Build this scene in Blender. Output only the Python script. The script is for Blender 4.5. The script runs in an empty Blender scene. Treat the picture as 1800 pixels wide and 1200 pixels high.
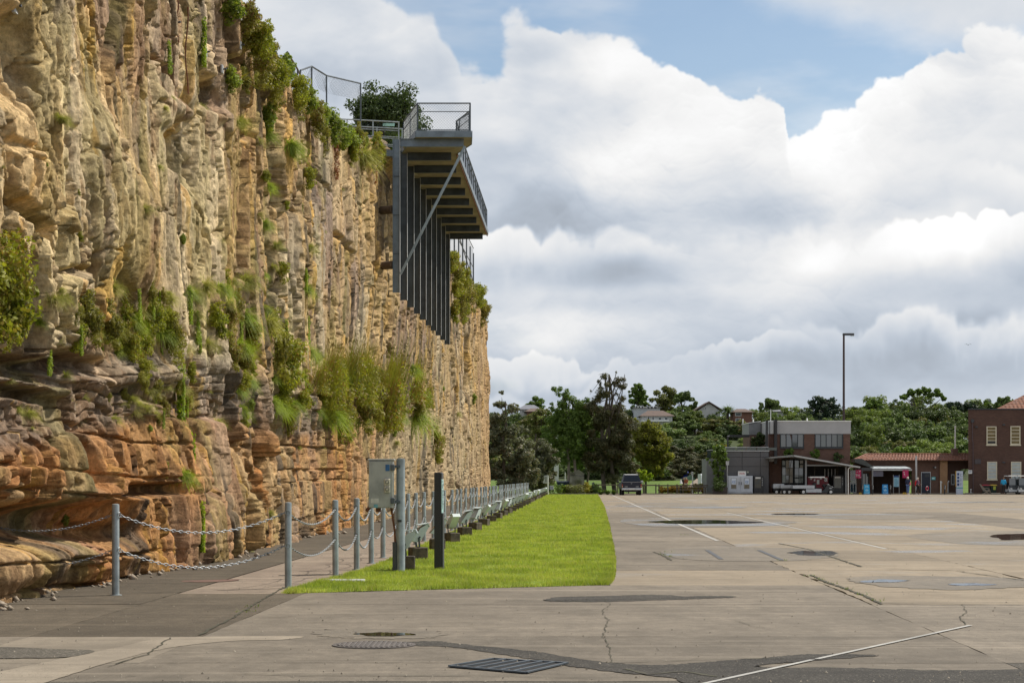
import bpy, bmesh, math, random
import numpy as np
from mathutils import Vector, Matrix, Euler

R = math.radians
random.seed(7)
rng = np.random.default_rng(11)
scene = bpy.context.scene
COL = scene.collection

# ------------------------------------------------------------------ camera
cam_d = bpy.data.cameras.new("camera")
cam = bpy.data.objects.new("camera", cam_d)
COL.objects.link(cam)
scene.camera = cam
CAMH = 1.6
cam.location = (0, 0, CAMH)
cam.rotation_euler = (R(90), 0, 0)
cam_d.lens = 70.0
cam_d.sensor_width = 36.0
cam_d.shift_y = 240.0 / 1800.0
cam_d.clip_start = 0.1
cam_d.clip_end = 6000

# ------------------------------------------------------------------ light
SUN_EL, SUN_AZ = 49.0, 58.0          # azimuth measured from +Y towards +X
sun_d = bpy.data.lights.new("sun", 'SUN')
sun_d.energy = 5.0
sun_d.angle = R(0.5)
sun_d.color = (1.0, 0.93, 0.82)
sun = bpy.data.objects.new("sun", sun_d)
COL.objects.link(sun)
sdir = Vector((math.cos(R(SUN_EL)) * math.sin(R(SUN_AZ)), math.cos(R(SUN_EL)) * math.cos(R(SUN_AZ)), math.sin(R(SUN_EL))))
sun.rotation_euler = sdir.to_track_quat('Z', 'Y').to_euler()
sun.location = (60, 40, 80)

scene.view_settings.view_transform = 'Standard'
scene.view_settings.look = 'None'
scene.view_settings.exposure = 0.0
scene.view_settings.gamma = 1.0
scene.view_settings.use_curve_mapping = False
scene.cycles.max_bounces = 6
scene.cycles.diffuse_bounces = 2
scene.cycles.glossy_bounces = 2
scene.cycles.transmission_bounces = 4
scene.cycles.transparent_max_bounces = 8
scene.cycles.caustics_reflective = False
scene.cycles.caustics_refractive = False


# ------------------------------------------------------------------ node helpers
class NT:
    def __init__(s, tree):
        s.t = tree
        s.N = tree.nodes
        s.L = tree.links

    def n(s, typ, **kw):
        nd = s.N.new(typ)
        for k, v in kw.items():
            setattr(nd, k, v)
        return nd

    def set(s, sock, v):
        if hasattr(v, 'is_linked') or isinstance(v, bpy.types.NodeSocket):
            s.L.new(v, sock)
        else:
            sock.default_value = v

    def math(s, op, a, b=0.0, c=None, clamp=False):
        nd = s.n('ShaderNodeMath', operation=op)
        nd.use_clamp = clamp
        s.set(nd.inputs[0], a)
        s.set(nd.inputs[1], b)
        if c is not None:
            s.set(nd.inputs[2], c)
        return nd.outputs[0]

    def vmath(s, op, a, b=(0, 0, 0)):
        nd = s.n('ShaderNodeVectorMath', operation=op)
        s.set(nd.inputs[0], a)
        s.set(nd.inputs[1], b)
        return nd.outputs[0]

    def mr(s, v, a, b, c=0.0, d=1.0, smooth=True):
        nd = s.n('ShaderNodeMapRange')
        nd.interpolation_type = 'SMOOTHSTEP' if smooth else 'LINEAR'
        s.set(nd.inputs[0], v)
        s.set(nd.inputs[1], a)
        s.set(nd.inputs[2], b)
        s.set(nd.inputs[3], c)
        s.set(nd.inputs[4], d)
        return nd.outputs[0]

    def mix(s, f, a, b, mode='MIX'):
        nd = s.n('ShaderNodeMix', data_type='RGBA', blend_type=mode)
        s.set(nd.inputs[0], f)
        for sk, v in ((nd.inputs[6], a), (nd.inputs[7], b)):
            if isinstance(v, (tuple, list)) and len(v) == 3:
                v = (*v, 1)
            s.set(sk, v)
        return nd.outputs[2]

    def noise(s, vec, scale, detail=4, rough=0.55, dist=0.0, out=0):
        nd = s.n('ShaderNodeTexNoise')
        s.L.new(vec, nd.inputs['Vector'])
        nd.inputs['Scale'].default_value = scale
        nd.inputs['Detail'].default_value = detail
        nd.inputs['Roughness'].default_value = rough
        nd.inputs['Distortion'].default_value = dist
        return nd.outputs[out]

    def mapv(s, vec, scale=(1, 1, 1), loc=(0, 0, 0), rot=(0, 0, 0)):
        nd = s.n('ShaderNodeMapping')
        s.L.new(vec, nd.inputs[0])
        nd.inputs['Scale'].default_value = scale
        nd.inputs['Location'].default_value = loc
        nd.inputs['Rotation'].default_value = rot
        return nd.outputs[0]

    def curve(s, v, pts):
        nd = s.n('ShaderNodeFloatCurve')
        cm = nd.mapping
        c = cm.curves[0]
        while len(c.points) < len(pts):
            c.points.new(0.5, 0.5)
        for p, (x, y) in zip(c.points, pts):
            p.location = (x, y)
            p.handle_type = 'AUTO'
        cm.update()
        s.set(nd.inputs['Value'], v)
        return nd.outputs[0]


# ------------------------------------------------------------------ numpy noise
def _h(ix, iy, seed):
    ix = ix.astype(np.int64); iy = iy.astype(np.int64)
    n = (ix * 374761393 + iy * 668265263 + seed * 1442695041) & 0xFFFFFFFF
    n = ((n ^ (n >> 13)) * 1274126177) & 0xFFFFFFFF
    n = ((n ^ (n >> 15)) * 2246822519) & 0xFFFFFFFF
    n = n ^ (n >> 16)
    return (n & 0xFFFFFF).astype(np.float64) / 16777216.0


def vnoise(x, y, seed=0):
    xi = np.floor(x); yi = np.floor(y)
    fx = x - xi; fy = y - yi
    fx = fx * fx * (3 - 2 * fx); fy = fy * fy * (3 - 2 * fy)
    a = _h(xi, yi, seed); b = _h(xi + 1, yi, seed); c = _h(xi, yi + 1, seed); d = _h(xi + 1, yi + 1, seed)
    return (a + (b - a) * fx) * (1 - fy) + (c + (d - c) * fx) * fy


def fbm(x, y, octv=4, seed=0, gain=0.5):
    t = 0; amp = 1; tot_ = 0
    for i in range(octv):
        t = t + amp * (vnoise(x * 2 ** i + 17.3 * i, y * 2 ** i - 9.1 * i, seed + i * 13) - 0.5)
        tot_ += amp; amp *= gain
    return t / tot_ * 2.0          # about -1..1


def worley(x, y, seed=0, jit=0.9):
    xi = np.floor(x); yi = np.floor(y)
    F1 = np.full(x.shape, 9.0); F2 = np.full(x.shape, 9.0)
    bx = np.zeros(x.shape); by = np.zeros(x.shape); cx = np.zeros(x.shape); cy = np.zeros(x.shape)
    for i in (-1, 0, 1):
        for j in (-1, 0, 1):
            gx = xi + i; gy = yi + j
            px = gx + 0.5 + jit * (_h(gx, gy, seed) - 0.5); py = gy + 0.5 + jit * (_h(gx, gy, seed + 1) - 0.5)
            dx = x - px; dy = y - py
            d = np.sqrt(dx * dx + dy * dy)
            m = d < F1
            F2 = np.where(m, F1, np.minimum(F2, d))
            bx = np.where(m, dx, bx); by = np.where(m, dy, by)
            cx = np.where(m, gx, cx); cy = np.where(m, gy, cy)
            F1 = np.where(m, d, F1)
    return F1, F2, bx, by, _h(cx, cy, seed + 2), _h(cx, cy, seed + 3), _h(cx, cy, seed + 4)


from concurrent.futures import ThreadPoolExecutor


def par(fn, *arrs, n=16384):
    """evaluate fn over flat arrays in cache-sized pieces on all cores"""
    L_ = len(arrs[0])
    cuts = [(i, min(L_, i + n)) for i in range(0, L_, n)]
    with ThreadPoolExecutor(4) as ex:
        out = list(ex.map(lambda c: fn(*[a[c[0]:c[1]] for a in arrs]), cuts))
    return np.concatenate(out, 0)


def sst(a, b, x):
    t = np.clip((x - a) / (b - a), 0, 1)
    return t * t * (3 - 2 * t)


# ------------------------------------------------------------------ world: sky with cumulus
world = bpy.data.worlds.new("World")
scene.world = world
world.use_nodes = True
w = NT(world.node_tree)
w.N.clear()
tc = w.n('ShaderNodeTexCoord').outputs['Generated']
sep = w.n('ShaderNodeSeparateXYZ')
w.L.new(tc, sep.inputs[0])
SX, SY, SZ = sep.outputs
az = w.math('ARCTAN2', SX, SY)
el = w.math('ARCSINE', SZ)
sky = w.n('ShaderNodeTexSky', sky_type='NISHITA')
sky.sun_disc = False
sky.sun_elevation = R(SUN_EL)
sky.sun_rotation = R(SUN_AZ)
sky.altitude = 10
sky.air_density = 1.0
sky.dust_density = 1.2
sky.ozone_density = 1.3
skyc = w.vmath('MULTIPLY', sky.outputs[0], (0.90, 0.97, 1.0))
BG = 0.11
AZW, EL0, EL1 = 0.36, -0.02, 0.32        # part of the sky whose clouds are worked out in detail


def cloud_field(W=1600, H=760):
    """procedural cumulus over azimuth and elevation; returns brightness and cover"""
    a = (np.arange(W) + .5) / W * 2 * AZW - AZW
    e = (np.arange(H) + .5) / H * (EL1 - EL0) + EL0
    A, E = np.meshgrid(a, e)
    _f = globals()['fbm']

    def fbm(x, y, octv=4, seed=0, gain=0.5):
        x = np.ascontiguousarray(x, dtype=float); y = np.ascontiguousarray(y, dtype=float)
        return par(lambda p, q: _f(p, q, octv, seed, gain), x.ravel(), y.ravel(), n=32768).reshape(x.shape)
    u = A * 1.0; v = E * 1.12
    wx = fbm(u * 16, v * 16, 5, 401); wy = fbm(u * 16 + 40, v * 16 + 9, 5, 402)
    U = u + 0.020 * wx; Vv = v + 0.020 * wy
    shp = U.shape

    def puffs(U, Vv, seed, f0=17.0, n=5):
        h = 0; amp = 1.0; f = f0
        for i in range(n):
            F1 = worley(U * f + 3.1 * i, Vv * f * 1.1 + 1.7 * i, seed + 7 * i)[0]
            h = h + amp * np.sqrt(np.clip(1 - np.clip(F1, 0, 1) ** 2 * 1.1, 0, 1))
            amp *= 0.46; f *= 2.15
        return h
    P = par(lambda a_, b_: puffs(a_, b_, 410), U.ravel(), Vv.ravel()).reshape(shp)                     # about 0.8 .. 1.85
    Pn = (P - 1.4) / 0.4
    gy, gx = np.gradient(P, e[1] - e[0], a[1] - a[0])
    lit = (gx * -0.15 - gy * -1.0 * -1.0)     # faces turned up are brighter
    lit = np.tanh(lit / 60.0)
    fine = fbm(u * 60, v * 60, 5, 420, 0.6)
    mid = fbm(u * 17, v * 34, 5, 475, .5)
    # outline of the bank
    PX = [(-900, .24), (200, .30), (480, .300), (600, .275), (650, .250), (690, .232), (720, .226), (745, .222), (780, .224), (800, .212), (812, .203), (840, .206), (870, .206),
          (905, .218), (930, .226), (960, .229), (1000, .226), (1040, .2145), (1075, .208), (1110, .2065), (1150, .202), (1190, .200), (1240, .190), (1290, .184), (1320, .187), (1350, .188),
          (1366, .184), (1373, .166), (1400, .166), (1440, .172), (1480, .178), (1540, .184), (1590, .189), (1620, .198), (1650, .203), (1690, .208), (1740, .213), (1800, .213), (2000, .235), (2400, .27), (3200, .22)]
    pa = np.array([math.atan((p - 900) / 3500.0) for p, _ in PX]); pe = np.array([q for _, q in PX])
    top = np.interp(A + .0035 * mid + .0030 * wx + .10 * (E - .19), pa, pe)
    edge = top - E + 0.010 * Pn + 0.006 * fine + 0.006 * mid
    sharp = 0.0018 + 0.0045 * sst(-.3, .6, fbm(u * 7, v * 7, 2, 433))
    bank = sst(-0.3, 1.0, edge / sharp)
    PX2 = [(-900, .34), (700, .34), (1100, .275), (1200, .243), (1270, .228), (1350, .219), (1420, .214), (1520, .209), (1620, .203), (1720, .197), (1900, .192), (2400, .20), (3200, .2)]
    pa2 = np.array([math.atan((p - 900) / 3500.0) for p, _ in PX2]); pe2 = np.array([q for _, q in PX2])
    soft = fbm(u * 9, v * 15, 6, 441, .55)
    up = sst(-0.004, 0.022, E - np.interp(A, pa2, pe2) + 0.016 * soft + 0.003 * fine) * 0.95
    veil = 0.28 * sst(-.05, .6, fbm(u * 8 + 2 * v, v * 26, 6, 451, .6)) + 0.08
    hi = 0 * E
    cover = 1 - (1 - bank) * (1 - up) * (1 - veil) * (1 - hi)
    # brightness: big soft shade, lit puffs, flat grey bases
    big = fbm(u * 7.0 + .3 * wx, v * 15 + .3 * wy, 5, 471, .5)
    zone = sst(-.35, .45, fbm(u * 6, v * 9, 3, 481))      # where the relief is crisp
    br = 0.785 - 0.23 * sst(-.15, .55, big) + 0.12 * mid + 0.045 * fbm(u * 40 + .6 * wx, v * 60 + .6 * wy, 5, 478, .6)
    crisp = 0.25 + 0.75 * zone
    br += (0.034 * lit + 0.036 * Pn) * crisp
    # ranks of smaller cumulus: white heads, grey undersides, each half hiding the one behind
    for k, (e_k, wd_k) in enumerate(((.192, .05), (.165, .05), (.140, .046), (.116, .042), (.094, .038), (.072, .034), (.052, .028), (.034, .022), (.018, .018))):
        oo = 7.7 * k
        tk = e_k + .016 * fbm(u * 6 + oo, u * 0 + oo, 3, 520 + k) + .012 * np.abs(fbm(u * 22 + oo, v * 9, 5, 540 + k, .6)) * 2 + .006 * Pn
        d_ = tk - E
        pres = sst(-.15, .25, fbm(u * 5.5 + oo, v * 4 + oo, 3, 560 + k))
        shp = .0012 + .006 * sst(-.2, .5, fbm(u * 10 + oo, v * 6, 2, 580 + k))
        al = sst(-.2, 1.0, d_ / shp) * (1 - sst(wd_k * .35, wd_k * 1.25, d_)) * pres * sst(.0, .012, top - E - .004) * .85
        lb = 1.0 - (.20 + .10 * (k > 4)) * sst(0, wd_k * .75, d_ + .004 * mid) - .03 * (k > 3) - .03 * (k > 5) + .05 * fine * sst(0, .01, d_) + .05 * mid * sst(0, .02, d_)
        br = br * (1 - al) + lb * al
    rim = 1 - sst(0.0, 0.035, edge)
    br += 0.15 * rim * (0.6 + 0.4 * zone)
    br -= 0.17 * (1 - sst(0.0, 0.11, E + 0.05 * big))
    def spot(px, py, wx_, wy_, amt, flat=0.0):
        a0 = math.atan((px - 900) / 3500.0); e0 = math.atan((840 - py) / 3500.0)
        dx = (A - a0) / (wx_ / 3500.0) + 0.45 * mid; dy = (E - e0) / (wy_ / 3500.0) + 0.7 * soft + 0.35 * mid
        g = np.exp(-(dx * dx + dy * dy))
        if flat: g = g * sst(-1.3, -0.55, dy)
        return amt * g
    for q in ((1040, 478, 170, 36, -.20, 1), (990, 380, 130, 60, -.08, 0), (620, 110, 200, 70, -.10, 0), (1330, 378, 150, 26, -.10, 1), (1650, 500, 150, 44, -.15, 1), (1600, 590, 300, 40, -.10, 0),
              (1480, 290, 90, 70, .10, 0), (1660, 420, 80, 60, .20, 0), (1450, 440, 70, 60, .15, 0), (960, 575, 110, 45, .17, 0), (1200, 260, 110, 60, .12, 0), (1280, 640, 300, 26, -.08, 0), (1070, 130, 140, 40, .10, 0),
              (1130, 700, 260, 20, -.03, 0), (1100, 430, 120, 26, .08, 0), (1000, 540, 200, 14, -.06, 0)):
        br = br + spot(*q)
    only_up = up * (1 - bank)
    br = br * (1 - only_up) + only_up * (0.76 + 0.07 * soft + 0.04 * fine)
    br = np.clip(br, 0.42, 1.02)
    gap = sst(.2, .5, fbm(u * 14 + 9, v * 30, 4, 491)) * (1 - sst(.02, .09, E)) * .5      # faint blue between the low layers
    return br, np.clip(cover - gap * .6, 0, 1)


_br, _cv = cloud_field()
_img = bpy.data.images.new('cloud_field', _br.shape[1], _br.shape[0], alpha=True, float_buffer=True)
_img.colorspace_settings.name = 'Non-Color'
_px = np.zeros(_br.shape + (4,), dtype=np.float32)
_px[..., 0] = _br; _px[..., 1] = _cv; _px[..., 2] = 0; _px[..., 3] = 1
_img.pixels.foreach_set(_px.ravel())
_img.pack()
uv = w.n('ShaderNodeCombineXYZ')
w.L.new(w.mr(az, -AZW, AZW, 0, 1, smooth=False), uv.inputs[0])
w.L.new(w.mr(el, EL0, EL1, 0, 1, smooth=False), uv.inputs[1])
ti = w.n('ShaderNodeTexImage', interpolation='Cubic', extension='EXTEND')
ti.image = _img
w.L.new(uv.outputs[0], ti.inputs[0])
si = w.n('ShaderNodeSeparateColor')
w.L.new(ti.outputs[0], si.inputs[0])
gen = w.noise(w.mapv(tc, scale=(1, 1, 1.8)), 5.0, 3, 0.55)
inside = w.math('MULTIPLY', w.mr(w.math('ABSOLUTE', az), 0.29, 0.355, 1, 0), w.mr(el, 0.26, 0.315, 1, 0))
cover = w.math('ADD', w.math('MULTIPLY', si.outputs[1], inside), w.math('MULTIPLY', w.mr(gen, 0.38, 0.54, 0.1, 1), w.math('SUBTRACT', 1.0, inside)))
bright = w.math('ADD', w.math('MULTIPLY', si.outputs[0], inside), w.math('MULTIPLY', w.mr(gen, 0.4, 0.7, 0.92, 0.66), w.math('SUBTRACT', 1.0, inside)))
ccol = w.mix(w.mr(bright, 0.55, 0.92), (0.84, 0.94, 1.08), (1.0, 1.0, 1.0))
sc_ = w.n('ShaderNodeVectorMath', operation='SCALE')
w.L.new(ccol, sc_.inputs[0])
w.L.new(w.math('DIVIDE', bright, BG), sc_.inputs['Scale'])
final = w.mix(cover, skyc, sc_.outputs[0])
bgn = w.n('ShaderNodeBackground')
w.L.new(final, bgn.inputs['Color'])
bgn.inputs['Strength'].default_value = BG
outw = w.n('ShaderNodeOutputWorld')
w.L.new(bgn.outputs[0], outw.inputs['Surface'])

# ------------------------------------------------------------------ placement helpers
K = 0.0334                       # the quarry wall, path and slabs run along (K, 1)


def LP(L, Y, z=0.0):
    return (L + K * Y, Y, z)


def AT(px, Y):
    return (px - 900.0) / 3500.0 * Y


def ZH(py, Y):
    return CAMH + (840.0 - py) * Y / 3500.0


def CL(px, py, L=-7.5):
    Y = -3500.0 * L / (1017.0 - px)
    return Y, ZH(py, Y)


# ------------------------------------------------------------------ object helpers
def tag(o, label=None, cat=None, group=None, kind=None):
    if label: o['label'] = label
    if cat: o['category'] = cat
    if group: o['group'] = group
    if kind: o['kind'] = kind
    return o


def thing(name, label, cat, loc=(0, 0, 0), rz=0.0, group=None):
    o = bpy.data.objects.new(name, None)
    o.empty_display_size = 0.2
    COL.objects.link(o)
    o.location = loc
    o.rotation_euler = (0, 0, rz)
    return tag(o, label, cat, group)


def children_of(o):
    return list(o.children)


def dup(root, loc, rz=None, label=None, group=None, scale=None, parent=None):
    r = root.copy()
    COL.objects.link(r)
    r.location = loc
    if rz is not None:
        r.rotation_euler = (0, 0, rz)
    if scale is not None:
        r.scale = scale if hasattr(scale, '__len__') else (scale,) * 3
    if label: r['label'] = label
    if group: r['group'] = group
    if parent: r.parent = parent
    for ch in children_of(root):
        c = ch.copy(); COL.objects.link(c); c.parent = r
        for g in children_of(ch):
            d = g.copy(); COL.objects.link(d); d.parent = c
    return r


def np_mesh(name, V, F, mat=None, parent=None, smooth=False, attrs=None):
    """V (n,3), F (m,3|4) int arrays -> object"""
    V = np.asarray(V, dtype=np.float32); F = np.asarray(F, dtype=np.int32)
    me = bpy.data.meshes.new(name)
    k = F.shape[1]
    me.vertices.add(len(V)); me.vertices.foreach_set('co', V.ravel())
    me.loops.add(F.size); me.loops.foreach_set('vertex_index', F.ravel())
    me.polygons.add(len(F)); me.polygons.foreach_set('loop_start', np.arange(0, F.size, k, dtype=np.int32))
    me.polygons.foreach_set('loop_total', np.full(len(F), k, dtype=np.int32))
    if smooth:
        me.polygons.foreach_set('use_smooth', np.ones(len(F), dtype=bool))
    me.update(calc_edges=True)
    if attrs:
        for an, arr in attrs.items():
            a = me.attributes.new(an, 'FLOAT_COLOR', 'POINT')
            a.data.foreach_set('color', np.asarray(arr, dtype=np.float32).ravel())
    if mat: me.materials.append(mat)
    o = bpy.data.objects.new(name, me)
    COL.objects.link(o)
    if parent: o.parent = parent
    return o


class MB:
    """collects simple solids, then links them as one mesh object"""
    def __init__(s):
        s.v = []; s.f = []; s.mi = []

    def add(s, vs, fs, m=0):
        b = len(s.v)
        s.v += [tuple(v) for v in vs]
        s.f += [tuple(i + b for i in f) for f in fs]
        s.mi += [m] * len(fs)
        return s

    def box(s, x0, x1, y0, y1, z0, z1, m=0):
        return s.add([(x0, y0, z0), (x1, y0, z0), (x1, y1, z0), (x0, y1, z0), (x0, y0, z1), (x1, y0, z1), (x1, y1, z1), (x0, y1, z1)],
                     [(0, 3, 2, 1), (4, 5, 6, 7), (0, 1, 5, 4), (1, 2, 6, 5), (2, 3, 7, 6), (3, 0, 4, 7)], m)

    def bbox(s, x0, x1, y0, y1, z0, z1, b=0.01, m=0):
        """box with chamfered vertical and top edges"""
        b = min(b, (x1 - x0) * .45, (y1 - y0) * .45, (z1 - z0) * .45)
        def ring(z, i):
            return [(x0 + i + b * (1 if i == 0 else 0), y0 + i, z), (x1 - i - b * (1 if i == 0 else 0), y0 + i, z),
                    (x1 - i, y0 + i + b * (1 if i == 0 else 0), z), (x1 - i, y1 - i - b * (1 if i == 0 else 0), z),
                    (x1 - i - b * (1 if i == 0 else 0), y1 - i, z), (x0 + i + b * (1 if i == 0 else 0), y1 - i, z),
                    (x0 + i, y1 - i - b * (1 if i == 0 else 0), z), (x0 + i, y0 + i + b * (1 if i == 0 else 0), z)]
        r0 = ring(z0, 0); r1 = ring(z1 - b, 0)
        cx, cy = (x0 + x1) / 2, (y0 + y1) / 2
        sx = ((x1 - x0) / 2 - b) / ((x1 - x0) / 2); sy = ((y1 - y0) / 2 - b) / ((y1 - y0) / 2)
        r2 = [(cx + (p[0] - cx) * sx, cy + (p[1] - cy) * sy, z1) for p in r1]
        fs = []
        for a in (0, 8):
            for i in range(8):
                j = (i + 1) % 8
                fs.append((a + i, a + j, a + 8 + j, a + 8 + i))
        fs.append(tuple(range(16, 24))); fs.append(tuple(reversed(range(8))))
        return s.add(r0 + r1 + r2, fs, m)

    def prism(s, poly, z0, z1, m=0):
        n = len(poly)
        vs = [(x, y, z0) for x, y in poly] + [(x, y, z1) for x, y in poly]
        fs = [tuple(reversed(range(n))), tuple(range(n, 2 * n))] + [(i, (i + 1) % n, n + (i + 1) % n, n + i) for i in range(n)]
        return s.add(vs, fs, m)

    def extr(s, poly, axis, a0, a1, m=0):
        """poly in the other two axes, extruded along axis"""
        n = len(poly)
        def mk(p, a):
            if axis == 'x': return (a, p[0], p[1])
            if axis == 'y': return (p[0], a, p[1])
            return (p[0], p[1], a)
        vs = [mk(p, a0) for p in poly] + [mk(p, a1) for p in poly]
        fs = [tuple(reversed(range(n))), tuple(range(n, 2 * n))] + [(i, (i + 1) % n, n + (i + 1) % n, n + i) for i in range(n)]
        return s.add(vs, fs, m)

    def tube(s, p0, p1, r0, r1=None, n=10, m=0, caps=True):
        r1 = r0 if r1 is None else r1
        p0 = Vector(p0); p1 = Vector(p1)
        d = (p1 - p0)
        if d.length < 1e-6: return s
        q = d.to_track_quat('Z', 'Y')
        vs = []
        for p, r in ((p0, r0), (p1, r1)):
            for i in range(n):
                a = 2 * math.pi * i / n
                vs.append(p + q @ Vector((r * math.cos(a), r * math.sin(a), 0)))
        fs = [(i, (i + 1) % n, n + (i + 1) % n, n + i) for i in range(n)]
        if caps:
            fs += [tuple(reversed(range(n))), tuple(range(n, 2 * n))]
        return s.add(vs, fs, m)

    def bar(s, p0, p1, w_, h_, m=0):
        """rectangular bar; w_ horizontal width, h_ the other"""
        p0 = Vector(p0); p1 = Vector(p1)
        d = (p1 - p0).normalized()
        up = Vector((0, 0, 1)) if abs(d.z) < 0.95 else Vector((0, 1, 0))
        sd = d.cross(up).normalized() * (w_ / 2)
        u = sd.cross(d).normalized() * (h_ / 2)
        vs = [p0 - sd - u, p0 + sd - u, p0 + sd + u, p0 - sd + u, p1 - sd - u, p1 + sd - u, p1 + sd + u, p1 - sd + u]
        return s.add(vs, [(3, 2, 1, 0), (4, 5, 6, 7), (0, 1, 5, 4), (1, 2, 6, 5), (2, 3, 7, 6), (3, 0, 4, 7)], m)

    def path(s, pts_, r, n=8, m=0):
        for a, b in zip(pts_[:-1], pts_[1:]):
            s.tube(a, b, r, r, n, m)
        return s

    def lathe(s, prof, cx=0, cy=0, n=16, m=0):
        k = len(prof)
        vs = []
        for r, z in prof:
            for i in range(n):
                a = 2 * math.pi * i / n
                vs.append((cx + r * math.cos(a), cy + r * math.sin(a), z))
        fs = []
        for j in range(k - 1):
            for i in range(n):
                fs.append((j * n + i, j * n + (i + 1) % n, (j + 1) * n + (i + 1) % n, (j + 1) * n + i))
        fs.append(tuple(reversed(range(n)))); fs.append(tuple(range((k - 1) * n, k * n)))
        return s.add(vs, fs, m)

    def quad(s, a, b, c, d, m=0):
        return s.add([a, b, c, d], [(0, 1, 2, 3)], m)

    def build(s, name, mats=None, parent=None, smooth=False, loc=None):
        me = bpy.data.meshes.new(name)
        me.from_pydata(s.v, [], s.f)
        if mats is not None:
            for m_ in (mats if isinstance(mats, (list, tuple)) else [mats]):
                me.materials.append(m_)
            if isinstance(mats, (list, tuple)):
                me.polygons.foreach_set('material_index', s.mi)
        if smooth:
            me.polygons.foreach_set('use_smooth', [True] * len(me.polygons))
            try:
                me.set_sharp_from_angle(angle=R(40))
            except Exception:
                pass
        me.update()
        o = bpy.data.objects.new(name, me)
        COL.objects.link(o)
        if parent: o.parent = parent
        if loc: o.location = loc
        return o


# ------------------------------------------------------------------ materials
MATS = {}


def mat(name, col, rough=0.8, metal=0.0, var=0.15, scale=4.0, col2=None, bump=0.0, bscale=None, spec=None, coords='Object', island=0.0, objrand=0.0, stretch=(1, 1, 1)):
    """principled surface whose colour is broken up by noise"""
    if name in MATS: return MATS[name]
    m = bpy.data.materials.new(name)
    m.use_nodes = True
    t = NT(m.node_tree)
    p = t.N['Principled BSDF']
    c = t.n('ShaderNodeTexCoord').outputs[coords] if coords != 'Position' else t.n('ShaderNodeNewGeometry').outputs['Position']
    if stretch != (1, 1, 1): c = t.mapv(c, scale=stretch)
    nz = t.noise(c, scale, 5, 0.6)
    lo = tuple(max(0, x * (1 - var)) for x in col); hi = tuple(min(1, x * (1 + var)) for x in col)
    if col2: lo, hi = col, col2
    k = t.mr(nz, 0.3, 0.7)
    if island:
        g = t.n('ShaderNodeNewGeometry').outputs['Random Per Island']
        k = t.math('ADD', t.math('MULTIPLY', k, 1 - island), t.math('MULTIPLY', g, island))
    cc = t.mix(k, lo, hi)
    if objrand:
        oi = t.n('ShaderNodeObjectInfo').outputs['Random']
        f = t.mr(oi, 0, 1, 1 - objrand, 1 + objrand, smooth=False)
        v = t.n('ShaderNodeVectorMath', operation='SCALE')
        t.L.new(cc, v.inputs[0]); t.L.new(f, v.inputs['Scale'])
        cc = v.outputs[0]
    t.L.new(cc, p.inputs['Base Color'])
    t.L.new(t.mr(nz, 0.3, 0.7, max(0.02, rough - 0.08), min(1, rough + 0.08)), p.inputs['Roughness'])
    p.inputs['Metallic'].default_value = metal
    if spec is not None: p.inputs['Specular IOR Level'].default_value = spec
    if bump:
        b = t.n('ShaderNodeBump')
        b.inputs['Strength'].default_value = min(1.0, bump * 10 if bump < 0.1 else 1)
        b.inputs['Distance'].default_value = bump
        t.L.new(t.noise(c, bscale or scale * 6, 6, 0.6), b.inputs['Height'])
        t.L.new(b.outputs[0], p.inputs['Normal'])
    MATS[name] = m
    return m


def leafmat(name, c1, c2, trans=0.35, rough=0.6, objv=0.12, dry=None, patch=0.0):
    if name in MATS: return MATS[name]
    m = bpy.data.materials.new(name)
    m.use_nodes = True
    t = NT(m.node_tree)
    t.N.clear()
    geo = t.n('ShaderNodeNewGeometry')
    oi = t.n('ShaderNodeObjectInfo').outputs['Random']
    cc = t.mix(geo.outputs['Random Per Island'], c1, c2)
    nz = t.noise(geo.outputs['Position'], 0.9, 3)
    cc = t.mix(t.mr(nz, 0.35, 0.7, 0, 0.5), cc, c2)
    if dry:
        r2 = t.math('FRACT', t.math('MULTIPLY', geo.outputs['Random Per Island'], 7.31))
        nz2 = t.noise(geo.outputs['Position'], 0.7, 3)
        cc = t.mix(t.math('MULTIPLY', t.mr(r2, 0.55, 0.75), t.mr(nz2, 0.35, 0.65)), cc, dry)
    if patch:
        pn = t.noise(t.mapv(geo.outputs['Position'], scale=(1, .45, 1)), 1.1, 4, 0.6)
        cc = t.mix(t.mr(pn, 0.38, 0.60, patch, 0), cc, tuple(x * .45 for x in c1))
        cc = t.mix(t.mr(pn, 0.56, 0.70, 0, patch), cc, (.40, .38, .12))
    v = t.n('ShaderNodeVectorMath', operation='SCALE')
    t.L.new(cc, v.inputs[0]); t.L.new(t.mr(oi, 0, 1, 1 - objv, 1 + objv, smooth=False), v.inputs['Scale'])
    d = t.n('ShaderNodeBsdfPrincipled'); t.L.new(v.outputs[0], d.inputs['Base Color']); d.inputs['Roughness'].default_value = rough
    d.inputs['Specular IOR Level'].default_value = 0.35
    tr = t.n('ShaderNodeBsdfTranslucent')
    tv = t.vmath('MULTIPLY', v.outputs[0], (1.25, 1.35, 0.7))
    t.L.new(tv, tr.inputs[0])
    mx = t.n('ShaderNodeMixShader'); mx.inputs[0].default_value = trans
    t.L.new(d.outputs[0], mx.inputs[1]); t.L.new(tr.outputs[0], mx.inputs[2])
    o = t.n('ShaderNodeOutputMaterial'); t.L.new(mx.outputs[0], o.inputs[0])
    MATS[name] = m
    return m


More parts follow.
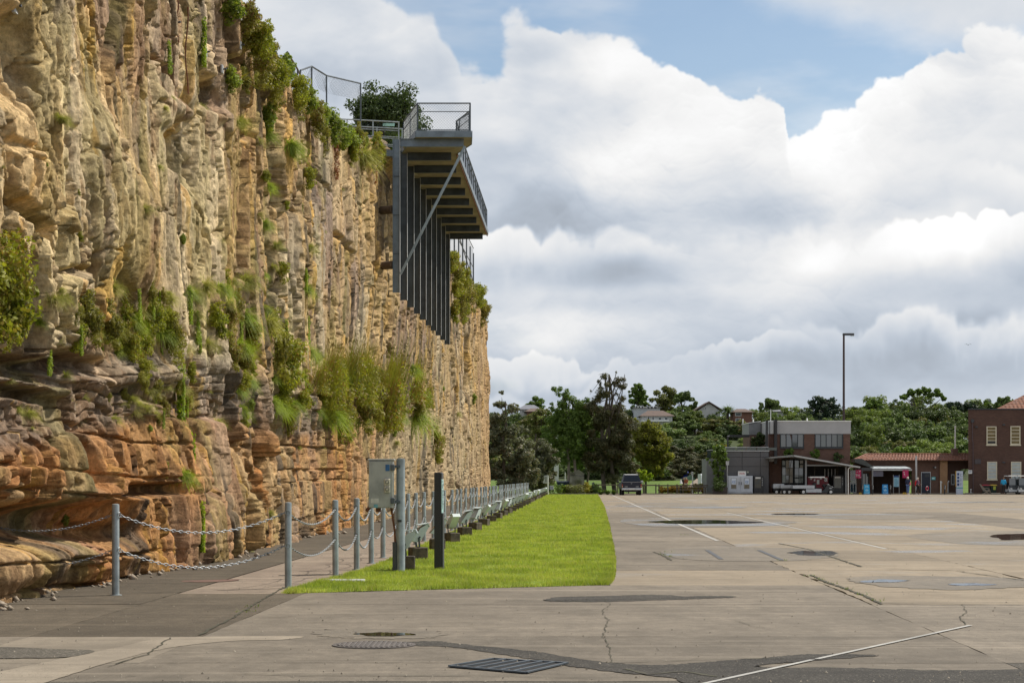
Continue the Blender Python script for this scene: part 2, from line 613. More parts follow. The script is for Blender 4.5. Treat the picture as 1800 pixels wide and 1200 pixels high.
galv = mat('galvanised_steel', (0.30, 0.34, 0.35), 0.45, 0.35, 0.18, 6.0)
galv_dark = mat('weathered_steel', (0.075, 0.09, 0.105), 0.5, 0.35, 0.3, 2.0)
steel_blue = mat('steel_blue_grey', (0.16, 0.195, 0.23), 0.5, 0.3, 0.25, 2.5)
white_paint = mat('white_paint', (0.74, 0.74, 0.72), 0.5, 0, 0.05, 3.0)
black_paint = mat('black_paint', (0.018, 0.018, 0.02), 0.4, 0, 0.2, 3.0)
dark_grey = mat('dark_grey_paint', (0.05, 0.052, 0.058), 0.6, 0, 0.2, 2.0)
mid_grey = mat('mid_grey_paint', (0.20, 0.205, 0.21), 0.6, 0, 0.12, 2.0)
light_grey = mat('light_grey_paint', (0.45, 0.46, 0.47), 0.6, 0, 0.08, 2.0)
rust = mat('rusty_steel', (0.16, 0.065, 0.035), 0.85, 0.1, 0.4, 12.0)
timber = mat('weathered_timber', (0.13, 0.10, 0.075), 0.85, 0, 0.3, 6.0, stretch=(1, 1, 6))
# ================================================================== the quarry cliff
CL_L = -7.55


def ledge_z(Y):
    return 3.25 + (Y - 27) * 0.030 + 0.25 * np.sin(Y * 0.21)


def cliff_top(Y):
    return np.interp(Y, [15, 27, 45, 53, 62, 69, 75, 81, 100, 117, 150, 169, 190], [12.6, 12.6, 12.8, 12.3, 12.4, 13.3, 14.3, 14.7, 14.8, 14.9, 15.1, 15.0, 15.0])


def gauss(Y, z, cy, cz, wy, wz, p=2.0):
    return np.exp(-(np.abs((Y - cy) / wy) ** p + np.abs((z - cz) / wz) ** p))


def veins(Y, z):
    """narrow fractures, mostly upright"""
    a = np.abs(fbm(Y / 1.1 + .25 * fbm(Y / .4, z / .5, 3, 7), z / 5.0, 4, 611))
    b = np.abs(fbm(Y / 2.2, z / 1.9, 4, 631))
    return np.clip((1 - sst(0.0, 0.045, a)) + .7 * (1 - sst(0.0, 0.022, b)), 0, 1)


def cliff_d(Y, z):
    zl = ledge_z(Y)
    wob = fbm(Y / 3.1, z / 2.3, 3, 5)
    up = sst(-0.25, 0.35, z - zl + 0.35 * wob)
    up = up + (1 - up) * sst(62, 95, Y) * .85
    far = sst(60, 120, Y)
    # upper wall: tall slabs and broken facets
    D = 0.16 * fbm(Y / 8.0, z / 7.0, 3, 1) + 0.62 * gauss(Y, z, 84, 13, 20, 7.5, 4)
    Yw = Y + 0.16 * fbm(Y / 2.0, z / 1.6, 3, 9) + .05 * z; zw = z + 0.22 * fbm(Y / 1.7, z / 1.5, 3, 19)
    f1, f2, dx, dy, r1, r2, r3 = worley(Yw / 2.6, zw / 5.0, 21)
    e1 = f2 - f1
    calm = 1 - 0.45 * sst(45, 75, Y)
    U = (r1 - 0.5) * 0.30 + dx * (r2 - 0.5) * 0.46 + dy * (r3 - 0.5) * 0.20 - 0.32 * (1 - sst(0.0, 0.05, e1))
    g1, g2, gx, gy, q1, q2, q3 = worley(Yw / 0.85 + 3, zw / 2.1, 31)
    amp2 = 0.5 + 0.9 * sst(-0.2, 0.5, fbm(Y / 5, z / 4, 2, 77))
    U += amp2 * ((q1 - 0.5) * 0.26 + gx * (q2 - 0.5) * 0.34 + gy * (q3 - 0.5) * 0.30 - 0.15 * (1 - sst(0.0, 0.07, g2 - g1)))
    h1, h2, hx, hy, p1, p2, p3 = worley(Yw / 0.30, zw / (0.75 + 1.3 * sst(30, 60, Y)), 41)
    U += amp2 * ((p1 - 0.5) * 0.07 + hx * (p2 - 0.5) * 0.13 + hy * (p3 - 0.5) * 0.10 - 0.085 * (1 - sst(0.0, 0.13, h2 - h1)))
    k1, k2, kx, ky, s1, s2, s3 = worley(Yw / 0.16, zw / (0.50 + 1.5 * sst(30, 60, Y)), 47)
    U += amp2 * ((s1 - 0.5) * 0.06 + kx * (s2 - 0.5) * 0.08 - 0.03 * (1 - sst(0, .15, k2 - k1)))
    U = U * calm
    # quarry drill lines
    per = 1.15
    lane = np.floor(Yw / per); rr = _h(lane, lane * 0, 55)
    lw = np.abs((Yw / per - lane) - 0.25 - 0.5 * rr) * per
    U -= 0.10 * np.exp(-(lw / 0.045) ** 2) * sst(0.25, 0.5, fbm(Y / 2.5, z / 6, 2, 91) + 0.45)
    # lower wall: jointed blocks in beds
    zb = z + 0.05 * fbm(Y / 3.5, z / 2.0, 3, 61) - Y * 0.006
    zb = zb + 0.22 * fbm(Y / 9.0, z * 0, 2, 64)
    bt = np.cumsum([-1.0, .9, .38, .95, .30, .62, 1.05, .42, .8, .5, .95, .6, .9, .7, .9, .8, .9, .8, 1, 1, 1, 1, 1])
    bi = np.clip(np.searchsorted(bt, zb) - 1, 0, len(bt) - 2); bi = bi.astype(float)
    T = (bt[1:] - bt[:-1])[bi.astype(int)]; z0 = bt[bi.astype(int)]
    bo = _h(bi, bi * 0, 71)
    yb = Y + 0.12 * fbm(Y / 0.8, z / 0.8, 2, 62)
    Wd = 0.9 + 1.9 * bo
    ci = np.floor(yb / Wd + bo * 7); br = _h(ci, bi, 81); br2 = _h(ci, bi, 82); br3 = _h(ci, bi, 83)
    fy_ = yb / Wd + bo * 7 - ci; fz_ = (zb - z0) / T
    jz = np.minimum(fz_, 1 - fz_) * T; jy = np.minimum(fy_, 1 - fy_) * Wd
    Lw = (br - 0.5) * 0.17 + (fy_ - 0.5) * (br2 - 0.5) * 0.35 + (fz_ - 0.5) * (br3 - 0.5) * 0.14 + 0.45 * U
    Lw -= 0.15 * (1 - sst(0.0, 0.05, jz)) * sst(.25, .6, br3 + .3 * bo) + 0.16 * (1 - sst(0.0, 0.05, jy))
    bw = np.clip(1 - sst(33, 39, Y) + gauss(Y, z, 56, 2.4, 7, 2.2, 4), 0.12, 1)
    Lw = Lw * bw + U * (1 - bw)
    Lw += 0.8 * ((q1 - 0.5) * 0.2 + gx * (q2 - 0.5) * 0.3 + gy * (q3 - 0.5) * 0.25) + (p1 - 0.5) * 0.07 + hx * (p2 - 0.5) * 0.12
    # thin-bedded band under the ledge
    sh = sst(-1.15, -0.95, z - zl + 0.2 * wob) * (1 - up) * (1 - .8 * sst(38, 48, Y))
    beds = zb * 6.5 + 1.2 * fbm(Y / 1.4, z / 2, 3, 15)
    bf = beds - np.floor(beds); b1 = _h(np.floor(beds), np.floor(Y / 1.7 + 0.3 * wob), 16)
    S = (b1 - 0.5) * 0.20 - 0.10 * (1 - sst(0, 0.22, bf)) + 0.5 * ((q1 - 0.5) * 0.3 + gx * (q2 - 0.5) * 0.3) + (p1 - 0.5) * 0.08 - 0.10
    S += 0.22 * (1 - sst(34, 44, Y)) * gauss(z - zl, z * 0, -0.28, 0, 0.22, 1)
    low = Lw * (1 - sh) + S * sh
    foot = 0.08 + 0.32 * np.exp(-((Y - 37) / 13.0) ** 2)
    low = low + foot * (1 - sst(0.5, 3.0, z)) + 0.06
    D = D + U * up + low * (1 - up)
    D -= 0.010 * np.maximum(0, z - 4) * 1.0
    vn_ = veins(Y, z)
    D -= 0.13 * vn_
    # named features -------------------------------------------------
    cav = gauss(Y, z, 27.2, 0.98 - 0.0, 3.9, 0.26, 4) + 0.8 * gauss(Y, z, 30.8, 0.72, 1.6, 0.18, 2)
    D -= 0.85 * np.clip(cav, 0, 1)
    D += 0.20 * gauss(Y, z, 27.0, 1.75, 5.5, 0.55, 4) + 0.22 * gauss(Y, z, 27.2, 0.42, 3.6, 0.22, 3)
    for (px, py, wy, wz, a) in ((335, 262, 1.1, .45, -.7), (318, 205, 1.2, .35, .22), (385, 168, 1.0, .35, -.6), (398, 205, 1.0, .25, .22), (14, 95, .7, .6, -.5),
                                (60, 120, .9, 2.6, .22), (95, 60, .6, .8, -.5), (150, 640, 1.6, .16, -.6), (60, 650, 2.2, .18, -.6), (40, 690, 1.5, .10, -.5),
                                (480, 770, 2.0, .35, -.35), (240, 860, 2.5, .10, -.5), (120, 820, .25, .3, -.6), (410, 660, 1.6, .25, .12), (350, 260, .8, .9, -.3),
                                (823, 640, 1.9, 1.9, -.8), (690, 330, 5.0, .5, -.5), (772, 780, 1.6, 1.6, -.5), (250, 420, 1.3, 1.1, .3), (190, 330, 1.2, 1.2, .3), (250, 720, 1.5, .12, .2)):
        fy, fz = CL(px, py)
        D += 1.1 * a * gauss(Y, z, fy, fz, wy, wz, 5)
    zs = 0.42 + 2.4 * sst(26, 55, Y)
    D += 0.060 * fbm((Y + 1.0 * D) / 0.30, (z + 0.35 * D) / zs, 5, 3, 0.68)
    D += 0.05 * (worley((Y + 1.1 * D) / 0.5, (z + .3 * D) / (zs * .9), 88)[0] - .5)
    D += 0.22 * far * fbm(Y / 6, z / 3.4, 3, 33)
    return D


def cliff_col(Y, z):
    zl = ledge_z(Y)
    n1 = fbm(Y / 4.5, z / 6.0, 4, 101); n2 = fbm(Y / 1.6, z / 5.0, 4, 111); n3 = fbm(Y / 0.5, z / 2.2, 4, 121); n4 = fbm(Y / 7, z / 5, 3, 131); n5 = fbm(Y / 0.35, z / 0.35, 4, 141)
    Yw = Y + 0.16 * fbm(Y / 2.0, z / 1.6, 3, 9) + .05 * z; zw = z + 0.22 * fbm(Y / 1.7, z / 1.5, 3, 19)
    _, _, _, _, r1, r2, r3 = worley(Yw / 2.6, zw / 5.0, 21)
    _, _, _, _, q1, q2, q3 = worley(Yw / 0.85 + 3, zw / 2.1, 31)
    def C(*c): return np.array(c)[None, :]
    def mx(a, b, f): return a + (b - a) * f[:, None]
    tan_ = C(.46, .325, .165); yel = C(.56, .34, .10); gry = C(.22, .19, .15); pale = C(.60, .535, .40); org = C(.46, .19, .055); pur = C(.29, .205, .18); brn = C(.18, .10, .05); moss = C(.27, .25, .055); blk = C(.055, .05, .042)
    c = np.repeat(tan_, len(Y), 0)
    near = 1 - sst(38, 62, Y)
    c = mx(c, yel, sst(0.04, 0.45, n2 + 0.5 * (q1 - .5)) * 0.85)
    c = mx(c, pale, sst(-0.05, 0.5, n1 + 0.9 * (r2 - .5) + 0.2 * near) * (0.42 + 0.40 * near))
    c = mx(c, gry, sst(0.0, 0.45, n3 * 0.5 + n1 * 0.3 + 0.9 * (q2 - .5)) * (0.50 + 0.12 * near))
    c = mx(c, pur, sst(0.0, 0.5, n4 + 0.6 * (r3 - .5)) * 0.6)
    # lower wall is iron-stained
    lowm = 1 - sst(-0.9, 0.3, z - zl + 0.4 * n1)
    lc = np.repeat(C(.40, .21, .08), len(Y), 0)
    lc = mx(lc, org, sst(-0.1, 0.4, n2 + 0.4 * (q1 - .5)) * 0.8)
    lc = mx(lc, tan_, sst(0.0, 0.5, n4 + 0.7 * (q2 - .5)) * 0.8)
    lc = mx(lc, brn, sst(0.15, 0.55, n3 * .6 + 0.7 * (q3 - .5)) * 0.6)
    lc = mx(lc, pur, sst(0.25, 0.65, n1 + 0.5 * (r1 - .5)) * 0.45)
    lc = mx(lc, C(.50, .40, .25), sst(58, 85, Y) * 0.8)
    c = mx(c, lc, lowm * 0.92)
    # shale band: grey brown
    sh = sst(-1.2, -0.9, z - zl) * (1 - sst(-0.1, 0.3, z - zl)) * (1 - sst(55, 75, Y))
    c = mx(c, mx(np.repeat(C(.20, .165, .13), len(Y), 0), C(.34, .27, .2), sst(0, .5, n5)), sh * 0.8)
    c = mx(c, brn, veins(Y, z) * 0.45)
    fis = fbm(Y / 0.5, z / 1.3, 5, 181, .62)
    c = mx(c, brn, sst(0.10, 0.36, fis) * 0.62)
    # ochre seepage lines, dark run-off streaks, moss (shapes of their own)
    st = fbm(Y / 0.28, z / 4.5, 3, 151)
    c = mx(c, C(.45, .25, .045), sst(0.38, 0.6, st + 0.2 * n1) * 0.55)
    st2 = fbm(Y / 0.55, z / 3.5, 4, 161)
    c = mx(c, blk, sst(0.16, 0.46, st2 + 0.25 * n4) * 0.72)
    ms = sst(0.15, 0.5, fbm(Y / 0.7, z / 2.6, 4, 171) + 0.35 * near * sst(3.5, 5, z) * (1 - sst(9, 12, z)) - 0.05)
    c = mx(c, moss, ms * 0.30)
    c = c * (1 + 0.30 * n5 + 0.15 * n3)[:, None]
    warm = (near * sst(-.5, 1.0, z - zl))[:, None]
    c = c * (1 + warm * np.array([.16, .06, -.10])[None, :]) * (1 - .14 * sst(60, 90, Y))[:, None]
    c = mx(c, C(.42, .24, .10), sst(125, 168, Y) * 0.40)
    return np.clip(c, 0.01, 0.9)


def build_cliff():
    Ys = [19.0]
    while Ys[-1] < 168.8:
        y = Ys[-1]
        Ys.append(y + min(0.23, max(0.028, y * y / (7.6 * 1991) * 0.62)))
    Ys = np.array(Ys)
    nr = 700
    # far corner: the wall turns away behind the edge
    ang = np.linspace(0.05, 1.0, 26) * (math.pi / 2)
    n_main = len(Ys)
    S_all = np.concatenate([Ys, Ys[-1] + np.cumsum(np.full(26 + 40, 0.25))])
    # centre line position and normal
    dirv = Vector((K, 1)).normalized()
    nx0, ny0 = dirv.y, -dirv.x
    PXc = CL_L + K * Ys; PYc = Ys
    cx, cy = PXc[-1] - nx0 * 4.0, PYc[-1] - ny0 * 4.0
    ax, ay, anx, any_ = [], [], [], []
    for a in ang:
        vx = nx0 * math.cos(a) + dirv.x * math.sin(a); vy = ny0 * math.cos(a) + dirv.y * math.sin(a)
        ax.append(cx + vx * 4); ay.append(cy + vy * 4); anx.append(vx); any_.append(vy)
    for k in range(40):
        ax.append(ax[25] - nx0 * 0.4 * (k + 1)); ay.append(ay[25] - ny0 * 0.4 * (k + 1)); anx.append(dirv.x); any_.append(dirv.y)
    PXc = np.concatenate([PXc, ax]); PYc = np.concatenate([PYc, ay])
    NX = np.concatenate([np.full(n_main, nx0), anx]); NY = np.concatenate([np.full(n_main, ny0), any_])
    ztop = cliff_top(S_all) + 0.45 * fbm(S_all / 3.0, S_all * 0, 4, 201) + 0.25 * fbm(S_all / 0.7, S_all * 0, 3, 203)
    t = np.linspace(0, 1, nr)
    Z = -0.15 + (ztop[:, None] + 0.15) * t[None, :]
    Sg = np.repeat(S_all[:, None], nr, 1)
    D = par(cliff_d, Sg.ravel(), Z.ravel()).reshape(Z.shape)
    rnd = np.clip((Z - (ztop[:, None] - 0.55)) / 0.55, 0, 1)
    D = D - 0.45 * rnd ** 2
    # rows that carry the rim back onto the plateau
    back = [0.4, 0.9, 1.6, 2.6, 4.0]
    Db = np.stack([D[:, -1] - b for b in back], 1)
    Zb = np.stack([ztop + 0.10 * b + 0.12 * fbm(S_all / 1.2, S_all * 0 + b, 3, 300) for b in back], 1)
    D = np.concatenate([D, Db], 1); Zf = np.concatenate([Z, Zb], 1)
    X = PXc[:, None] + NX[:, None] * D; Y = PYc[:, None] + NY[:, None] * D
    V = np.stack([X, Y, Zf], -1).reshape(-1, 3)
    nc, nn = D.shape
    idx = np.arange(nc * nn).reshape(nc, nn)
    F = np.stack([idx[:-1, :-1], idx[1:, :-1], idx[1:, 1:], idx[:-1, 1:]], -1).reshape(-1, 4)
    Sg2 = np.repeat(S_all[:, None], nn, 1).ravel()
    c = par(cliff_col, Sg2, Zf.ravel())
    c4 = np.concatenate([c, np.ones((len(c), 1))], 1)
    m = bpy.data.materials.new('sandstone')
    m.use_nodes = True
    tt = NT(m.node_tree); p = tt.N['Principled BSDF']
    at = tt.n('ShaderNodeAttribute'); at.attribute_name = 'stone'
    pos = tt.n('ShaderNodeNewGeometry').outputs['Position']
    f = tt.noise(pos, 9.0, 9, 0.74)
    f2 = tt.noise(tt.mapv(pos, scale=(1, 1, 0.25)), 4.0, 5, 0.6)
    k = tt.math('MULTIPLY', tt.mr(f, 0.25, 0.75, 0.36, 1.62, smooth=False), tt.mr(f2, 0.3, 0.7, 0.8, 1.18))
    v = tt.n('ShaderNodeVectorMath', operation='SCALE'); tt.L.new(at.outputs['Color'], v.inputs[0]); tt.L.new(k, v.inputs['Scale'])
    spk = tt.mr(tt.noise(pos, 38.0, 2, 0.5), 0.66, 0.72)
    tt.L.new(tt.mix(tt.math('MULTIPLY', spk, 0.5), v.outputs[0], (0.07, 0.06, 0.05)), p.inputs['Base Color'])
    p.inputs['Roughness'].default_value = 0.92
    p.inputs['Specular IOR Level'].default_value = 0.2
    b = tt.n('ShaderNodeBump'); b.inputs['Strength'].default_value = 0.9; b.inputs['Distance'].default_value = 0.05
    hh = tt.math('ADD', f, tt.math('MULTIPLY', tt.noise(pos, 24.0, 6, 0.75), 0.6))
    tt.L.new(hh, b.inputs['Height']); tt.L.new(b.outputs[0], p.inputs['Normal'])
    MATS['sandstone'] = m
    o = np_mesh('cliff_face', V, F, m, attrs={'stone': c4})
    tag(o, 'tall quarried sandstone wall, pale above and rust orange below', None, None, 'structure')
    return o


cliff = build_cliff()

# plateau behind the rim
def build_plateau():
    Ys = np.linspace(15, 190, 120); ds = np.linspace(0, 60, 16)
    V = []; F = []
    for i, y in enumerate(Ys):
        for j, d in enumerate(ds):
            yy = min(y, 172.0)
            V.append((CL_L - 1.2 - d + K * yy, yy, float(cliff_top(np.array([yy]))[0]) + 0.02 * d - 0.15 + 0.25 * float(fbm(np.array([y / 4]), np.array([d / 4]), 3, 9)[0])))
    n = len(ds)
    for i in range(len(Ys) - 1):
        for j in range(n - 1):
            F.append((i * n + j, (i + 1) * n + j, (i + 1) * n + j + 1, i * n + j + 1))
    o = np_mesh('plateau', np.array(V), np.array(F), mat('plateau_soil', (.10, .085, .05), 0.95, 0, 0.3, 0.6, col2=(.07, .10, .03), bump=0.05))
    tag(o, 'weedy ground on top of the quarry wall', None, None, 'structure')


build_plateau()


def rock_point(Y, z):
    """point on the cliff surface with its outward normal"""
    a = np.array([Y]); b = np.array([z])
    d = float(cliff_d(a, b)[0])
    return Vector((CL_L + K * Y + d, Y - K * d, z))
# ================================================================== ground, slabs, patches, puddles
def ground_mat(name, c1, c2, rough, wet=0.0, agg=0.0, obj=0.12, streak=0.5):
    m = bpy.data.materials.new(name); m.use_nodes = True
    t = NT(m.node_tree); p = t.N['Principled BSDF']
    pos = t.n('ShaderNodeNewGeometry').outputs['Position']
    big = t.noise(pos, 0.22, 5, 0.6, 0.4)
    mid = t.noise(t.mapv(pos, scale=(1, 0.5, 1), loc=(7, 3, 0)), 1.3, 6, 0.65)
    stn = t.noise(t.mapv(pos, scale=(0.25, 1.2, 1), loc=(2, 9, 0)), 0.8, 6, 0.6)
    fin = t.noise(pos, 30.0, 4, 0.7)
    c = t.mix(t.mr(big, 0.32, 0.68), c1, c2)
    m2 = t.noise(t.mapv(pos, scale=(1, .6, 1), loc=(1, 8, 0)), 6.0, 6, 0.7)
    c = t.mix(t.mr(m2, 0.38, 0.66, 0, 0.42), c, tuple(x * 0.62 for x in c1))
    c = t.mix(t.mr(m2, 0.44, 0.30, 0, 0.30), c, tuple(min(1, x * 1.4) for x in c2))
    c = t.mix(t.mr(mid, 0.40, 0.72, 0, 0.6), c, tuple(x * 0.55 for x in c1))
    c = t.mix(t.mr(stn, 0.5, 0.72, 0, streak), c, tuple(x * 0.5 for x in c2))
    c = t.mix(t.mr(fin, 0.35, 0.7, 0, 0.35 + agg), c, tuple(x * 0.5 for x in c1))
    if agg:
        g = t.noise(pos, 55.0, 2, 0.5)
        c = t.mix(t.mr(g, 0.60, 0.66, 0, agg), c, (0.36, 0.33, 0.28))
    spots = t.noise(t.mapv(pos, loc=(11, 4, 0)), 5.0, 3, 0.6)
    c = t.mix(t.mr(spots, 0.66, 0.74, 0, 0.6), c, tuple(x * 0.4 for x in c1))
    drag = t.noise(t.mapv(pos, scale=(0.10, 2.6, 1), loc=(3, 1, 0), rot=(0, 0, 0.06)), 1.0, 7, 0.7)
    c = t.mix(t.mr(drag, 0.52, 0.66, 0, 0.45), c, tuple(x * 0.6 for x in c1))
    c = t.mix(t.mr(drag, 0.46, 0.34, 0, 0.35), c, tuple(min(1, x * 1.45) for x in c2))
    oi = t.n('ShaderNodeObjectInfo').outputs['Random']
    v = t.n('ShaderNodeVectorMath', operation='SCALE'); t.L.new(c, v.inputs[0]); t.L.new(t.mr(oi, 0, 1, 1 - obj, 1 + obj, smooth=False), v.inputs['Scale'])
    c = v.outputs[0]
    if wet:
        pass
        wn = t.noise(t.mapv(pos, scale=(0.16, 0.22, 1), loc=(4.3, 1.2, 0)), 0.9, 6, 0.62, 0.3)
        wm = t.mr(wn, 0.54, 0.60)
        # dampness only out on the open apron
        sy = t.n('ShaderNodeSeparateXYZ'); t.L.new(pos, sy.inputs[0])
        wm = t.math('MULTIPLY', wm, t.mr(sy.outputs[1], 28, 40))
        c = t.mix(t.math('MULTIPLY', wm, 0.55), c, tuple(x * 0.35 for x in c1))
        t.L.new(t.math('SUBTRACT', rough, t.math('MULTIPLY', wm, wet)), p.inputs['Roughness'])
        wet_m = wm
    else:
        p.inputs['Roughness'].default_value = rough
    p.inputs['Specular IOR Level'].default_value = 0.22
    if wet: t.L.new(t.math('ADD', 0.22, t.math('MULTIPLY', wet_m, 0.4)), p.inputs['Specular IOR Level'])
    t.L.new(c, p.inputs['Base Color'])
    b = t.n('ShaderNodeBump'); b.inputs['Strength'].default_value = 0.6; b.inputs['Distance'].default_value = 0.012
    t.L.new(t.math('ADD', fin, mid), b.inputs['Height']); t.L.new(b.outputs[0], p.inputs['Normal'])
    MATS[name] = m
    return m


m_tan = ground_mat('concrete_tan', (.31, .255, .185), (.225, .188, .14), .85, wet=.60)
m_brown = ground_mat('concrete_brown', (.175, .150, .118), (.24, .205, .16), .85)
m_path = ground_mat('path_concrete', (.26, .205, .16), (.32, .26, .20), .85, streak=.35)
m_asph = ground_mat('old_asphalt', (.105, .086, .062), (.150, .122, .088), .88, agg=.22)
m_agg = ground_mat('exposed_aggregate', (.10, .09, .075), (.13, .115, .09), .9, agg=.5)
m_pale = ground_mat('pale_concrete', (.31, .265, .205), (.24, .205, .16), .85)
m_dirt = mat('joint_dirt', (.05, .042, .03), .95, 0, .4, 8.0, col2=(.045, .055, .02))

base = MB()
base.quad((-60, -60, -0.05), (400, -60, -0.05), (400, 198, -0.05), (-60, 198, -0.05))
g = base.build('ground', m_dirt); tag(g, 'dirt bed under the concrete apron', kind='structure')

# the apron beyond the slabs that can be told apart, with shallow joints of its own
def far_apron():
    m = m_tan
    mb = MB()
    Ls = [1.0, 3.7] + [3.7 + 3.4 * i for i in range(1, 22)]
    YS = [94, 106, 118, 130, 142, 154, 166, 178, 190, 197.6]
    for i in range(len(Ls) - 1):
        for j in range(len(YS) - 1):
            a, b = Ls[i] + .012, Ls[i + 1] - .012
            if i == 0: a = 1.25 + (YS[j] - 94) * .0065
            y0, y1 = YS[j] + .02, YS[j + 1] - .02
            mb.quad(LP(a, y0, 0), LP(b, y0, 0), LP(b, y1, 0), LP(a, y1, 0))
    o = mb.build('apron', m); tag(o, 'concrete apron running back to the buildings', kind='structure')
    return o


apron = far_apron()
sl_shared = {}


def slab(L0, L1, Y0, Y1, m, gap=.010, jag=.012, name='slab', lean=0.0):
    """one cast slab: wandering edges, a real thickness"""
    step = .35
    pts_ = []
    sd = int(abs(L0 * 91 + Y0 * 37)) % 997
    r_ = random.Random(sd)
    def wob(k): return (r_.random() - .5) * 2 * jag
    def side(a, b, nrm):
        n = max(2, int((Vector(b) - Vector(a)).length / step))
        out = []
        for i in range(n):
            f = i / n
            w_ = wob(i) if i else 0
            out.append((a[0] + (b[0] - a[0]) * f + nrm[0] * w_, a[1] + (b[1] - a[1]) * f + nrm[1] * w_))
        return out
    a, b, c, d = (L0 + gap, Y0 + gap), (L1 - gap, Y0 + gap), (L1 - gap, Y1 - gap), (L0 + gap, Y1 - gap)
    poly = side(a, b, (0, 1)) + side(b, c, (1, 0)) + side(c, d, (0, 1)) + side(d, a, (1, 0))
    pw = [LP(x, y) for x, y in poly]
    mb = MB().prism([(p[0], p[1]) for p in pw], -.045, 0.0 + (r_.random() - .5) * .004)
    o = mb.build(name, m, parent=apron)
    return o


Lcols = [-9.6, -5.55, -3.80, .47, 3.7, 7.1, 10.5, 13.9, 17.3, 20.7, 24.1, 27.5]
Yrows = [3, 8, 12.4, 15.7, 17.25, 20.1, 25.2, 29.75, 34.6, 38.6, 44, 50.5, 60, 71, 82, 94]
for j in range(len(Yrows) - 1):
    y0, y1 = Yrows[j], Yrows[j + 1]
    for i in range(len(Lcols) - 1):
        a, b = Lcols[i], Lcols[i + 1]
        if y0 < 29.7 and abs(a + 3.8) < .01: b = 3.7
        if y0 < 29.7 and abs(a - .47) < .01: continue
        if a > 0.29 * y1 + 2.5: continue                      # past the right edge of anything seen
        if y0 >= 25.2 and -3.9 < a < .4: 
            slab(a, b, y0, y1, m_brown) if y0 < 29.7 else None
            continue
        if y0 >= 29 and b <= -3.7: continue
        gap, jag = (.005 if y0 < 29 else .008), .010
        m = m_tan
        if y1 <= 15.8: m = m_agg if i % 3 else m_asph
        elif y0 >= 20 and b <= -3.7: m = m_asph
        elif y0 >= 15.6 and y0 < 17.2: m = m_brown if b < 0 else (m_agg if a > 3 else m_brown)
        elif y0 >= 17.2 and y0 < 20: m = m_pale if b <= .5 and a > -9 else m_brown
        elif y0 >= 20 and b <= 3.8 and y0 < 29: m = m_brown
        elif y0 >= 20 and y0 < 25: m = m_brown
        elif i % 4 == 3 and y0 > 34: m = m_brown
        if abs(a - 3.7) < .01 and 25 <= y0 < 34: gap, jag = .03, .05
        if y0 in (25.2, 34.6): jag = .03
        slab(a, b, y0, y1, m, gap, jag)

# path under the wall, lighter strip beside the posts, kerb strip
pm = MB()
for k in range(12):
    y0, y1 = 27.6 + 12 * k, 27.6 + 12 * (k + 1) - .03
    pm.quad(LP(-5.55, y0, 0), LP(-3.60, y0, 0), LP(-3.60, y1, 0), LP(-5.55, y1, 0))
o = pm.build('path', m_path); tag(o, kind='structure')
pm = MB(); pm.quad(LP(-10.5, 25.25, .004), LP(-5.57, 25.25, .004), LP(-5.57, 175, .004), LP(-10.5, 175, .004))
o = pm.build('path_edge', m_asph); tag(o, kind='structure')
pm = MB(); pm.quad(LP(-3.80, 30, .007), LP(-3.55, 30, .007), LP(-3.72, 172, .007), LP(-3.86, 172, .007))
o = pm.build('kerb_strip', m_pale); tag(o, kind='structure')


def blob_sheet(name, m, pts_px, z, jag=.05, parent=None, sub=12, seed=1):
    """flat irregular sheet whose outline is given by ground points"""
    r_ = random.Random(seed)
    P = [Vector((x, y, 0)) for x, y in pts_px]
    out = []
    n = len(P)
    for i in range(n):
        p0, p1, p2, p3 = P[i - 1], P[i], P[(i + 1) % n], P[(i + 2) % n]
        for s in range(sub):
            t_ = s / sub
            q = 0.5 * ((2 * p1) + (-p0 + p2) * t_ + (2 * p0 - 5 * p1 + 4 * p2 - p3) * t_ ** 2 + (-p0 + 3 * p1 - 3 * p2 + p3) * t_ ** 3)
            out.append((q.x + (r_.random() - .5) * jag, q.y + (r_.random() - .5) * jag * 1.5, z))
    return MB().add(out, [tuple(range(len(out)))]).build(name, m, parent)


def GP(px, py):
    Y = CAMH * 3500.0 / (py - 840.0)
    return (AT(px, Y), Y)


m_patch = ground_mat('patch_asphalt', (.052, .048, .042), (.075, .068, .057), .9, agg=.35, obj=.05, streak=.2)
o = blob_sheet('asphalt_patch', m_patch, [GP(958, 1054), GP(985, 1049), GP(1060, 1047.5), GP(1130, 1045.5), GP(1180, 1046), GP(1200, 1048), GP(1250, 1047), GP(1297, 1049), GP(1240, 1052), GP(1150, 1055), GP(1060, 1057.5), GP(975, 1057)], .006, .07)
tag(o, 'long grey asphalt patch across the concrete near the lawn corner', 'patch')
o = blob_sheet('asphalt_patch', m_patch, [GP(700, 1129), GP(772, 1127), GP(800, 1131), GP(930, 1144), GP(1010, 1157), GP(1090, 1166), GP(1180, 1168), GP(1290, 1160), GP(1370, 1154), GP(1420, 1150), GP(1500, 1150), GP(1540, 1153), GP(1400, 1163), GP(1330, 1172), GP(1500, 1174), GP(1640, 1178), GP(1800, 1176), GP(1980, 1172), GP(1900, 1215), GP(1300, 1214), GP(1180, 1192), GP(1090, 1182), GP(1010, 1172), GP(930, 1158), GP(800, 1138), GP(730, 1135)], .006, .05)
tag(o, 'dark asphalt trench filling that widens towards the lower right corner', 'patch')
o = blob_sheet('pale_patch', m_pale, [GP(-60, 1196), GP(100, 1160), GP(215, 1136), GP(300, 1121), GP(520, 1118), GP(500, 1124), GP(400, 1127), GP(290, 1140), GP(190, 1165), GP(60, 1205), GP(-80, 1240)], .005, .02)
tag(o, 'pale diagonal strip of newer concrete at the lower left', 'patch')
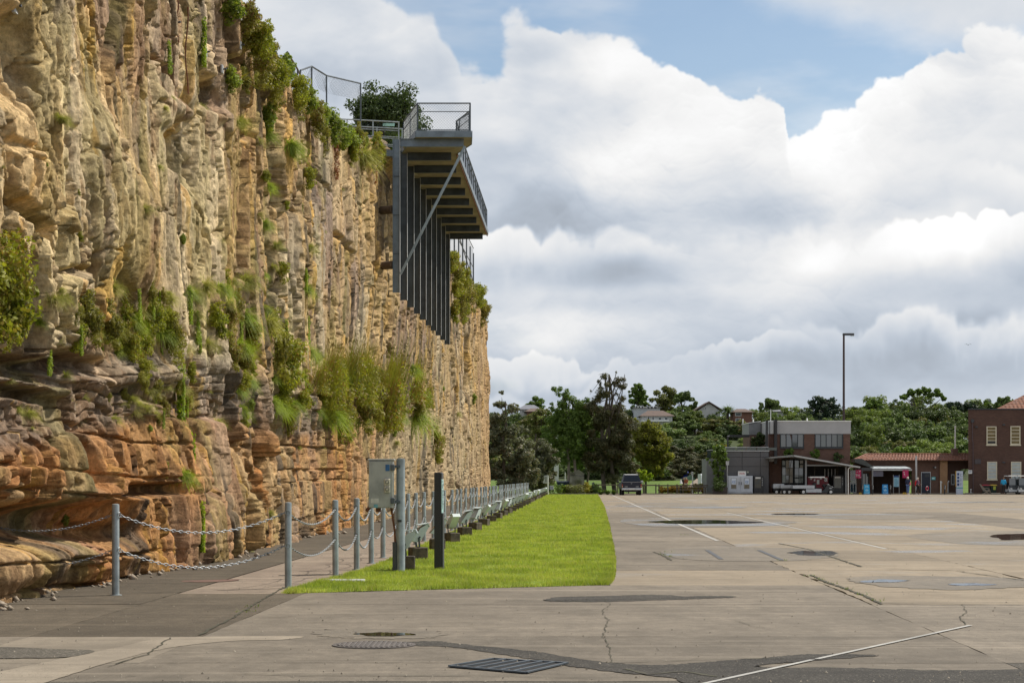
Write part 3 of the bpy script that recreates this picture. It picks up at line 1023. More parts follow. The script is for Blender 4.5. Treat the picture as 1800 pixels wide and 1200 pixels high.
o = blob_sheet('asphalt_patch', m_agg, [GP(-60, 1140), GP(20, 1138), GP(90, 1141), GP(165, 1144), GP(120, 1155), GP(40, 1157), GP(-60, 1157)], .008, .02)
tag(o, 'small dark asphalt patch at the left edge beside the pale strip', 'patch')
o = blob_sheet('rusty_cover_strip', mat('rust_stain', (.13, .07, .05), .85, 0, .3, 6), [GP(318, 1021.5), GP(360, 1019.5), GP(420, 1018.5), GP(400, 1022), GP(350, 1023.5)], .009, .02)
tag(o, 'rusty flat steel cover let into the asphalt by the wall', 'cover')

# worn, damp and mended areas out on the apron
m_worn = ground_mat('worn_concrete', (.19, .165, .13), (.245, .205, .155), .7, wet=.45, agg=.2, obj=.08)
for pts_, lab in (([GP(1165, 966), GP(1240, 960), GP(1360, 962), GP(1440, 966), GP(1475, 976), GP(1400, 985), GP(1300, 986), GP(1210, 983), GP(1170, 975)], 'worn damp slab surface round the two steel edges'),
                  ([GP(1390, 905), GP(1500, 902), GP(1640, 906), GP(1600, 912), GP(1480, 912)], 'darker worn area in the right middle distance'),
                  ([GP(1600, 940), GP(1720, 934), GP(1900, 934), GP(1900, 958), GP(1720, 957), GP(1640, 950)], 'damp margin round the puddle at the right edge'),
                  ([GP(1090, 914), GP(1180, 909), GP(1330, 911), GP(1400, 918), GP(1300, 926), GP(1150, 925)], 'damp margin round the long puddle'),
                  ([GP(1490, 1016), GP(1600, 1012), GP(1780, 1016), GP(1850, 1026), GP(1700, 1036), GP(1550, 1030)], 'damp stained area round the two streaky puddles'),
                  ([GP(560, 1108), GP(660, 1106), GP(770, 1110), GP(760, 1121), GP(640, 1122), GP(570, 1118)], 'damp margin round the bluish puddle by the manhole'),
                  ([GP(1085, 886), GP(1180, 883), GP(1260, 886), GP(1240, 892), GP(1120, 892)], 'damp area in front of the pickup')):
    o = blob_sheet('damp_patch', m_worn, pts_, .0052, .12, seed=len(lab)); tag(o, lab, 'patch')
# cracks
m_crk = mat('crack_fill', (.04, .033, .024), .95, 0, .3, 10, col2=(.06, .06, .03))
def crack(px_pts, wdt, seed):
    r_ = random.Random(seed)
    P = [Vector((*GP(*p), 0)) for p in px_pts]
    Q = []
    for a, b in zip(P[:-1], P[1:]):
        n = max(3, int((b - a).length / .16))
        for i in range(n):
            Q.append(a + (b - a) * (i / n) + Vector(((r_.random() - .5) * .035, (r_.random() - .5) * .05, 0)))
    Q.append(P[-1])
    mb = MB(); V = []
    for i, q in enumerate(Q):
        d = (Q[min(i + 1, len(Q) - 1)] - Q[max(i - 1, 0)]).normalized()
        s = Vector((-d.y, d.x, 0)) * wdt * (.35 + r_.random() * .9)
        V += [(q.x - s.x, q.y - s.y, .0095), (q.x + s.x, q.y + s.y, .0095)]
    return V, [(2 * i, 2 * i + 2, 2 * i + 3, 2 * i + 1) for i in range(len(Q) - 1)]
cm_ = MB()
for k_, (pp, wd) in enumerate([([(1060, 1050), (1072, 1062), (1058, 1075), (1070, 1090), (1060, 1118), (1068, 1130), (1074, 1150), (1072, 1166)], .005), ([(1425, 1010), (1450, 1022), (1480, 1032), (1520, 1047), (1551, 1062)], .03),
                         ([(1690, 1062), (1700, 1075), (1686, 1085), (1697, 1098)], .007), ([(500, 1032), (450, 1060), (420, 1080), (350, 1116)], .018), ([(300, 1121), (260, 1150), (190, 1172)], .010),
                         ([(1370, 955), (1420, 965), (1480, 985), (1515, 996)], .03), ([(1075, 1166), (1150, 1163), (1250, 1160), (1380, 1158)], .012), ([(1100, 1176), (1140, 1186), (1200, 1181), (1260, 1190)], .03),
                         ([(1290, 1090), (1320, 1100), (1345, 1104)], .006), ([(1150, 970), (1170, 978), (1180, 985)], .03), ([(430, 1185), (500, 1187), (900, 1189), (1075, 1193)], .012), ([(1545, 1060), (1620, 1062), (1800, 1063)], .02),
                         ([(900, 1078), (1100, 1076), (1400, 1070)], .006), ([(500, 1118), (800, 1119), (1065, 1118)], .008), ([(1560, 1000), (1680, 1003), (1800, 1020)], .02)]):
    V, F = crack(pp, wd, 40 + k_)
    cm_.add(V, F)
o = cm_.build('pavement_cracks', m_crk); tag(o, 'jagged dark cracks through the concrete', kind='stuff')

# painted line and joint sealing strips
m_wht = ground_mat('worn_white_paint', (.50, .49, .46), (.36, .35, .32), .7, obj=.02, streak=.3)
def line_strip(name, a, b, wd, label, m=m_wht, z=.011):
    A = Vector((*a, 0)); B = Vector((*b, 0)); d = (B - A).normalized(); s = Vector((-d.y, d.x, 0)) * wd / 2
    n = 24; V = []; F = []
    r_ = random.Random(int(A.x * 100))
    for i in range(n + 1):
        q = A + (B - A) * i / n
        k1, k2 = 1 - .12 * r_.random(), 1 - .12 * r_.random()
        V += [(q.x - s.x * k1, q.y - s.y * k1, z), (q.x + s.x * k2, q.y + s.y * k2, z)]
    F = [(2 * i, 2 * i + 2, 2 * i + 3, 2 * i + 1) for i in range(n)]
    o = MB().add(V, F).build(name, m); tag(o, label, 'painted line')
line_strip('painted_line', GP(1235, 1203), GP(1428, 1160.5), .055, 'near half of the white line crossing the lower right corner')
line_strip('painted_line', GP(1436, 1159), GP(1706, 1099.5), .055, 'far half of the white line, ending at a crack in the concrete')
line_strip('joint_strip', LP(3.55, 50.8)[:2], LP(3.15, 186)[:2], .10, 'pale straight strip running away towards the parked pickup', m_wht, .006)
line_strip('joint_strip', LP(6.95, 45)[:2], LP(6.85, 92)[:2], .09, 'pale straight strip right of the long puddle', m_wht, .006)
line_strip('joint_strip', GP(1050, 907), GP(1690, 907.5), .35, 'pale strip lying across the apron beyond the long puddle', m_pale, .0065)
line_strip('steel_edge', GP(1243, 967), GP(1268, 983), .10, 'left of two short steel edges let into the concrete', dark_grey, .012)
line_strip('steel_edge', GP(1334, 967), GP(1375, 985), .10, 'right of two short steel edges let into the concrete', dark_grey, .012)

# puddles
m_pud = bpy.data.materials.new('puddle_water'); m_pud.use_nodes = True
p_ = m_pud.node_tree.nodes['Principled BSDF']
p_.inputs['Base Color'].default_value = (.025, .023, .020, 1); p_.inputs['Roughness'].default_value = .035; p_.inputs['Specular IOR Level'].default_value = .5
m_film = mat('damp_film', (.10, .088, .07), .30, 0, .3, 1.2, spec=.5)


def puddle(px0, px1, py0, py1, label, m=m_pud, seed=0, z=.0085):
    r_ = random.Random(seed + 5)
    n = 14; pts_ = []
    cx, cy = (px0 + px1) / 2, (py0 + py1) / 2
    for i in range(n):
        a = 2 * math.pi * i / n
        k = .62 + .45 * r_.random()
        pts_.append(GP(cx + (px1 - px0) / 2 * math.cos(a) * k, cy - (py1 - py0) / 2 * math.sin(a) * (.55 + .5 * r_.random())))
    Ym = GP(cx, cy)[1]
    o = blob_sheet('puddle', m, pts_, z, .03 * Ym / 20, seed=seed)
    tag(o, label, 'puddle')
puddle(1128, 1345, 913.5, 921.5, 'long dark puddle lying across the apron in line with the lawn', seed=1, z=.010)
puddle(1345, 1450, 901.8, 905.0, 'thin dark puddle behind the long one', seed=2)
puddle(1690, 1990, 936, 951, 'dark puddle running out of the picture on the right', seed=3)
puddle(618, 738, 1111, 1119, 'small bluish puddle behind the round manhole cover', seed=4)
puddle(1385, 1478, 967, 977, 'shallow puddle in the broken slab near the steel edges', seed=5)
puddle(1510, 1600, 1018, 1025, 'left one of two streaky puddles on the right', seed=6)
puddle(1650, 1760, 1025, 1030, 'right one of two streaky puddles on the right', seed=7)
puddle(1170, 1330, 889.5, 893.5, 'wet sheet in front of the far one', m_film, 11, .0078)
puddle(1640, 1800, 881, 883.5, 'narrow wet sheet in front of the dark brick building', m_film, 16, .0078)

# manhole cover and grate
mh = thing('manhole_cover', 'round ribbed iron manhole cover in the foreground concrete', 'manhole cover', (-1.32, 19.05, 0))
iron = mat('worn_iron', (.11, .095, .085), .6, .4, .3, 9)
MB().lathe([(.40, .0), (.40, .012), (.36, .012), (.36, .009)], n=36).build('frame', iron, mh)
d_ = MB()
for k in range(-7, 8):
    x = k * .048; h = math.sqrt(max(0, .35 ** 2 - x * x))
    d_.bbox(x - .014, x + .014, -h, h, .008, .020, .004)
d_.build('cover_rib', iron, mh)
gr = thing('drain_grate', 'slanted steel drain grate in the foreground', 'drain', (-.02, 16.95, 0))
A_, B_, C_, D_ = [Vector((GP(*q)[0] + .02, GP(*q)[1] - 16.95, 0)) for q in ((790, 1172.5), (868, 1159.5), (997, 1167), (925, 1184))]
pit_sheet = MB().add([(v.x, v.y, .0105) for v in (A_, D_, C_, B_)], [(0, 1, 2, 3)]); pit_sheet.build('pit_shade', mat('drain_shade', (.012, .011, .01), 1.0, 0, .2), gr)  # flat sheet; the drain's inner shade is put into its colour
for k in range(7):
    f = k / 6
    a = A_ + (D_ - A_) * f; b = B_ + (C_ - B_) * f
    MB().bar((a.x, a.y, .016), (b.x, b.y, .016), .028, .012).build('bar', galv_dark, gr)
for a, b in ((A_, D_), (B_, C_)):
    MB().bar((a.x, a.y, .015), (b.x, b.y, .015), .035, .012).build('rim', galv_dark, gr)
o = MB().bbox(-.33, .33, -.16, .16, 0, .045, .01).build('valve_cover', light_grey, loc=(*GP(603, 1024), .01)); tag(o, 'pale flat cover plate in the grass by the nearest posts', 'cover')

# ------------------------------------------------------------------ lawn
def lawn_edges(Y):
    L = np.interp(Y, [27.5, 28.4, 31, 34, 37, 60, 173, 193], [-4.05, -4.05, -3.85, -3.68, -3.62, -3.62, -3.75, -3.9])
    Rr = np.interp(Y, [27.5, 29.8, 40, 70, 112, 193], [.38, .47, .66, 1.0, 1.38, 1.8])
    return L, Rr


m_soil = ground_mat('lawn_thatch', (.17, .25, .03), (.33, .39, .06), .95, obj=0, streak=.2)
Yl = np.concatenate([np.linspace(27.6, 60, 120), np.linspace(60.5, 193, 120)])
V = []; F = []
nj = 40
for i, y in enumerate(Yl):
    l, r = lawn_edges(y)
    y0_ = y
    for j in range(nj + 1):
        f = j / nj
        L = l + (r - l) * f
        yy = y + (2.2 * f * np.clip(1 - (y - 27.6) / 6.0, 0, 1))        # the near edge runs slightly away to the right
        e = min(f, 1 - f) * (r - l)
        z = .020 * min(1, e / .12) * min(1, (y - 27.55) / .3) + .010 * float(vnoise(np.array([L * 2.0]), np.array([yy * 1.0]), 5)[0])
        jx = .05 * (random.random() - .5) if j in (0, nj) else 0
        jy = .10 * (random.random() - .5) if i == 0 else 0
        V.append((*LP(L + jx, yy + jy)[:2], max(z, .004) if 0 < j < nj else .002))
for i in range(len(Yl) - 1):
    for j in range(nj):
        a = i * (nj + 1) + j
        F.append((a, a + 1, a + nj + 2, a + nj + 1))
lawn = np_mesh('lawn', np.array(V), np.array(F), m_soil, smooth=True)
tag(lawn, 'long strip of bright green mown lawn', kind='structure')

m_grass = leafmat('grass_blades', (.17, .27, .022), (.46, .49, .10), .42, .6, 0, dry=(.42, .38, .12), patch=.42)


def blades(name, n, ymin, ymax, hgt, wid, pw, seed, edge_fn=lawn_edges, z0=.004):
    g_ = np.random.default_rng(seed)
    u = g_.random(n)
    Y = (ymin ** (1 - pw) + u * (ymax ** (1 - pw) - ymin ** (1 - pw))) ** (1 / (1 - pw))
    l, r = edge_fn(Y)
    f = g_.random(n); edgy = g_.random(n) < .14
    f = np.where(edgy, np.where(g_.random(n) < .5, f * .02, 1 - f * .02), f)
    L = l + (r - l) * f + (g_.random(n) - .5) * np.where(edgy, .20, .06)
    Yw = Y + 2.2 * f * np.clip(1 - (Y - 27.6) / 6.0, 0, 1)
    tuft = .6 + .8 * vnoise(L * 3.1, Yw * 1.6, 77)
    sc = (Y / 35.0) ** .75
    h = hgt * (.5 + g_.random(n)) * tuft * sc ** .25; w_ = wid * (.6 + .8 * g_.random(n)) * sc
    a = g_.random(n) * 6.283; lean = (g_.random(n) - .2) * .9
    X = L + K * Yw
    dx, dy = np.cos(a), np.sin(a)
    bx_ = np.stack([X - dy * w_ / 2, Yw + dx * w_ / 2, np.full(n, z0)], 1); b2 = np.stack([X + dy * w_ / 2, Yw - dx * w_ / 2, np.full(n, z0)], 1)
    tp = np.stack([X + dx * h * lean, Yw + dy * h * lean, z0 + h], 1)
    V = np.stack([bx_, b2, tp], 1).reshape(-1, 3)
    o = np_mesh(name, V, np.arange(3 * n).reshape(-1, 3), m_grass)
    tag(o, 'short bright blades of the mown lawn', 'grass', kind='stuff')
    return o


blades('grass', 300000, 27.55, 192, .055, .013, 2.0, 3)


# grit, leaves and twigs lying on the foreground concrete
g_ = np.random.default_rng(31)
n = 1800
Yv = 15.6 + 30 * g_.random(n) ** 1.6; Xv = (g_.random(n) - .48) * Yv * .56
keep = ~((Xv - K * Yv > -4.1) & (Xv - K * Yv < 1.0) & (Yv > 27.4)) & (Xv - K * Yv > -6.6)
Xv, Yv = Xv[keep], Yv[keep]; n = len(Xv)
sz = .004 + .012 * g_.random(n) ** 3
a = g_.random(n) * 6.28
ca, sa = np.cos(a) * sz, np.sin(a) * sz
B4 = np.stack([np.stack([Xv + ca, Yv + sa * 1.5, np.full(n, .007)], 1), np.stack([Xv - sa, Yv + ca, np.full(n, .007)], 1), np.stack([Xv - ca, Yv - sa, np.full(n, .007)], 1), np.stack([Xv, Yv, .009 + sz], 1)], 1).reshape(-1, 3)
Fq = (np.array([[0, 1, 3], [1, 2, 3], [2, 0, 3]])[None] + 4 * np.arange(n)[:, None, None]).reshape(-1, 3)
m_grit = mat('grit', (.05, .04, .03), .9, 0, .3, 20, col2=(.26, .23, .18), island=.9)
o = np_mesh('grit', B4, Fq, m_grit); tag(o, 'grit, leaf scraps and twigs scattered on the concrete', kind='stuff')
# weeds in the joints
g_ = np.random.default_rng(32)
V_ = []
for (px, py) in [(1425, 1012), (1440, 1018), (1462, 1026), (1490, 1036), (1515, 1045), (1540, 1056), (430, 1075), (445, 1066), (1178, 978), (1165, 975), (1172, 970), (1380, 985), (1205, 940)]:
    x, y = GP(px, py)
    for _ in range(14):
        bx, by = x + g_.normal() * .06, y + g_.normal() * .12
        a = g_.random() * 6.28; h = .02 + .04 * g_.random()
        V_ += [(bx - .006 * math.sin(a), by + .006 * math.cos(a), .004), (bx + .006 * math.sin(a), by - .006 * math.cos(a), .004), (bx + h * math.cos(a), by + h * math.sin(a), h)]
o = np_mesh('joint_weeds', np.array(V_), np.arange(len(V_)).reshape(-1, 3), leafmat('weed_green', (.06, .10, .02), (.18, .22, .05), .35)); tag(o, 'small weeds growing in the joints of the concrete', kind='stuff')
# ================================================================== chained posts, floodlights, box on pole, sign post
POST_H = 1.25
def make_post(label):
    t = thing('chain_post', label, 'post', group='galvanised posts with chains')
    MB().lathe([(.050, .012), (.050, POST_H - .02), (.046, POST_H - .006), (.030, POST_H), (.001, POST_H + .002)], n=18).build('pole', galv, t, smooth=True)
    MB().lathe([(.085, 0.0), (.085, .010), (.052, .014)], n=18).build('base_plate', galv, t)
    for z in (1.10, .62):
        r_ = MB(); n = 12
        for k in range(n):
            a0, a1 = 2 * math.pi * k / n, 2 * math.pi * (k + 1) / n
            r_.tube((.035 * math.cos(a0), -.058 - .0, z + .035 * math.sin(a0)), (.035 * math.cos(a1), -.058, z + .035 * math.sin(a1)), .006, n=5, caps=False)
        r_.build('ring', galv, t)
    return t


chain_steel = mat('chain_steel', (.21, .23, .25), .5, .35, .3, 8)


def chain_mesh(span, sag, n):
    mb = MB()
    pts_ = [Vector((0, span * i / n, -4 * sag * (i / n) * (1 - i / n))) for i in range(n + 1)]
    for i in range(n):
        a, b = pts_[i], pts_[i + 1]
        d = (b - a).normalized(); c = (a + b) / 2
        hl = (b - a).length * .5 + .010
        up = Vector((0, 0, 1)); s1 = d.cross(up).normalized(); s2 = s1.cross(d)
        sd = s1 if i % 2 else s2
        q = 8
        ring = []
        for k in range(q):
            an = 2 * math.pi * k / q
            ring.append(c + d * (hl * math.cos(an)) + sd * (.014 * math.sin(an)))
        for k in range(q):
            mb.tube(ring[k], ring[(k + 1) % q], .0045, n=4, caps=False)
    o = mb.build('chain', chain_steel)
    return o


post_Y = [32.15 + 2.62 * k for k in range(47)]
posts = [(-3.26 - .0, 29.0)] + [(-3.90 + K * y + .03 * math.sin(y * 3.1), y) for y in post_Y]
p0 = make_post('chain post at the near tip of the lawn, first of the long row')
allp = [(p0, *posts[0])]
p0.location = (posts[0][0], posts[0][1], 0)
near_lab = ['second post of the row, on the pale kerb just behind the lawn tip', 'third post of the row, left of the grey electrical box', 'fourth post, seen directly below the grey electrical box', 'fifth post, seen just left of the steel pole carrying the box',
            'first post to the right of the steel pole', 'second post to the right of the steel pole', 'third post to the right of the steel pole', 'post partly hidden behind the left edge of the black sign post']
for i, (x, y) in enumerate(posts[1:]):
    lab = near_lab[i] if i < len(near_lab) else 'post in the far stretch of the long chained row beside the path'
    d = dup(p0, (x, y, 0), rz=random.uniform(-.3, .3), label=lab)
    d.rotation_euler = (random.uniform(-.008, .008), random.uniform(-.008, .008), random.uniform(-.2, .2))
    allp.append((d, x, y))
cp = dup(p0, (-5.415, 27.2, 0), rz=1.2, label='corner post standing alone on the asphalt in front of the wall')
ep = dup(p0, (-7.45, 26.75, 0), rz=1.2, label='end post against the rock at the left edge')
chp = chain_mesh(2.5, .23, 46)
first = True
def chain_between(a, b, z, label):
    global first
    A = Vector((a[0], a[1], z)); B = Vector((b[0], b[1], z)); d = B - A
    if first:
        o = chp; first = False
    else:
        o = chp.copy(); COL.objects.link(o)
    o.location = A
    o.rotation_euler = (0, 0, math.atan2(-d.x, d.y))
    k = d.length / 2.5
    o.scale = (1, k, .8 + .45 * random.random())
    tag(o, label, 'chain', 'chains strung between the posts')
for z, nm in ((1.10, 'upper'), (.62, 'lower')):
    chain_between((-7.45, 26.75), (-5.46, 27.2), z, nm + ' chain leaving the picture left of the corner post')
    chain_between((-5.37, 27.2), (posts[0][0] - .05, 29.0), z, nm + ' chain between the corner post and the lawn tip post')
    chain_between((posts[0][0], 29.06), (posts[1][0], posts[1][1] - .05), z, nm + ' chain between the first and second post of the row')
    for i in range(1, len(posts) - 1):
        chain_between((posts[i][0], posts[i][1] + .05), (posts[i + 1][0], posts[i + 1][1] - .05), z, nm + ' chain in the stretch %s' % ('between the second post and the steel pole' if i < 4 else 'between the steel pole and the black sign post' if i < 9 else 'of the row beyond the black sign post'))

# floodlights on concrete blocks
m_blk = mat('mossy_block', (.045, .036, .026), .95, 0, .5, 7.0, col2=(.13, .10, .07), bump=.01)
m_lens = mat('lamp_glass', (.35, .38, .38), .08, 0, .1, 2)
lamp_galv = mat('lamp_zinc', (.46, .51, .51), .5, .15, .12, 4)
def make_flood():
    t = thing('floodlight', 'galvanised floodlight on a concrete block at the lawn edge', 'floodlight', group='floodlights aimed at the rock wall')
    MB().bbox(-.16, .16, -.15, .15, 0, .23, .015).build('block', m_blk, t)
    y = MB()
    for s in (-1, 1):
        y.bar((0, s * .105, .235), (-.02, s * .115, .42), .035, .010)
    y.bar((0, -.105, .238), (0, .105, .238), .035, .010)
    y.build('bracket', galv_dark, t)
    b = MB()      # lamp body: wedge that opens towards the wall (-x)
    prof = [(-.17, .0), (-.02, -.055), (.06, -.03), (.10, .10), (.06, .12), (-.19, .05)]
    ang = math.radians(-52)
    P = [(x * math.cos(ang) - z * math.sin(ang), .45 + x * math.sin(ang) + z * math.cos(ang)) for x, z in [(-.05, -.15), (.09, -.10), (.10, .12), (-.02, .27), (-.07, .25)]]
    P = [(-.17, .36), (-.05, .33), (.03, .36), (.19, .62), (.16, .68), (.02, .60)]
    b.extr(P, 'y', -.105, .105)
    b.build('lamp_body', lamp_galv, t)
    MB().add([(-.172, -.095, .366), (.013, -.095, .604), (.013, .095, .604), (-.172, .095, .366)], [(0, 1, 2, 3)]).build('lens', m_lens, t, loc=(-.004, 0, .003))
    v = MB(); v.extr([(.16, .682), (.20, .62), (.215, .625), (.175, .70), (-.03, .665), (-.028, .652)], 'y', -.118, .118); v.build('visor', lamp_galv, t)
    MB().tube((-.0, -.13, .43), (.0, .13, .43), .014, n=8).build('bolt', black_paint, t)
    return t
fl = make_flood()
fY = [34.3, 38.7, 44.0, 49.0] + [49.0 + 5.6 * k for k in range(1, 26)]
fl_lab = {0: 'floodlight on its block half hidden behind the steel pole', 1: 'floodlight on its block just right of the steel pole, lamp tipped up', 2: 'floodlight on its block hidden behind the black sign post', 3: 'first floodlight to the right of the black sign post'}
for i, y in enumerate(fY):
    L = -3.12 if i else -2.98
    tgt = fl if i == 0 else dup(fl, (0, 0, 0))
    tgt.location = (L + K * y, y, .03)
    tgt.rotation_euler = (0, 0, [.0, .35, .2, -.9, .5, 1.0, -.3, .15, 1.3, -.6, 1.1, .4][i % 12])
    tgt['label'] = fl_lab.get(i, 'floodlight in the far stretch of the row along the lawn edge')

# electrical box on a steel pole
t = thing('electrical_box', 'grey metal electrical box with dials on a thick galvanised pole', 'electrical box', (-1.885, 33.7, 0))
m_box = mat('grimy_grey_cabinet', (.25, .26, .25), .55, .2, .35, 3.5, col2=(.40, .41, .39))
MB().lathe([(.085, 0), (.075, .03), (.073, 1.90), (.069, 1.93), (.01, 1.935)], n=24).build('pole', mat('pole_galv', (.27, .31, .33), .5, .3, .3, 3.5), t, smooth=True)
bxp = MB().bbox(-.53, -.115, -.17, .10, 1.10, 1.90, .012).build('cabinet', m_box, t)
MB().bbox(-.545, -.095, -.185, .115, 1.902, 1.925, .006).build('rain_cap', m_box, bxp)
MB().bbox(-.525, -.165, -.185, -.172, 1.115, 1.885, .004).build('cabinet_door', m_box, t)
hg = MB()
for z in (1.22, 1.78): hg.bbox(-.155, -.09, -.195, -.15, z - .05, z + .05, .008)
hg.build('hinge', galv_dark, bxp)
m_ivory = mat('ivory_plastic', (.48, .45, .36), .5, 0, .2, 6)
dl = MB()
for z in (1.535, 1.415): dl.bbox(-.265, -.165, -.215, -.187, z - .055, z + .055, .01)
dl.build('dial_box', m_ivory, t)
for z in (1.535, 1.415):
    k_ = MB(); n = 16
    k_.tube((-.215, -.216, z), (-.215, -.226, z), .036, n=16); k_.build('dial', mat('dial_grey', (.20, .20, .18), .5), t)
    k_ = MB().tube((-.215, -.2265, z), (-.215, -.24, z), .018, n=12); k_.build('knob', m_ivory, t)
MB().box(-.245, -.175, -.190, -.186, 1.72, 1.83).build('sticker', mat('blue_sticker', (.02, .10, .26), .4, 0, .2, 10), t)
MB().box(-.49, -.36, -.190, -.186, 1.18, 1.26).build('sticker', mat('pale_sticker', (.5, .5, .47), .6, 0, .2, 10), t)
MB().box(-.44, -.375, -.1925, -.188, 1.10, 1.16).build('sticker', mat('teal_sticker', (.12, .30, .36), .6, 0, .2, 10), t)
MB().tube((-.51, -.03, 1.12), (-.57, -.09, 1.05), .03, n=10).build('socket', rust, t)
MB().bbox(-.41, -.33, -.10, -.0, 1.03, 1.10, .01).build('socket', rust, t)
c_ = MB().path([(-.16, -.02, 1.10), (-.14, -.02, .98), (-.10, -.01, .72), (-.085, 0, .3), (-.085, 0, .0)], .018, 8); c_.build('conduit', rust, t)
MB().bbox(-.135, -.072, -.05, .06, 0, .52, .006).build('cable_guard', dark_grey, t)
MB().box(-.05, .02, -.079, -.070, .86, .90).build('band', black_paint, t)
st = MB()
for z in (1.2, 1.8): st.bbox(-.12, .0, -.085, .085, z - .02, z + .02, .004)
st.build('clamp', galv_dark, t)

# black interpretive sign post
t = thing('sign_post', 'tall black interpretive post with a pale printed side panel', 'sign post', (AT(772, 34.4), 34.4, 0), rz=R(-10))
MB().bbox(-.075, .045, -.07, .09, 0, 1.70, .008).build('body', black_paint, t)
MB().bbox(.047, .078, -.045, .065, .0, 1.0, .004).build('fin', dark_grey, t)
MB().bbox(.049, .060, -.066, .088, 1.0, 1.58, .003).build('panel', mat('panel_blue', (.33, .50, .50), .4, 0, .1, 8), t)
MB().bbox(.049, .058, -.066, .088, 1.59, 1.69, .003).build('panel', dark_grey, t)
tx = MB()
r_ = random.Random(4)
for k in range(26):
    z = 1.55 - k * .020
    if r_.random() < .15: continue
    tx.box(.0605, .0625, -.055, -.055 + .05 + .08 * r_.random(), z - .005, z + .004)
tx.build('lettering', mat('print_dark', (.03, .05, .06), .6), t)

# rock bolts with plates
for i, (px, py) in enumerate([(58, 12), (122, 24), (205, 4), (437, 80), (420, 122), (50, 118), (392, 92), (367, 250), (432, 28), (352, 40)]):
    Y, z = CL(px, py, -7.3)
    P = rock_point(Y, z)
    lab = ['on the bulge at the upper left corner', 'right of the upper left bulge', 'at the top edge above the ochre slab', 'under the rim near the overhanging shrubs', 'a little below the rim bolt', 'in the dark hollow on the left', 'beside the hanging root', 'at the tip of the dark overhang', 'highest, close under the rim shrubs', 'between the two rusty cables'][i]
    t = thing('rock_bolt', 'pale steel rock bolt plate ' + lab, 'rock bolt', P, group='rock bolts in the wall')
    MB().bbox(-.03, .02, -.08, .08, -.09, .09, .01).build('plate', light_grey, t)
    MB().tube((.0, 0, 0), (.09, -.02, .01), .02, n=8).build('bolt', dark_grey, t)
# ================================================================== lookout platform
ZD = 13.86
pf = thing('lookout_platform', 'steel lookout platform hung on tall columns from the rim of the quarry wall', 'platform', LP(-5.6, 72))
O = Vector(pf.location)
def Q(L, Y, z): 
    x, y, _ = LP(L, Y); return (x - O.x, y - O.y, z)
beamC = None
first_col = None
for i in range(10):
    Y = 72 + 3.09 * i
    # I-section column: web faces the camera, sunlight on the right flange put into its paler paint
    c = MB()
    x0 = Q(-6.70, Y, 0)[0]; y = Y - O.y
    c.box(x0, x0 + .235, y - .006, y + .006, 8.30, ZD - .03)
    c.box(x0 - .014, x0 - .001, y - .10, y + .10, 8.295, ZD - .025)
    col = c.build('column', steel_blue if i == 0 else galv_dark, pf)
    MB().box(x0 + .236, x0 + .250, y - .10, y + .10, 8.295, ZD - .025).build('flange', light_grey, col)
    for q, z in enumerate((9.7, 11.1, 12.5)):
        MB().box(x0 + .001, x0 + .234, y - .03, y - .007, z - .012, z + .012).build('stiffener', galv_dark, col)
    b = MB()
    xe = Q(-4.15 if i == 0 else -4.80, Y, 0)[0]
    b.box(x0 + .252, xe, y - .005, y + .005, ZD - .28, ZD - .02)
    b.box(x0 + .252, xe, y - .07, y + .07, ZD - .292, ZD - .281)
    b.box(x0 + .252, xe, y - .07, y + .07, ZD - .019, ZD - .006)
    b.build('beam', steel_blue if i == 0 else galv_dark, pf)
    if i < 9:
        soffit = MB().quad(Q(-6.5, Y + .1, ZD - .003), Q(-4.60, Y + .1, ZD - .003), Q(-4.60, Y + 2.99, ZD - .003), Q(-6.5, Y + 2.99, ZD - .003))
        soffit.build('soffit_board', mat('soffit_ply', (.27, .225, .16), .8, 0, .25, 1.5), pf)
    # ties back to the rock
    if i % 3 == 0:
        for z in (9.3, 11.3):
            rp = rock_point(Y + .5, z)
            MB().tube((x0 - .02, y, z), (max(rp.x - O.x - .1, x0 - .5), y + .3, z), .15, n=14).build('rock_tie', mat('rusty_pipe', (.13, .085, .055), .8, .1, .4, 3), pf)
deck = MB()
poly = [(-5.84, 71.6), (-3.85, 71.6), (-3.95, 73.2), (-4.58, 75.2), (-4.58, 100.4), (-6.75, 100.4), (-6.75, 75.5)]
deck.prism([(Q(l, y, 0)[0], Q(l, y, 0)[1]) for l, y in poly], ZD, ZD + .10)
deck.build('deck', mat('deck_concrete', (.30, .27, .21), .85, 0, .2, 1.0), pf)
fas = MB()
for (a, b) in zip(poly, poly[1:] + poly[:1]):
    if a[0] < -6.7 and b[0] < -6.7: continue
    pa, pb = Vector(Q(a[0], a[1], ZD + .10)), Vector(Q(b[0], b[1], ZD + .10))
    m_ = (pa + pb) / 2
    nrm = Vector(((pb - pa).y, -(pb - pa).x, 0)).normalized() * .02
    fas.bar(pa + nrm, pb + nrm, .03, .23)
fas.build('edge_channel', steel_blue, pf)
rb = MB(); rb.bar(Q(-4.60, 75.3, ZD - .05), Q(-4.60, 100.4, ZD - .05), .04, .06); rb.build('edge_strip', rust, pf)
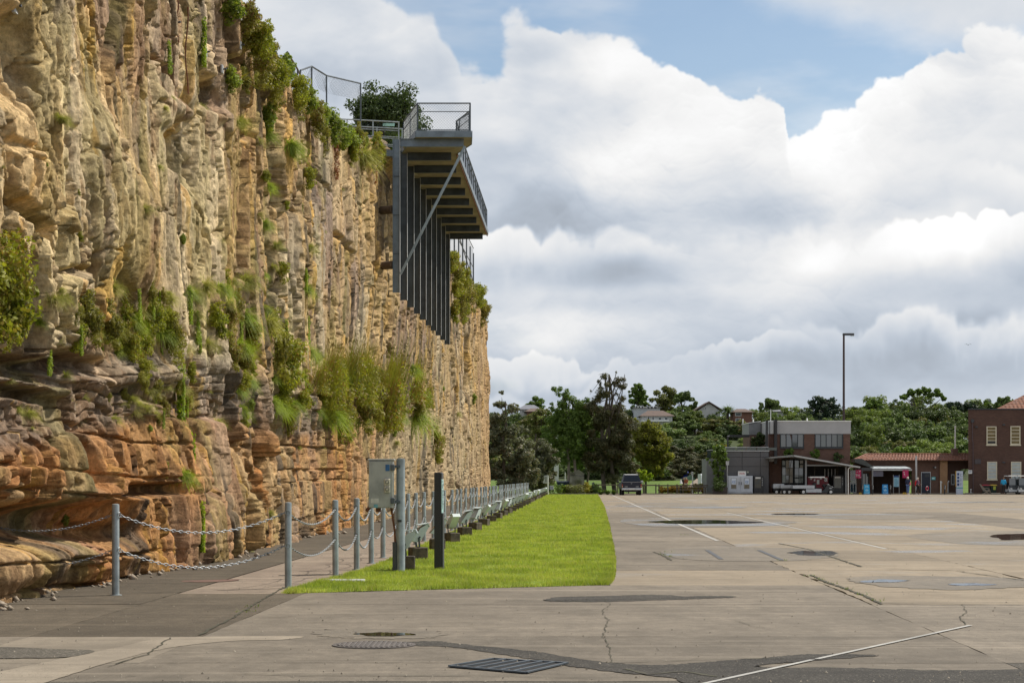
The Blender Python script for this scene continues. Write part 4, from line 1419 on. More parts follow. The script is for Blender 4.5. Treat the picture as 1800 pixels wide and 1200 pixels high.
# railing
RZ = ZD + .20
rail_pts = [(-6.62, 75.4), (-5.80, 71.68), (-3.90, 71.68), (-4.0, 73.2), (-4.62, 75.3), (-4.62, 100.3)]
posts_ = []
for a, b in zip(rail_pts[:-1], rail_pts[1:]):
    A = Vector((a[0], a[1])); B = Vector((b[0], b[1]))
    n = max(1, round((B - A).length / 1.55))
    for k in range(n + (1 if b == rail_pts[-1] else 0)):
        posts_.append(A + (B - A) * k / n)
pm_ = MB()
for p in posts_:
    MB().bar(Q(p.x, p.y, RZ - .12), Q(p.x, p.y, RZ + 1.02), .05, .05).build('rail_post', galv_dark, pf)
for z, r in ((RZ + 1.02, .026), (RZ + .72, .015), (RZ + .06, .018)):
    t_ = MB()
    for a, b in zip(rail_pts[:-1], rail_pts[1:]):
        t_.tube(Q(*a, z), Q(*b, z), r, n=8)
    t_.build('handrail', galv_dark, pf)
# chain-link infill
def mesh_panel(A, B, z0, z1, cell=.09, r=.0035, mb=None):
    mb = mb or MB()
    A = Vector(A); B = Vector(B); L_ = (B - A).length; d = (B - A) / L_; H = z1 - z0
    n = int((L_ + H) / cell)
    for s in (1, -1):
        for k in range(n):
            u0 = k * cell - (H if s == 1 else 0)
            if s == 1:
                a, za, b, zb = u0, z0, u0 + H, z1
            else:
                a, za, b, zb = u0, z1, u0 + H, z0
                a, b = k * cell - H, k * cell
                za, zb = z1, z0
            ta = max(0, -a) / (b - a) if a < 0 else 0
            tb = (L_ - a) / (b - a) if b > L_ else 1
            if ta >= tb: continue
            pa = A + d * (a + (b - a) * ta); pb = A + d * (a + (b - a) * tb)
            mb.tube((pa.x, pa.y, za + (zb - za) * ta), (pb.x, pb.y, za + (zb - za) * tb), r, n=3, caps=False)
    return mb
mp = MB()
for a, b in zip(rail_pts[:4], rail_pts[1:5]):
    mesh_panel(Q(*a, 0), Q(*b, 0), RZ + .06, RZ + 1.02, .10, .004, mp)
mp.build('mesh_infill', galv_dark, pf)['kind'] = 'stuff'
bl_ = MB()
A, B = Vector((-4.62, 75.3)), Vector((-4.62, 100.3))
for k in range(1, 60):
    p = A + (B - A) * k / 60
    bl_.bar(Q(p.x, p.y, RZ + .06), Q(p.x, p.y, RZ + 1.0), .014, .014)
bl_.build('balusters', galv_dark, pf)
MB().bar(Q(-6.43, 71.86, 8.95), Q(-4.10, 71.86, ZD - .30), .085, .085).build('brace', mat('brace_steel', (.24, .29, .32), .45, .35, .15, 3), pf)
# stair handrail seen on the deck
h = MB().path([Q(-4.35, 72.2, ZD + .15), Q(-4.30, 72.2, ZD + .75), Q(-3.98, 72.4, ZD + .98), Q(-3.98, 72.4, ZD + .2)], .02, 6); h.build('stair_rail', galv_dark, pf)

# bridge from the rim
br = thing('access_bridge', 'short steel footbridge with handrails joining the platform to the rim', 'footbridge', LP(-7.5, 75))
O2 = Vector(br.location)
def Q2(L, Y, z):
    x, y, _ = LP(L, Y); return (x - O2.x, y - O2.y, z)
MB().prism([Q2(l, y, 0)[:2] for l, y in ((-9.6, 74.2), (-6.74, 75.1), (-6.74, 76.6), (-9.6, 75.7))], ZD + .02, ZD + .10).build('walkway', galv_dark, br)
MB().bar(Q2(-9.6, 74.15, ZD - .05), Q2(-6.74, 75.05, ZD - .05), .05, .22).build('side_beam', steel_blue, br)
for off in (0, 1.45):
    for z in (1.05, .72, .42, .12):
        MB().tube(Q2(-9.6, 74.2 + off, ZD + .1 + z), Q2(-6.76, 75.1 + off, ZD + .1 + z), .024 if z > 1 else .017, n=8).build('handrail', galv, br)
    for k in range(4):
        f = k / 3
        MB().bar(Q2(-9.6 + 2.82 * f, 74.2 + off + .9 * f, ZD + .05), Q2(-9.6 + 2.82 * f, 74.2 + off + .9 * f, ZD + 1.15), .045, .045).build('rail_post', galv, br)
mesh_panel(Q2(-9.6, 74.25, 0), Q2(-6.76, 75.15, 0), ZD + .2, ZD + 1.1, .12, .003).build('mesh_infill', galv_dark, br)['kind'] = 'stuff'
MB().bbox(-.22, .22, -.01, .01, 0, .11, .004).build('notice', mat('mint_plate', (.35, .62, .55), .5), br, loc=Q2(-7.15, 75.0, ZD + .98))

# far rim fence
ff = thing('rim_fence', 'tall open mesh fence of thin posts on the far rim behind the platform', 'fence', LP(-7.9, 130))
O3 = Vector(ff.location)
def Q3(L, Y, z):
    x, y, _ = LP(L, Y); return (x - O3.x, y - O3.y, z)
ys = [112 + 4.6 * k for k in range(9)]
for k, y in enumerate(ys):
    z0 = float(cliff_top(np.array([y]))[0]) - .6
    MB().bar(Q3(-7.85, y, z0), Q3(-7.85, y, z0 + 3.9), .09, .09).build('post', galv_dark, ff)
for z in (15.6, 17.3, 18.75):
    MB().tube(Q3(-7.85, ys[0], z - .25), Q3(-7.85, ys[-1], z), .03, n=6).build('rail', galv_dark, ff)
MB().tube(Q3(-7.85, ys[1], 18.5), Q3(-7.85, ys[-1], 16.2), .035, n=6).build('diagonal_brace', galv_dark, ff)
wm = MB()
for k in range(70):
    y = ys[0] + (ys[-1] - ys[0]) * k / 70
    wm.tube(Q3(-7.85, y, 14.6), Q3(-7.85, y, 18.6), .006, n=3, caps=False)
wm.build('wires', galv_dark, ff)['kind'] = 'stuff'

# near rim fences above the shrubs
nf = thing('rim_fence', 'leaning chain-link fence with dark rails above the near rim shrubs', 'fence', (0, 0, 0))
PTS = [(505, 92, 55), (523, 122, 56.5), (541, 160, 58.5)]
W = [Vector((AT(px, Y), Y, ZH(py, Y))) for px, py, Y in PTS]
for a, b in zip(W[:-1], W[1:]):
    MB().tube(a, b, .028, n=8).build('top_rail', mat('rail_brown', (.10, .085, .06), .7, .1), nf)
PTS2 = [(528, 124, 58), (548, 117, 59), (574, 133, 61), (634, 147, 66)]
W2 = [Vector((AT(px, Y), Y, ZH(py, Y))) for px, py, Y in PTS2]
for a, b in zip(W2[:-1], W2[1:]):
    MB().tube(a, b, .026, n=8).build('top_rail', galv_dark, nf)
for p in W2 + [W[0], W[1]]:
    MB().tube(p, (p.x, p.y, p.z - 1.6), .024, n=8).build('post', galv_dark, nf)
mm = MB()
for a, b in zip(W2[:-1], W2[1:]):
    n = int((b - a).length / .2)
    for k in range(n):
        p = a + (b - a) * k / n
        q = a + (b - a) * min(1, (k + 5) / n)
        mm.tube(p, (q.x, q.y, q.z - .55), 0.003, n=3, caps=False)
        mm.tube((p.x, p.y, p.z - .55), q, 0.003, n=3, caps=False)
mm.build('wire_mesh', galv_dark, nf)['kind'] = 'stuff'
# two rusty cables hanging down the wall
for (px, y0, y1, lab) in ((366, -5, 75, 'left one of two rusty cables hanging down the upper wall'), (384, -5, 165, 'right one of two rusty cables hanging down the upper wall')):
    Y, z0 = CL(px, y0, -7.1); _, z1 = CL(px, y1, -7.1)
    x = max(rock_point(Y, z).x for z in np.linspace(z1, z0, 6)) + .03
    o = MB().path([(x + .03 * math.sin(k), Y, z0 + (z1 - z0) * k / 8) for k in range(9)], .015, 6).build('cable', rust); tag(o, lab, 'cable')
# ================================================================== foliage builders
def cards(P, N, sz, asp, g_, flop=0.8, up=0.0, fold=False):
    """one leaf card per point: P (n,3), N outward normals"""
    n = len(P)
    N = N + flop * g_.normal(size=(n, 3)); N[:, 2] += up
    N /= np.linalg.norm(N, axis=1)[:, None] + 1e-9
    T = g_.normal(size=(n, 3)); T -= (T * N).sum(1)[:, None] * N
    T /= np.linalg.norm(T, axis=1)[:, None] + 1e-9
    B = np.cross(N, T)
    s = sz * (.55 + .9 * g_.random(n))
    h = (s * asp)[:, None]; w_ = s[:, None]
    # pointed leaf: four corners in a rhombus
    V = np.stack([P - T * h * .5, P + B * w_ * .5 - T * h * .05, P + T * h * .5, P - B * w_ * .5 - T * h * .05], 1).reshape(-1, 3)
    return V


def crown(blobs, n, sz, seed, asp=1.5, flop=.8, shell=.55, sub=9, subr=.38, up=.25, squash=1.0):
    """leaf cards in clumps that themselves sit in the given ellipsoids (x,y,z,rx,ry,rz)"""
    g_ = np.random.default_rng(seed)
    B = np.array(blobs, dtype=float)
    wt = (B[:, 3] * B[:, 4] * B[:, 5]) ** (2 / 3); wt /= wt.sum()
    cl = []
    for b, k in zip(B, np.maximum(2, (wt * sub * len(B)).astype(int))):
        d = g_.normal(size=(k, 3)); d /= np.linalg.norm(d, axis=1)[:, None]
        r = shell + (1 - shell) * g_.random(k)
        c = b[:3] + d * b[3:6] * r[:, None]
        rr = b[3:6].mean() * subr * (.6 + .8 * g_.random(k))
        cl.append(np.concatenate([c, rr[:, None]], 1))
    cl = np.concatenate(cl)
    w2 = cl[:, 3] ** 2; w2 /= w2.sum()
    pick = g_.choice(len(cl), n, p=w2)
    d = g_.normal(size=(n, 3)); d /= np.linalg.norm(d, axis=1)[:, None]
    r = g_.random(n) ** (1 / 2.2)
    P = cl[pick, :3] + d * (cl[pick, 3] * r)[:, None] * np.array([1, 1, .8 * squash])
    return cards(P, d, sz, asp, g_, flop, up)


def quads(V):
    return np.arange(len(V)).reshape(-1, 4)


def limbs(mb, base_, top, r0, tips, seed, nseg=5, wig=.12, r1=.3):
    """tapered trunk with limbs reaching to the given tips"""
    r_ = random.Random(seed)
    b = Vector(base_); t = Vector(top); L_ = (t - b).length
    pts_ = [b + (t - b) * k / nseg + (Vector((r_.uniform(-1, 1), r_.uniform(-1, 1), 0)) * wig * L_ / nseg if 0 < k else Vector()) for k in range(nseg + 1)]
    for k in range(nseg):
        mb.tube(pts_[k], pts_[k + 1], r0 * (1 - (1 - r1) * k / nseg), r0 * (1 - (1 - r1) * (k + 1) / nseg), 8, caps=False)
    for tp in tips:
        tp = Vector(tp)
        k = r_.randint(max(1, nseg // 2), nseg)
        s = pts_[k]; rr = r0 * (1 - (1 - r1) * k / nseg) * .62
        m_ = s + (tp - s) * .5 + Vector((r_.uniform(-1, 1), r_.uniform(-1, 1), r_.uniform(-.2, .6))) * .10 * (tp - s).length
        mb.tube(s, m_, rr, rr * .6, 6, caps=False); mb.tube(m_, tp, rr * .6, rr * .2, 5, caps=False)
    return mb


# materials
lf_dark = leafmat('leaf_dark', (.035, .058, .020), (.085, .125, .034), .28)
lf_mid = leafmat('leaf_mid', (.055, .10, .02), (.15, .22, .04), .32)
lf_olive = leafmat('leaf_olive', (.07, .09, .026), (.20, .21, .055), .30, dry=(.16, .12, .06))
lf_grey = leafmat('leaf_greygreen', (.060, .075, .045), (.19, .20, .115), .25, dry=(.19, .155, .10))
lf_bright = leafmat('leaf_bright', (.10, .18, .015), (.36, .42, .04), .42)
lf_yellow = leafmat('leaf_yellow', (.17, .17, .02), (.34, .28, .04), .35)
lf_fern = leafmat('leaf_fern', (.08, .115, .012), (.34, .34, .035), .40, dry=(.27, .17, .05))
lf_shrub = leafmat('leaf_shrub', (.08, .13, .018), (.27, .31, .05), .38)
lf_olive2 = leafmat('leaf_olive_wall', (.10, .11, .02), (.34, .31, .06), .35, dry=(.24, .14, .06))
lf_brownreed = leafmat('leaf_reed', (.12, .16, .02), (.34, .32, .04), .38, dry=(.26, .14, .045))
lf_tuss = leafmat('leaf_tussock', (.12, .16, .025), (.46, .44, .12), .38, dry=(.45, .38, .17))
lf_casu = leafmat('leaf_casuarina', (.035, .045, .02), (.11, .11, .045), .28, dry=(.12, .085, .035))
lf_orange = leafmat('leaf_orange', (.20, .12, .02), (.38, .20, .03), .3, dry=(.10, .13, .02))
lf_red = leafmat('leaf_red', (.16, .045, .02), (.28, .10, .04), .3, dry=(.14, .16, .03))
lf_forest = leafmat('leaf_forest', (.050, .085, .026), (.14, .185, .055), .28, objv=.35)
lf_forest2 = leafmat('leaf_forest_light', (.085, .13, .03), (.22, .27, .06), .30, objv=.25)
bark = mat('bark_grey', (.085, .07, .055), .95, 0, .35, 5, stretch=(1, 1, .3))
bark_pale = mat('bark_pale', (.20, .165, .13), .9, 0, .35, 4, stretch=(1, 1, .3))

# ------------------------------------------------------------------ plant kinds for the wall (local frame: +x away from the rock)
def strips(base_, dirv, length, wid, droop, g_, seg=4):
    """grass-like arching strips"""
    n = len(base_)
    d = dirv / (np.linalg.norm(dirv, axis=1)[:, None] + 1e-9)
    side = np.cross(d, np.array([0, 0, 1.0])) + 1e-4 * g_.normal(size=(n, 3)); side /= np.linalg.norm(side, axis=1)[:, None]
    V = []
    for k in range(seg + 1):
        t_ = k / seg
        p = base_ + d * (length * t_)[:, None]
        p[:, 2] -= droop * length * t_ ** 2
        w_ = (wid * (1 - .85 * t_))[:, None] if not np.isscalar(wid) else wid * (1 - .85 * t_)
        V.append(p - side * w_ * .5); V.append(p + side * w_ * .5)
    V = np.stack(V, 1)
    m = 2 * (seg + 1)
    F = []
    for k in range(seg):
        F.append(np.stack([np.arange(n) * m + 2 * k, np.arange(n) * m + 2 * k + 1, np.arange(n) * m + 2 * k + 3, np.arange(n) * m + 2 * k + 2], 1))
    return V.reshape(-1, 3), np.concatenate(F)


def tussock(seed, n=520, length=.85, spread=.8, upw=.6, droop=.62, wid=.014, m=None):
    g_ = np.random.default_rng(seed)
    a = (g_.random(n) - .5) * math.pi * 1.15
    d = np.stack([np.cos(a) * spread, np.sin(a) * spread, upw + .8 * (g_.random(n) - .4)], 1)
    b = np.stack([np.full(n, -.05), (g_.random(n) - .5) * .18 * length, (g_.random(n) - .5) * .18 * length], 1)
    L_ = length * (.45 + .6 * g_.random(n))
    return (*strips(b, d, L_, wid * (.6 + .8 * g_.random(n)), droop * (.5 + .8 * g_.random(n)), g_), m or lf_tuss)


def reed(seed, n=420, h=1.0, m=None):
    g_ = np.random.default_rng(seed)
    b = np.stack([g_.random(n) * .2, (g_.random(n) - .5) * .8 * h, (g_.random(n) - .5) * .55 * h], 1)
    d = np.stack([.10 + .5 * g_.random(n), (g_.random(n) - .5) * .9, np.full(n, 1.0)], 1)
    V, F = strips(b, d, h * (.2 + .8 * g_.random(n) ** 1.5), .013 * (.7 + .8 * g_.random(n)), .12 * g_.random(n), g_, 3)
    # feathery side leaves
    k = 700
    P = np.stack([.1 + .35 * g_.random(k), (g_.random(k) - .5) * .75 * h, h * (g_.random(k) ** 1.6 * .8 - .25)], 1)
    C = cards(P, np.tile([1.0, 0, .2], (k, 1)), .022, 3.6, g_, .9)
    F2 = quads(C) + len(V)
    return np.concatenate([V, C]), np.concatenate([F, F2]), m or lf_brownreed


def bush(seed, n=3600, r=.5, sz=.030, m=None, asp=1.7, hang=0.0):
    bl_ = [(r * .35, 0, 0, r * .5, r * .8, r * .7), (r * .3, r * .4, -r * .4 - hang * r, r * .4, r * .5, r * .5 + hang * r * .5), (r * .4, -r * .4, r * .3, r * .4, r * .5, r * .5)]
    V = crown(bl_, n, sz, seed, asp, .8, .3, 14, .42, .2)
    return V, quads(V), m or lf_fern


def vine(seed, n=800, h=1.2, w_=.22, m=None):
    g_ = np.random.default_rng(seed)
    z = -h * g_.random(n) ** .8
    P = np.stack([.04 + .12 * g_.random(n), (g_.random(n) - .5) * w_ * (1 + .5 * np.sin(z * 5)), z], 1)
    V = cards(P, np.tile([1.0, 0, .3], (n, 1)), .04, 1.5, g_, .6)
    return V, quads(V), m or lf_bright


PROTO = {}
def proto(kind, mk):
    V, F, m = mk
    me_o = np_mesh(kind, V, F, m)
    PROTO.setdefault(kind, []).append(me_o.data)
    bpy.data.objects.remove(me_o)
for s in range(3):
    proto('grass_tussock', tussock(60 + s))
    proto('fern_bush', bush(70 + s))
    proto('reed_clump', reed(80 + s))
    proto('leafy_shrub', bush(90 + s, 1500, .5, .05, lf_shrub, 1.5))
    proto('hanging_vine', vine(100 + s))
    proto('dry_bush', bush(110 + s, 3000, .5, .026, lf_olive2, 2.6, .3))
proto('bright_tussock', tussock(200, 700, .85, .8, .5, .7, .014, lf_bright)); proto('bright_tussock', tussock(201, 700, .85, .9, .4, .75, .014, lf_bright))
proto('flax_clump', tussock(210, 130, 1.0, .9, .7, .5, .05, lf_yellow))
proto('red_creeper', vine(220, 500, 1.2, .3, lf_red))


def plant(kind, px, py, hpx, label, L=-7.2, wk=1.0, v=None, off=0.0, group=None, cat='plant', dz=0):
    """stand a plant where the rock shows at about that place; hpx is its height in the photograph's pixels"""
    Y, z = CL(px, py, L)
    z = min(z, float(cliff_top(np.array([Y]))[0]) - .1) if not dz else z
    P = rock_point(Y, z)
    me = PROTO[kind][random.randrange(len(PROTO[kind])) if v is None else v]
    o = bpy.data.objects.new(kind, me); COL.objects.link(o)
    P.x += off
    o.location = P
    s = hpx * Y / 3500.0 / (1.0 if kind != 'hanging_vine' and kind != 'red_creeper' else 1.2)
    o.scale = (s * min(1, .9), s * wk, s)
    o.rotation_euler = (random.uniform(-.15, .15), 0, random.uniform(-.35, .15))
    tag(o, label, cat, group)
    return o


T, Fb, Rd, Ls_, Vn, Db, Bt = 'grass_tussock', 'fern_bush', 'reed_clump', 'leafy_shrub', 'hanging_vine', 'dry_bush', 'bright_tussock'
single = [
    (T, 640, 285, 92, 'large pale grass tussock hanging left of the platform columns'), (T, 626, 268, 60, 'smaller pale tussock on the left of the large one by the platform'),
    (Bt, 524, 262, 70, 'bright green hanging tussock high on the wall below the rim'), (Bt, 512, 240, 60, 'green tussock above the brightest hanging one'), (Bt, 508, 330, 40, 'narrow green tuft under the bright hanging tussock'),
    (Ls_, 508, 205, 66, 'leafy green shrub above the hanging tussocks'), (Ls_, 598, 190, 70, 'light green leafy shrub on the rim left of the dark bush'), (Ls_, 585, 165, 46, 'small leafy shrub on the rim under the chain-link fence'),
    ('flax_clump', 462, 148, 54, 'yellow-green strappy clump under the rim'), (T, 466, 500, 76, 'round pale tussock in the middle of the wall'), (Bt, 462, 560, 92, 'yellow-green tussock below the round pale one'), (Bt, 450, 615, 74, 'lower yellow-green tussock above the dark ledge'),
    (T, 106, 216, 50, 'small tussock beside the big bulge near the upper left corner'), (T, 208, 98, 30, 'tiny grass tuft on the ochre slab at the top'), (T, 420, 330, 26, 'small round tuft on the mid wall left of the bright tussocks'), (T, 410, 192, 36, 'tuft hanging beside the dark triangular notch'),
    (T, 262, 372, 46, 'thin grass tuft below the ochre slab'), (T, 412, 425, 26, 'tiny tuft right of the white streaks'), (Ls_, 631, 345, 24, 'small leafy sprig on bare rock left of the platform'), (T, 514, 435, 44, 'yellowish tuft on bare rock in the middle distance'), (Fb, 516, 480, 54, 'low green growth below the yellowish tuft'),
    (Ls_, 541, 488, 24, 'tiny round sprig right of the low green growth'), (T, 556, 512, 24, 'lowest small tuft on the bare rock before the ledge'), (Ls_, 562, 566, 22, 'sprig alone on the smooth pale slab'),
    (Fb, 58, 470, 165, 'large fern bush at the left edge, upper part'), (Fb, 22, 520, 200, 'large fern bush at the left edge, lower part'), (Fb, 78, 575, 110, 'fern at the right of the large left edge bush'), (T, 8, 380, 60, 'grass tuft at the left edge above the ferns'),
    (Db, 175, 548, 100, 'brownish hanging bush right of the large left ferns'), (Fb, 165, 590, 66, 'fern clump under the brownish hanging bush'), (Db, 225, 560, 90, 'olive hanging growth between the brown bush and the drill lines'), (Fb, 262, 540, 78, 'green fern right of the olive growth'),
    (Fb, 300, 556, 84, 'fern clump over the shale recess'), (Db, 325, 590, 92, 'olive bush over the shale recess'), (Fb, 270, 610, 70, 'fern clump on the lip of the shale recess'), (Fb, 340, 640, 66, 'fern hanging into the shale recess'), (Vn, 332, 640, 150, 'bright green creeper trailing down to the orange blocks'),
    (Db, 285, 670, 60, 'olive tuft left of the trailing creeper'), (T, 274, 722, 50, 'pale grass tuft left of the trailing creeper'), (Fb, 262, 650, 50, 'small fern in the shadowed corner of the recess'), (Fb, 350, 690, 44, 'fern right of the trailing creeper'),
    (Bt, 318, 840, 66, 'green hanging tussock low on the orange wall'), (Vn, 335, 760, 110, 'lower end of the trailing creeper'), (Vn, 330, 880, 90, 'thin creeper above the chains'), (Db, 300, 815, 46, 'olive bush beside the low hanging tussock'),
    (T, 100, 732, 50, 'pale grass on the bed at far left under the recess'), (T, 186, 738, 52, 'pale drooping grass on the orange blocks'), (T, 168, 662, 34, 'small grass tuft in the layered recess'), (T, 118, 615, 32, 'small grass tuft on the lip above the recess at left'), (Ls_, 255, 858, 30, 'leafy weed on the tilted joint of the orange blocks'),
    (Ls_, 176, 912, 28, 'leafy weed beside the corner post chain'), (T, 470, 905, 34, 'grass tuft at the foot of the wall by the second post'), (Bt, 455, 955, 30, 'weedy mound at the foot of the wall'), (T, 430, 968, 22, 'low weeds at the foot of the wall near the chains'),
    (Fb, 395, 560, 80, 'fern on the dark boulder shelf'), (Db, 415, 610, 70, 'olive growth left of the yellow-green tussocks'), (Fb, 438, 668, 50, 'fern under the yellow-green tussocks'), (Vn, 365, 500, 70, 'green creeper above the boulder shelf'), (Vn, 378, 545, 60, 'short creeper beside the boulder shelf'), (Vn, 356, 300, 70, 'dark moss creeper under the overhang'),
    (Db, 505, 590, 130, 'tall brown-green shrub left end of the reed ledge'), (Fb, 520, 640, 120, 'dense green shrub under the tall brown one'), (Fb, 545, 680, 80, 'green shrub with pale leaves on the reed ledge'), (Ls_, 526, 600, 50, 'shrub with pale round leaves'), (Bt, 505, 710, 56, 'green fern below the dense shrub'), (Vn, 520, 560, 60, 'creeper at the head of the reed ledge'),
    (Vn, 484, 770, 60, 'dark green creeper in the shaded slot'), (T, 465, 860, 26, 'tuft on the pale lower wall'), (Db, 772, 770, 50, 'dark bush in a vertical cleft near the far end'), (Fb, 776, 800, 40, 'lower dark bush in the same cleft'),
    (Db, 800, 470, 60, 'creeping growth over the far rim just right of the columns'), (Fb, 812, 500, 56, 'green growth over the far rim'), (Db, 828, 515, 64, 'olive growth on the far rim below the fence'), (Fb, 845, 520, 54, 'green tuft at the far rim corner'), (Db, 851, 548, 46, 'lowest growth at the far corner'),
    (Fb, 802, 545, 50, 'green growth below the far rim'), (Vn, 768, 440, 110, 'creeper climbing between the last columns'), (Fb, 760, 480, 30, 'tuft between the last columns'), (Ls_, 838, 700, 22, 'small tuft on the far end wall'), (T, 812, 730, 24, 'low tuft on the far end wall'),
    ('red_creeper', 655, 235, 70, 'reddish dry creeper right of the large pale tussock'), ('red_creeper', 604, 235, 80, 'reddish dry creeper left of the large pale tussock'), ('red_creeper', 541, 205, 50, 'reddish creeper near the bright hanging tussocks'), (Db, 590, 240, 62, 'dead grey-brown bush on the rim'),
    (T, 450, 250, 22, 'small tuft below the yellow-green clump'), (Vn, 340, 70, 60, 'dark creeper in the stained hollow at the top'), (Vn, 395, 30, 90, 'dark trailing growth at the top near the rim'),
    (Bt, 745, 690, 40, 'bright tuft at the right end of the reed ledge'), (Bt, 735, 735, 34, 'bright green tuft hanging under the reeds'), (T, 622, 745, 26, 'low green tuft under the reeds'), (Ls_, 700, 760, 18, 'tiny sprig under the reeds'),
]
for s in single:
    plant(*s)
# reeds standing along the ledge
rk = random.Random(77)
for k in range(30):
    px = 562 + 206 * rk.random(); hp = rk.choice([40, 60, 78, 96, 110]) * (1 if px < 735 else .75)
    plant(rk.choice([Rd, Rd, Rd, Db, Bt]), px, rk.uniform(672, 738), hp, '%s brown-green reed clump, %s' % ('tall' if hp > 90 else 'short' if hp < 60 else 'middling', 'at the left end above the orange blocks' if px < 610 else 'left of the electrical box' if px < 650 else 'straight above the electrical box' if px < 700 else 'above the black sign post' if px > 735 else 'right of the electrical box'), wk=rk.uniform(.5, 1.1), group='reeds on the ledge')
for k, (px, py) in enumerate([(575, 690), (600, 735), (640, 742), (672, 738), (705, 735), (730, 715), (752, 700), (610, 660), (655, 650), (690, 655), (720, 650)]):
    plant([Fb, Bt, Db][k % 3], px, py, 44, 'low green growth filling between the reeds', group='growth between the reeds')
# rim scrub at the top of the frame
T, Fb, Rd, Ls_, Vn, Db, Bt = 'grass_tussock', 'fern_bush', 'reed_clump', 'leafy_shrub', 'hanging_vine', 'dry_bush', 'bright_tussock'
rimk = [(Ls_, 432, 8, 80), (Db, 448, 30, 90), (Fb, 455, 70, 90), (Ls_, 470, 62, 70), (Db, 474, 105, 90), (Ls_, 490, 82, 60), (Fb, 495, 130, 80), (Db, 505, 150, 76), (Ls_, 514, 118, 60), (Fb, 528, 160, 70), (Db, 540, 175, 66), (Ls_, 552, 176, 54), (Db, 562, 205, 70), (Fb, 572, 196, 60), (T, 566, 160, 50), (Ls_, 612, 215, 60), (Db, 625, 228, 56)]
for k, (kd, px, py, hp) in enumerate(rimk):
    Y, z = CL(px, py, -7.4)
    zt = float(cliff_top(np.array([Y]))[0])
    o = plant(kd, px, py, hp, 'tangled rim scrub of green and brown leaves, ' + ['topmost at the frame edge', 'second from the top', 'third from the top', 'with glossy leaves below the top', 'above the yellow strappy clump', 'upright leafy tip against the sky', 'right of the strappy clump', 'below the upright leafy tip', 'just left of the leaning rail', 'under the leaning rail', 'behind the leaning rail', 'at the foot of the rail', 'brown mass below the rail', 'green mass below the rail', 'grassy tuft on the crest', 'leafy left of the footbridge', 'brown left of the footbridge'][k], group='scrub on the rim', off=.15)

# random small growth over the wall
rs = random.Random(12)
ZN = [((110, 500), (485, 620), 72, [Fb, Db, T, Bt, T, Vn], (24, 72), 'small fern or tuft in the band of growth over the recess', 'growth over the recess'),
      ((240, 370), (600, 740), 30, [Fb, Db, T, Vn], (24, 50), 'small growth on the broken rock below the main band', 'growth below the main band'),
      ((430, 640), (20, 260), 34, [Db, Fb, Ls_, T], (24, 60), 'tangle of small leaves just under the rim', 'growth under the rim'),
      ((490, 560), (200, 560), 16, [Fb, Bt, Vn, T], (22, 50), 'small green growth in the seep line below the bright tussocks', 'growth in the seep line'),
      ((20, 800), (40, 800), 80, [T, T, Fb, Ls_], (10, 26), 'tiny tuft rooted in a crack of the bare wall', 'tiny tufts on the bare wall'),
      ((440, 560), (600, 740), 26, [Db, Fb, Bt], (30, 70), 'growth at the left end of the reed ledge', 'growth at the reed ledge'),
      ((20, 420), (690, 760), 14, [T, T, Db], (20, 44), 'thin grass along the top of the orange blocks', 'grass on the orange blocks'),
      ((796, 856), (450, 560), 22, [Db, Fb, Fb], (26, 50), 'growth matted over the far rim', 'growth on the far rim'),
      ((620, 690), (235, 300), 10, [Db, Fb], (24, 50), 'scrub under the footbridge', 'scrub under the footbridge')]
for (xa, ya, n_p, kinds, hr, lab, grp) in ZN:
    for _ in range(n_p):
        px, py = rs.uniform(*xa), rs.uniform(*ya)
        if grp.startswith('growth under the rim') and py < (px - 430) * 1.15 - 10: continue
        kd = rs.choice(kinds)
        word = {T: 'grass tuft', Fb: 'fern', Db: 'brownish bush', Bt: 'bright grass tuft', Vn: 'short creeper', Ls_: 'leafy sprig'}[kd]
        fx, fy = (px - xa[0]) / (xa[1] - xa[0]), (py - ya[0]) / (ya[1] - ya[0])
        where = ('left end', 'left part', 'middle', 'right part', 'right end')[min(4, int(fx * 5))]
        row = ('top', 'centre', 'bottom')[min(2, int(fy * 3))]
        hh_ = rs.uniform(*hr)
        plant(kd, px, py, hh_, '%s %s, %s of the %s, %s' % ('larger' if hh_ > sum(hr) / 2 else 'small', word, row, grp, where), group=grp)
# dark round bush behind the footbridge
def big_bush(name, X, Y, z, r, n, sz, m, label, blobs=None, cat='bush', trunk=None):
    t = thing(name, label, cat, (X, Y, z))
    bl_ = blobs or [(0, 0, r * .75, r, r * .9, r * .8), (-r * .5, 0, r * .5, r * .7, r * .6, r * .6), (r * .5, 0, r * .6, r * .7, r * .7, r * .6)]
    V = crown(bl_, n, sz, int(abs(X * 7 + Y)), 1.6, .8, .3, 26, .36)
    np_mesh('foliage', V, quads(V), m, t)
    mb = MB()
    limbs(mb, (0, 0, -.4), (0, 0, r * .7), .05 * r + .02, [(b[0] * .8, b[1] * .8, b[2]) for b in bl_] + [(r * .4, -.2, r * 1.2), (-r * .3, .2, r * 1.1)], 5)
    mb.build('trunk', bark, t, smooth=True)
    return t
big_bush('round_bush', AT(672, 79), 79, ZH(232, 79), 1.3, 14000, .065, lf_dark, 'dark rounded bush on the rim behind the footbridge rails')

big_bush('round_bush', AT(655, 80), 80, ZH(282, 80), 1.25, 9000, .075, lf_mid, 'green bush seen through the footbridge rails')
big_bush('round_bush', AT(700, 84), 84, ZH(275, 84), 1.2, 8000, .075, lf_dark, 'dark bush low behind the platform end of the footbridge')

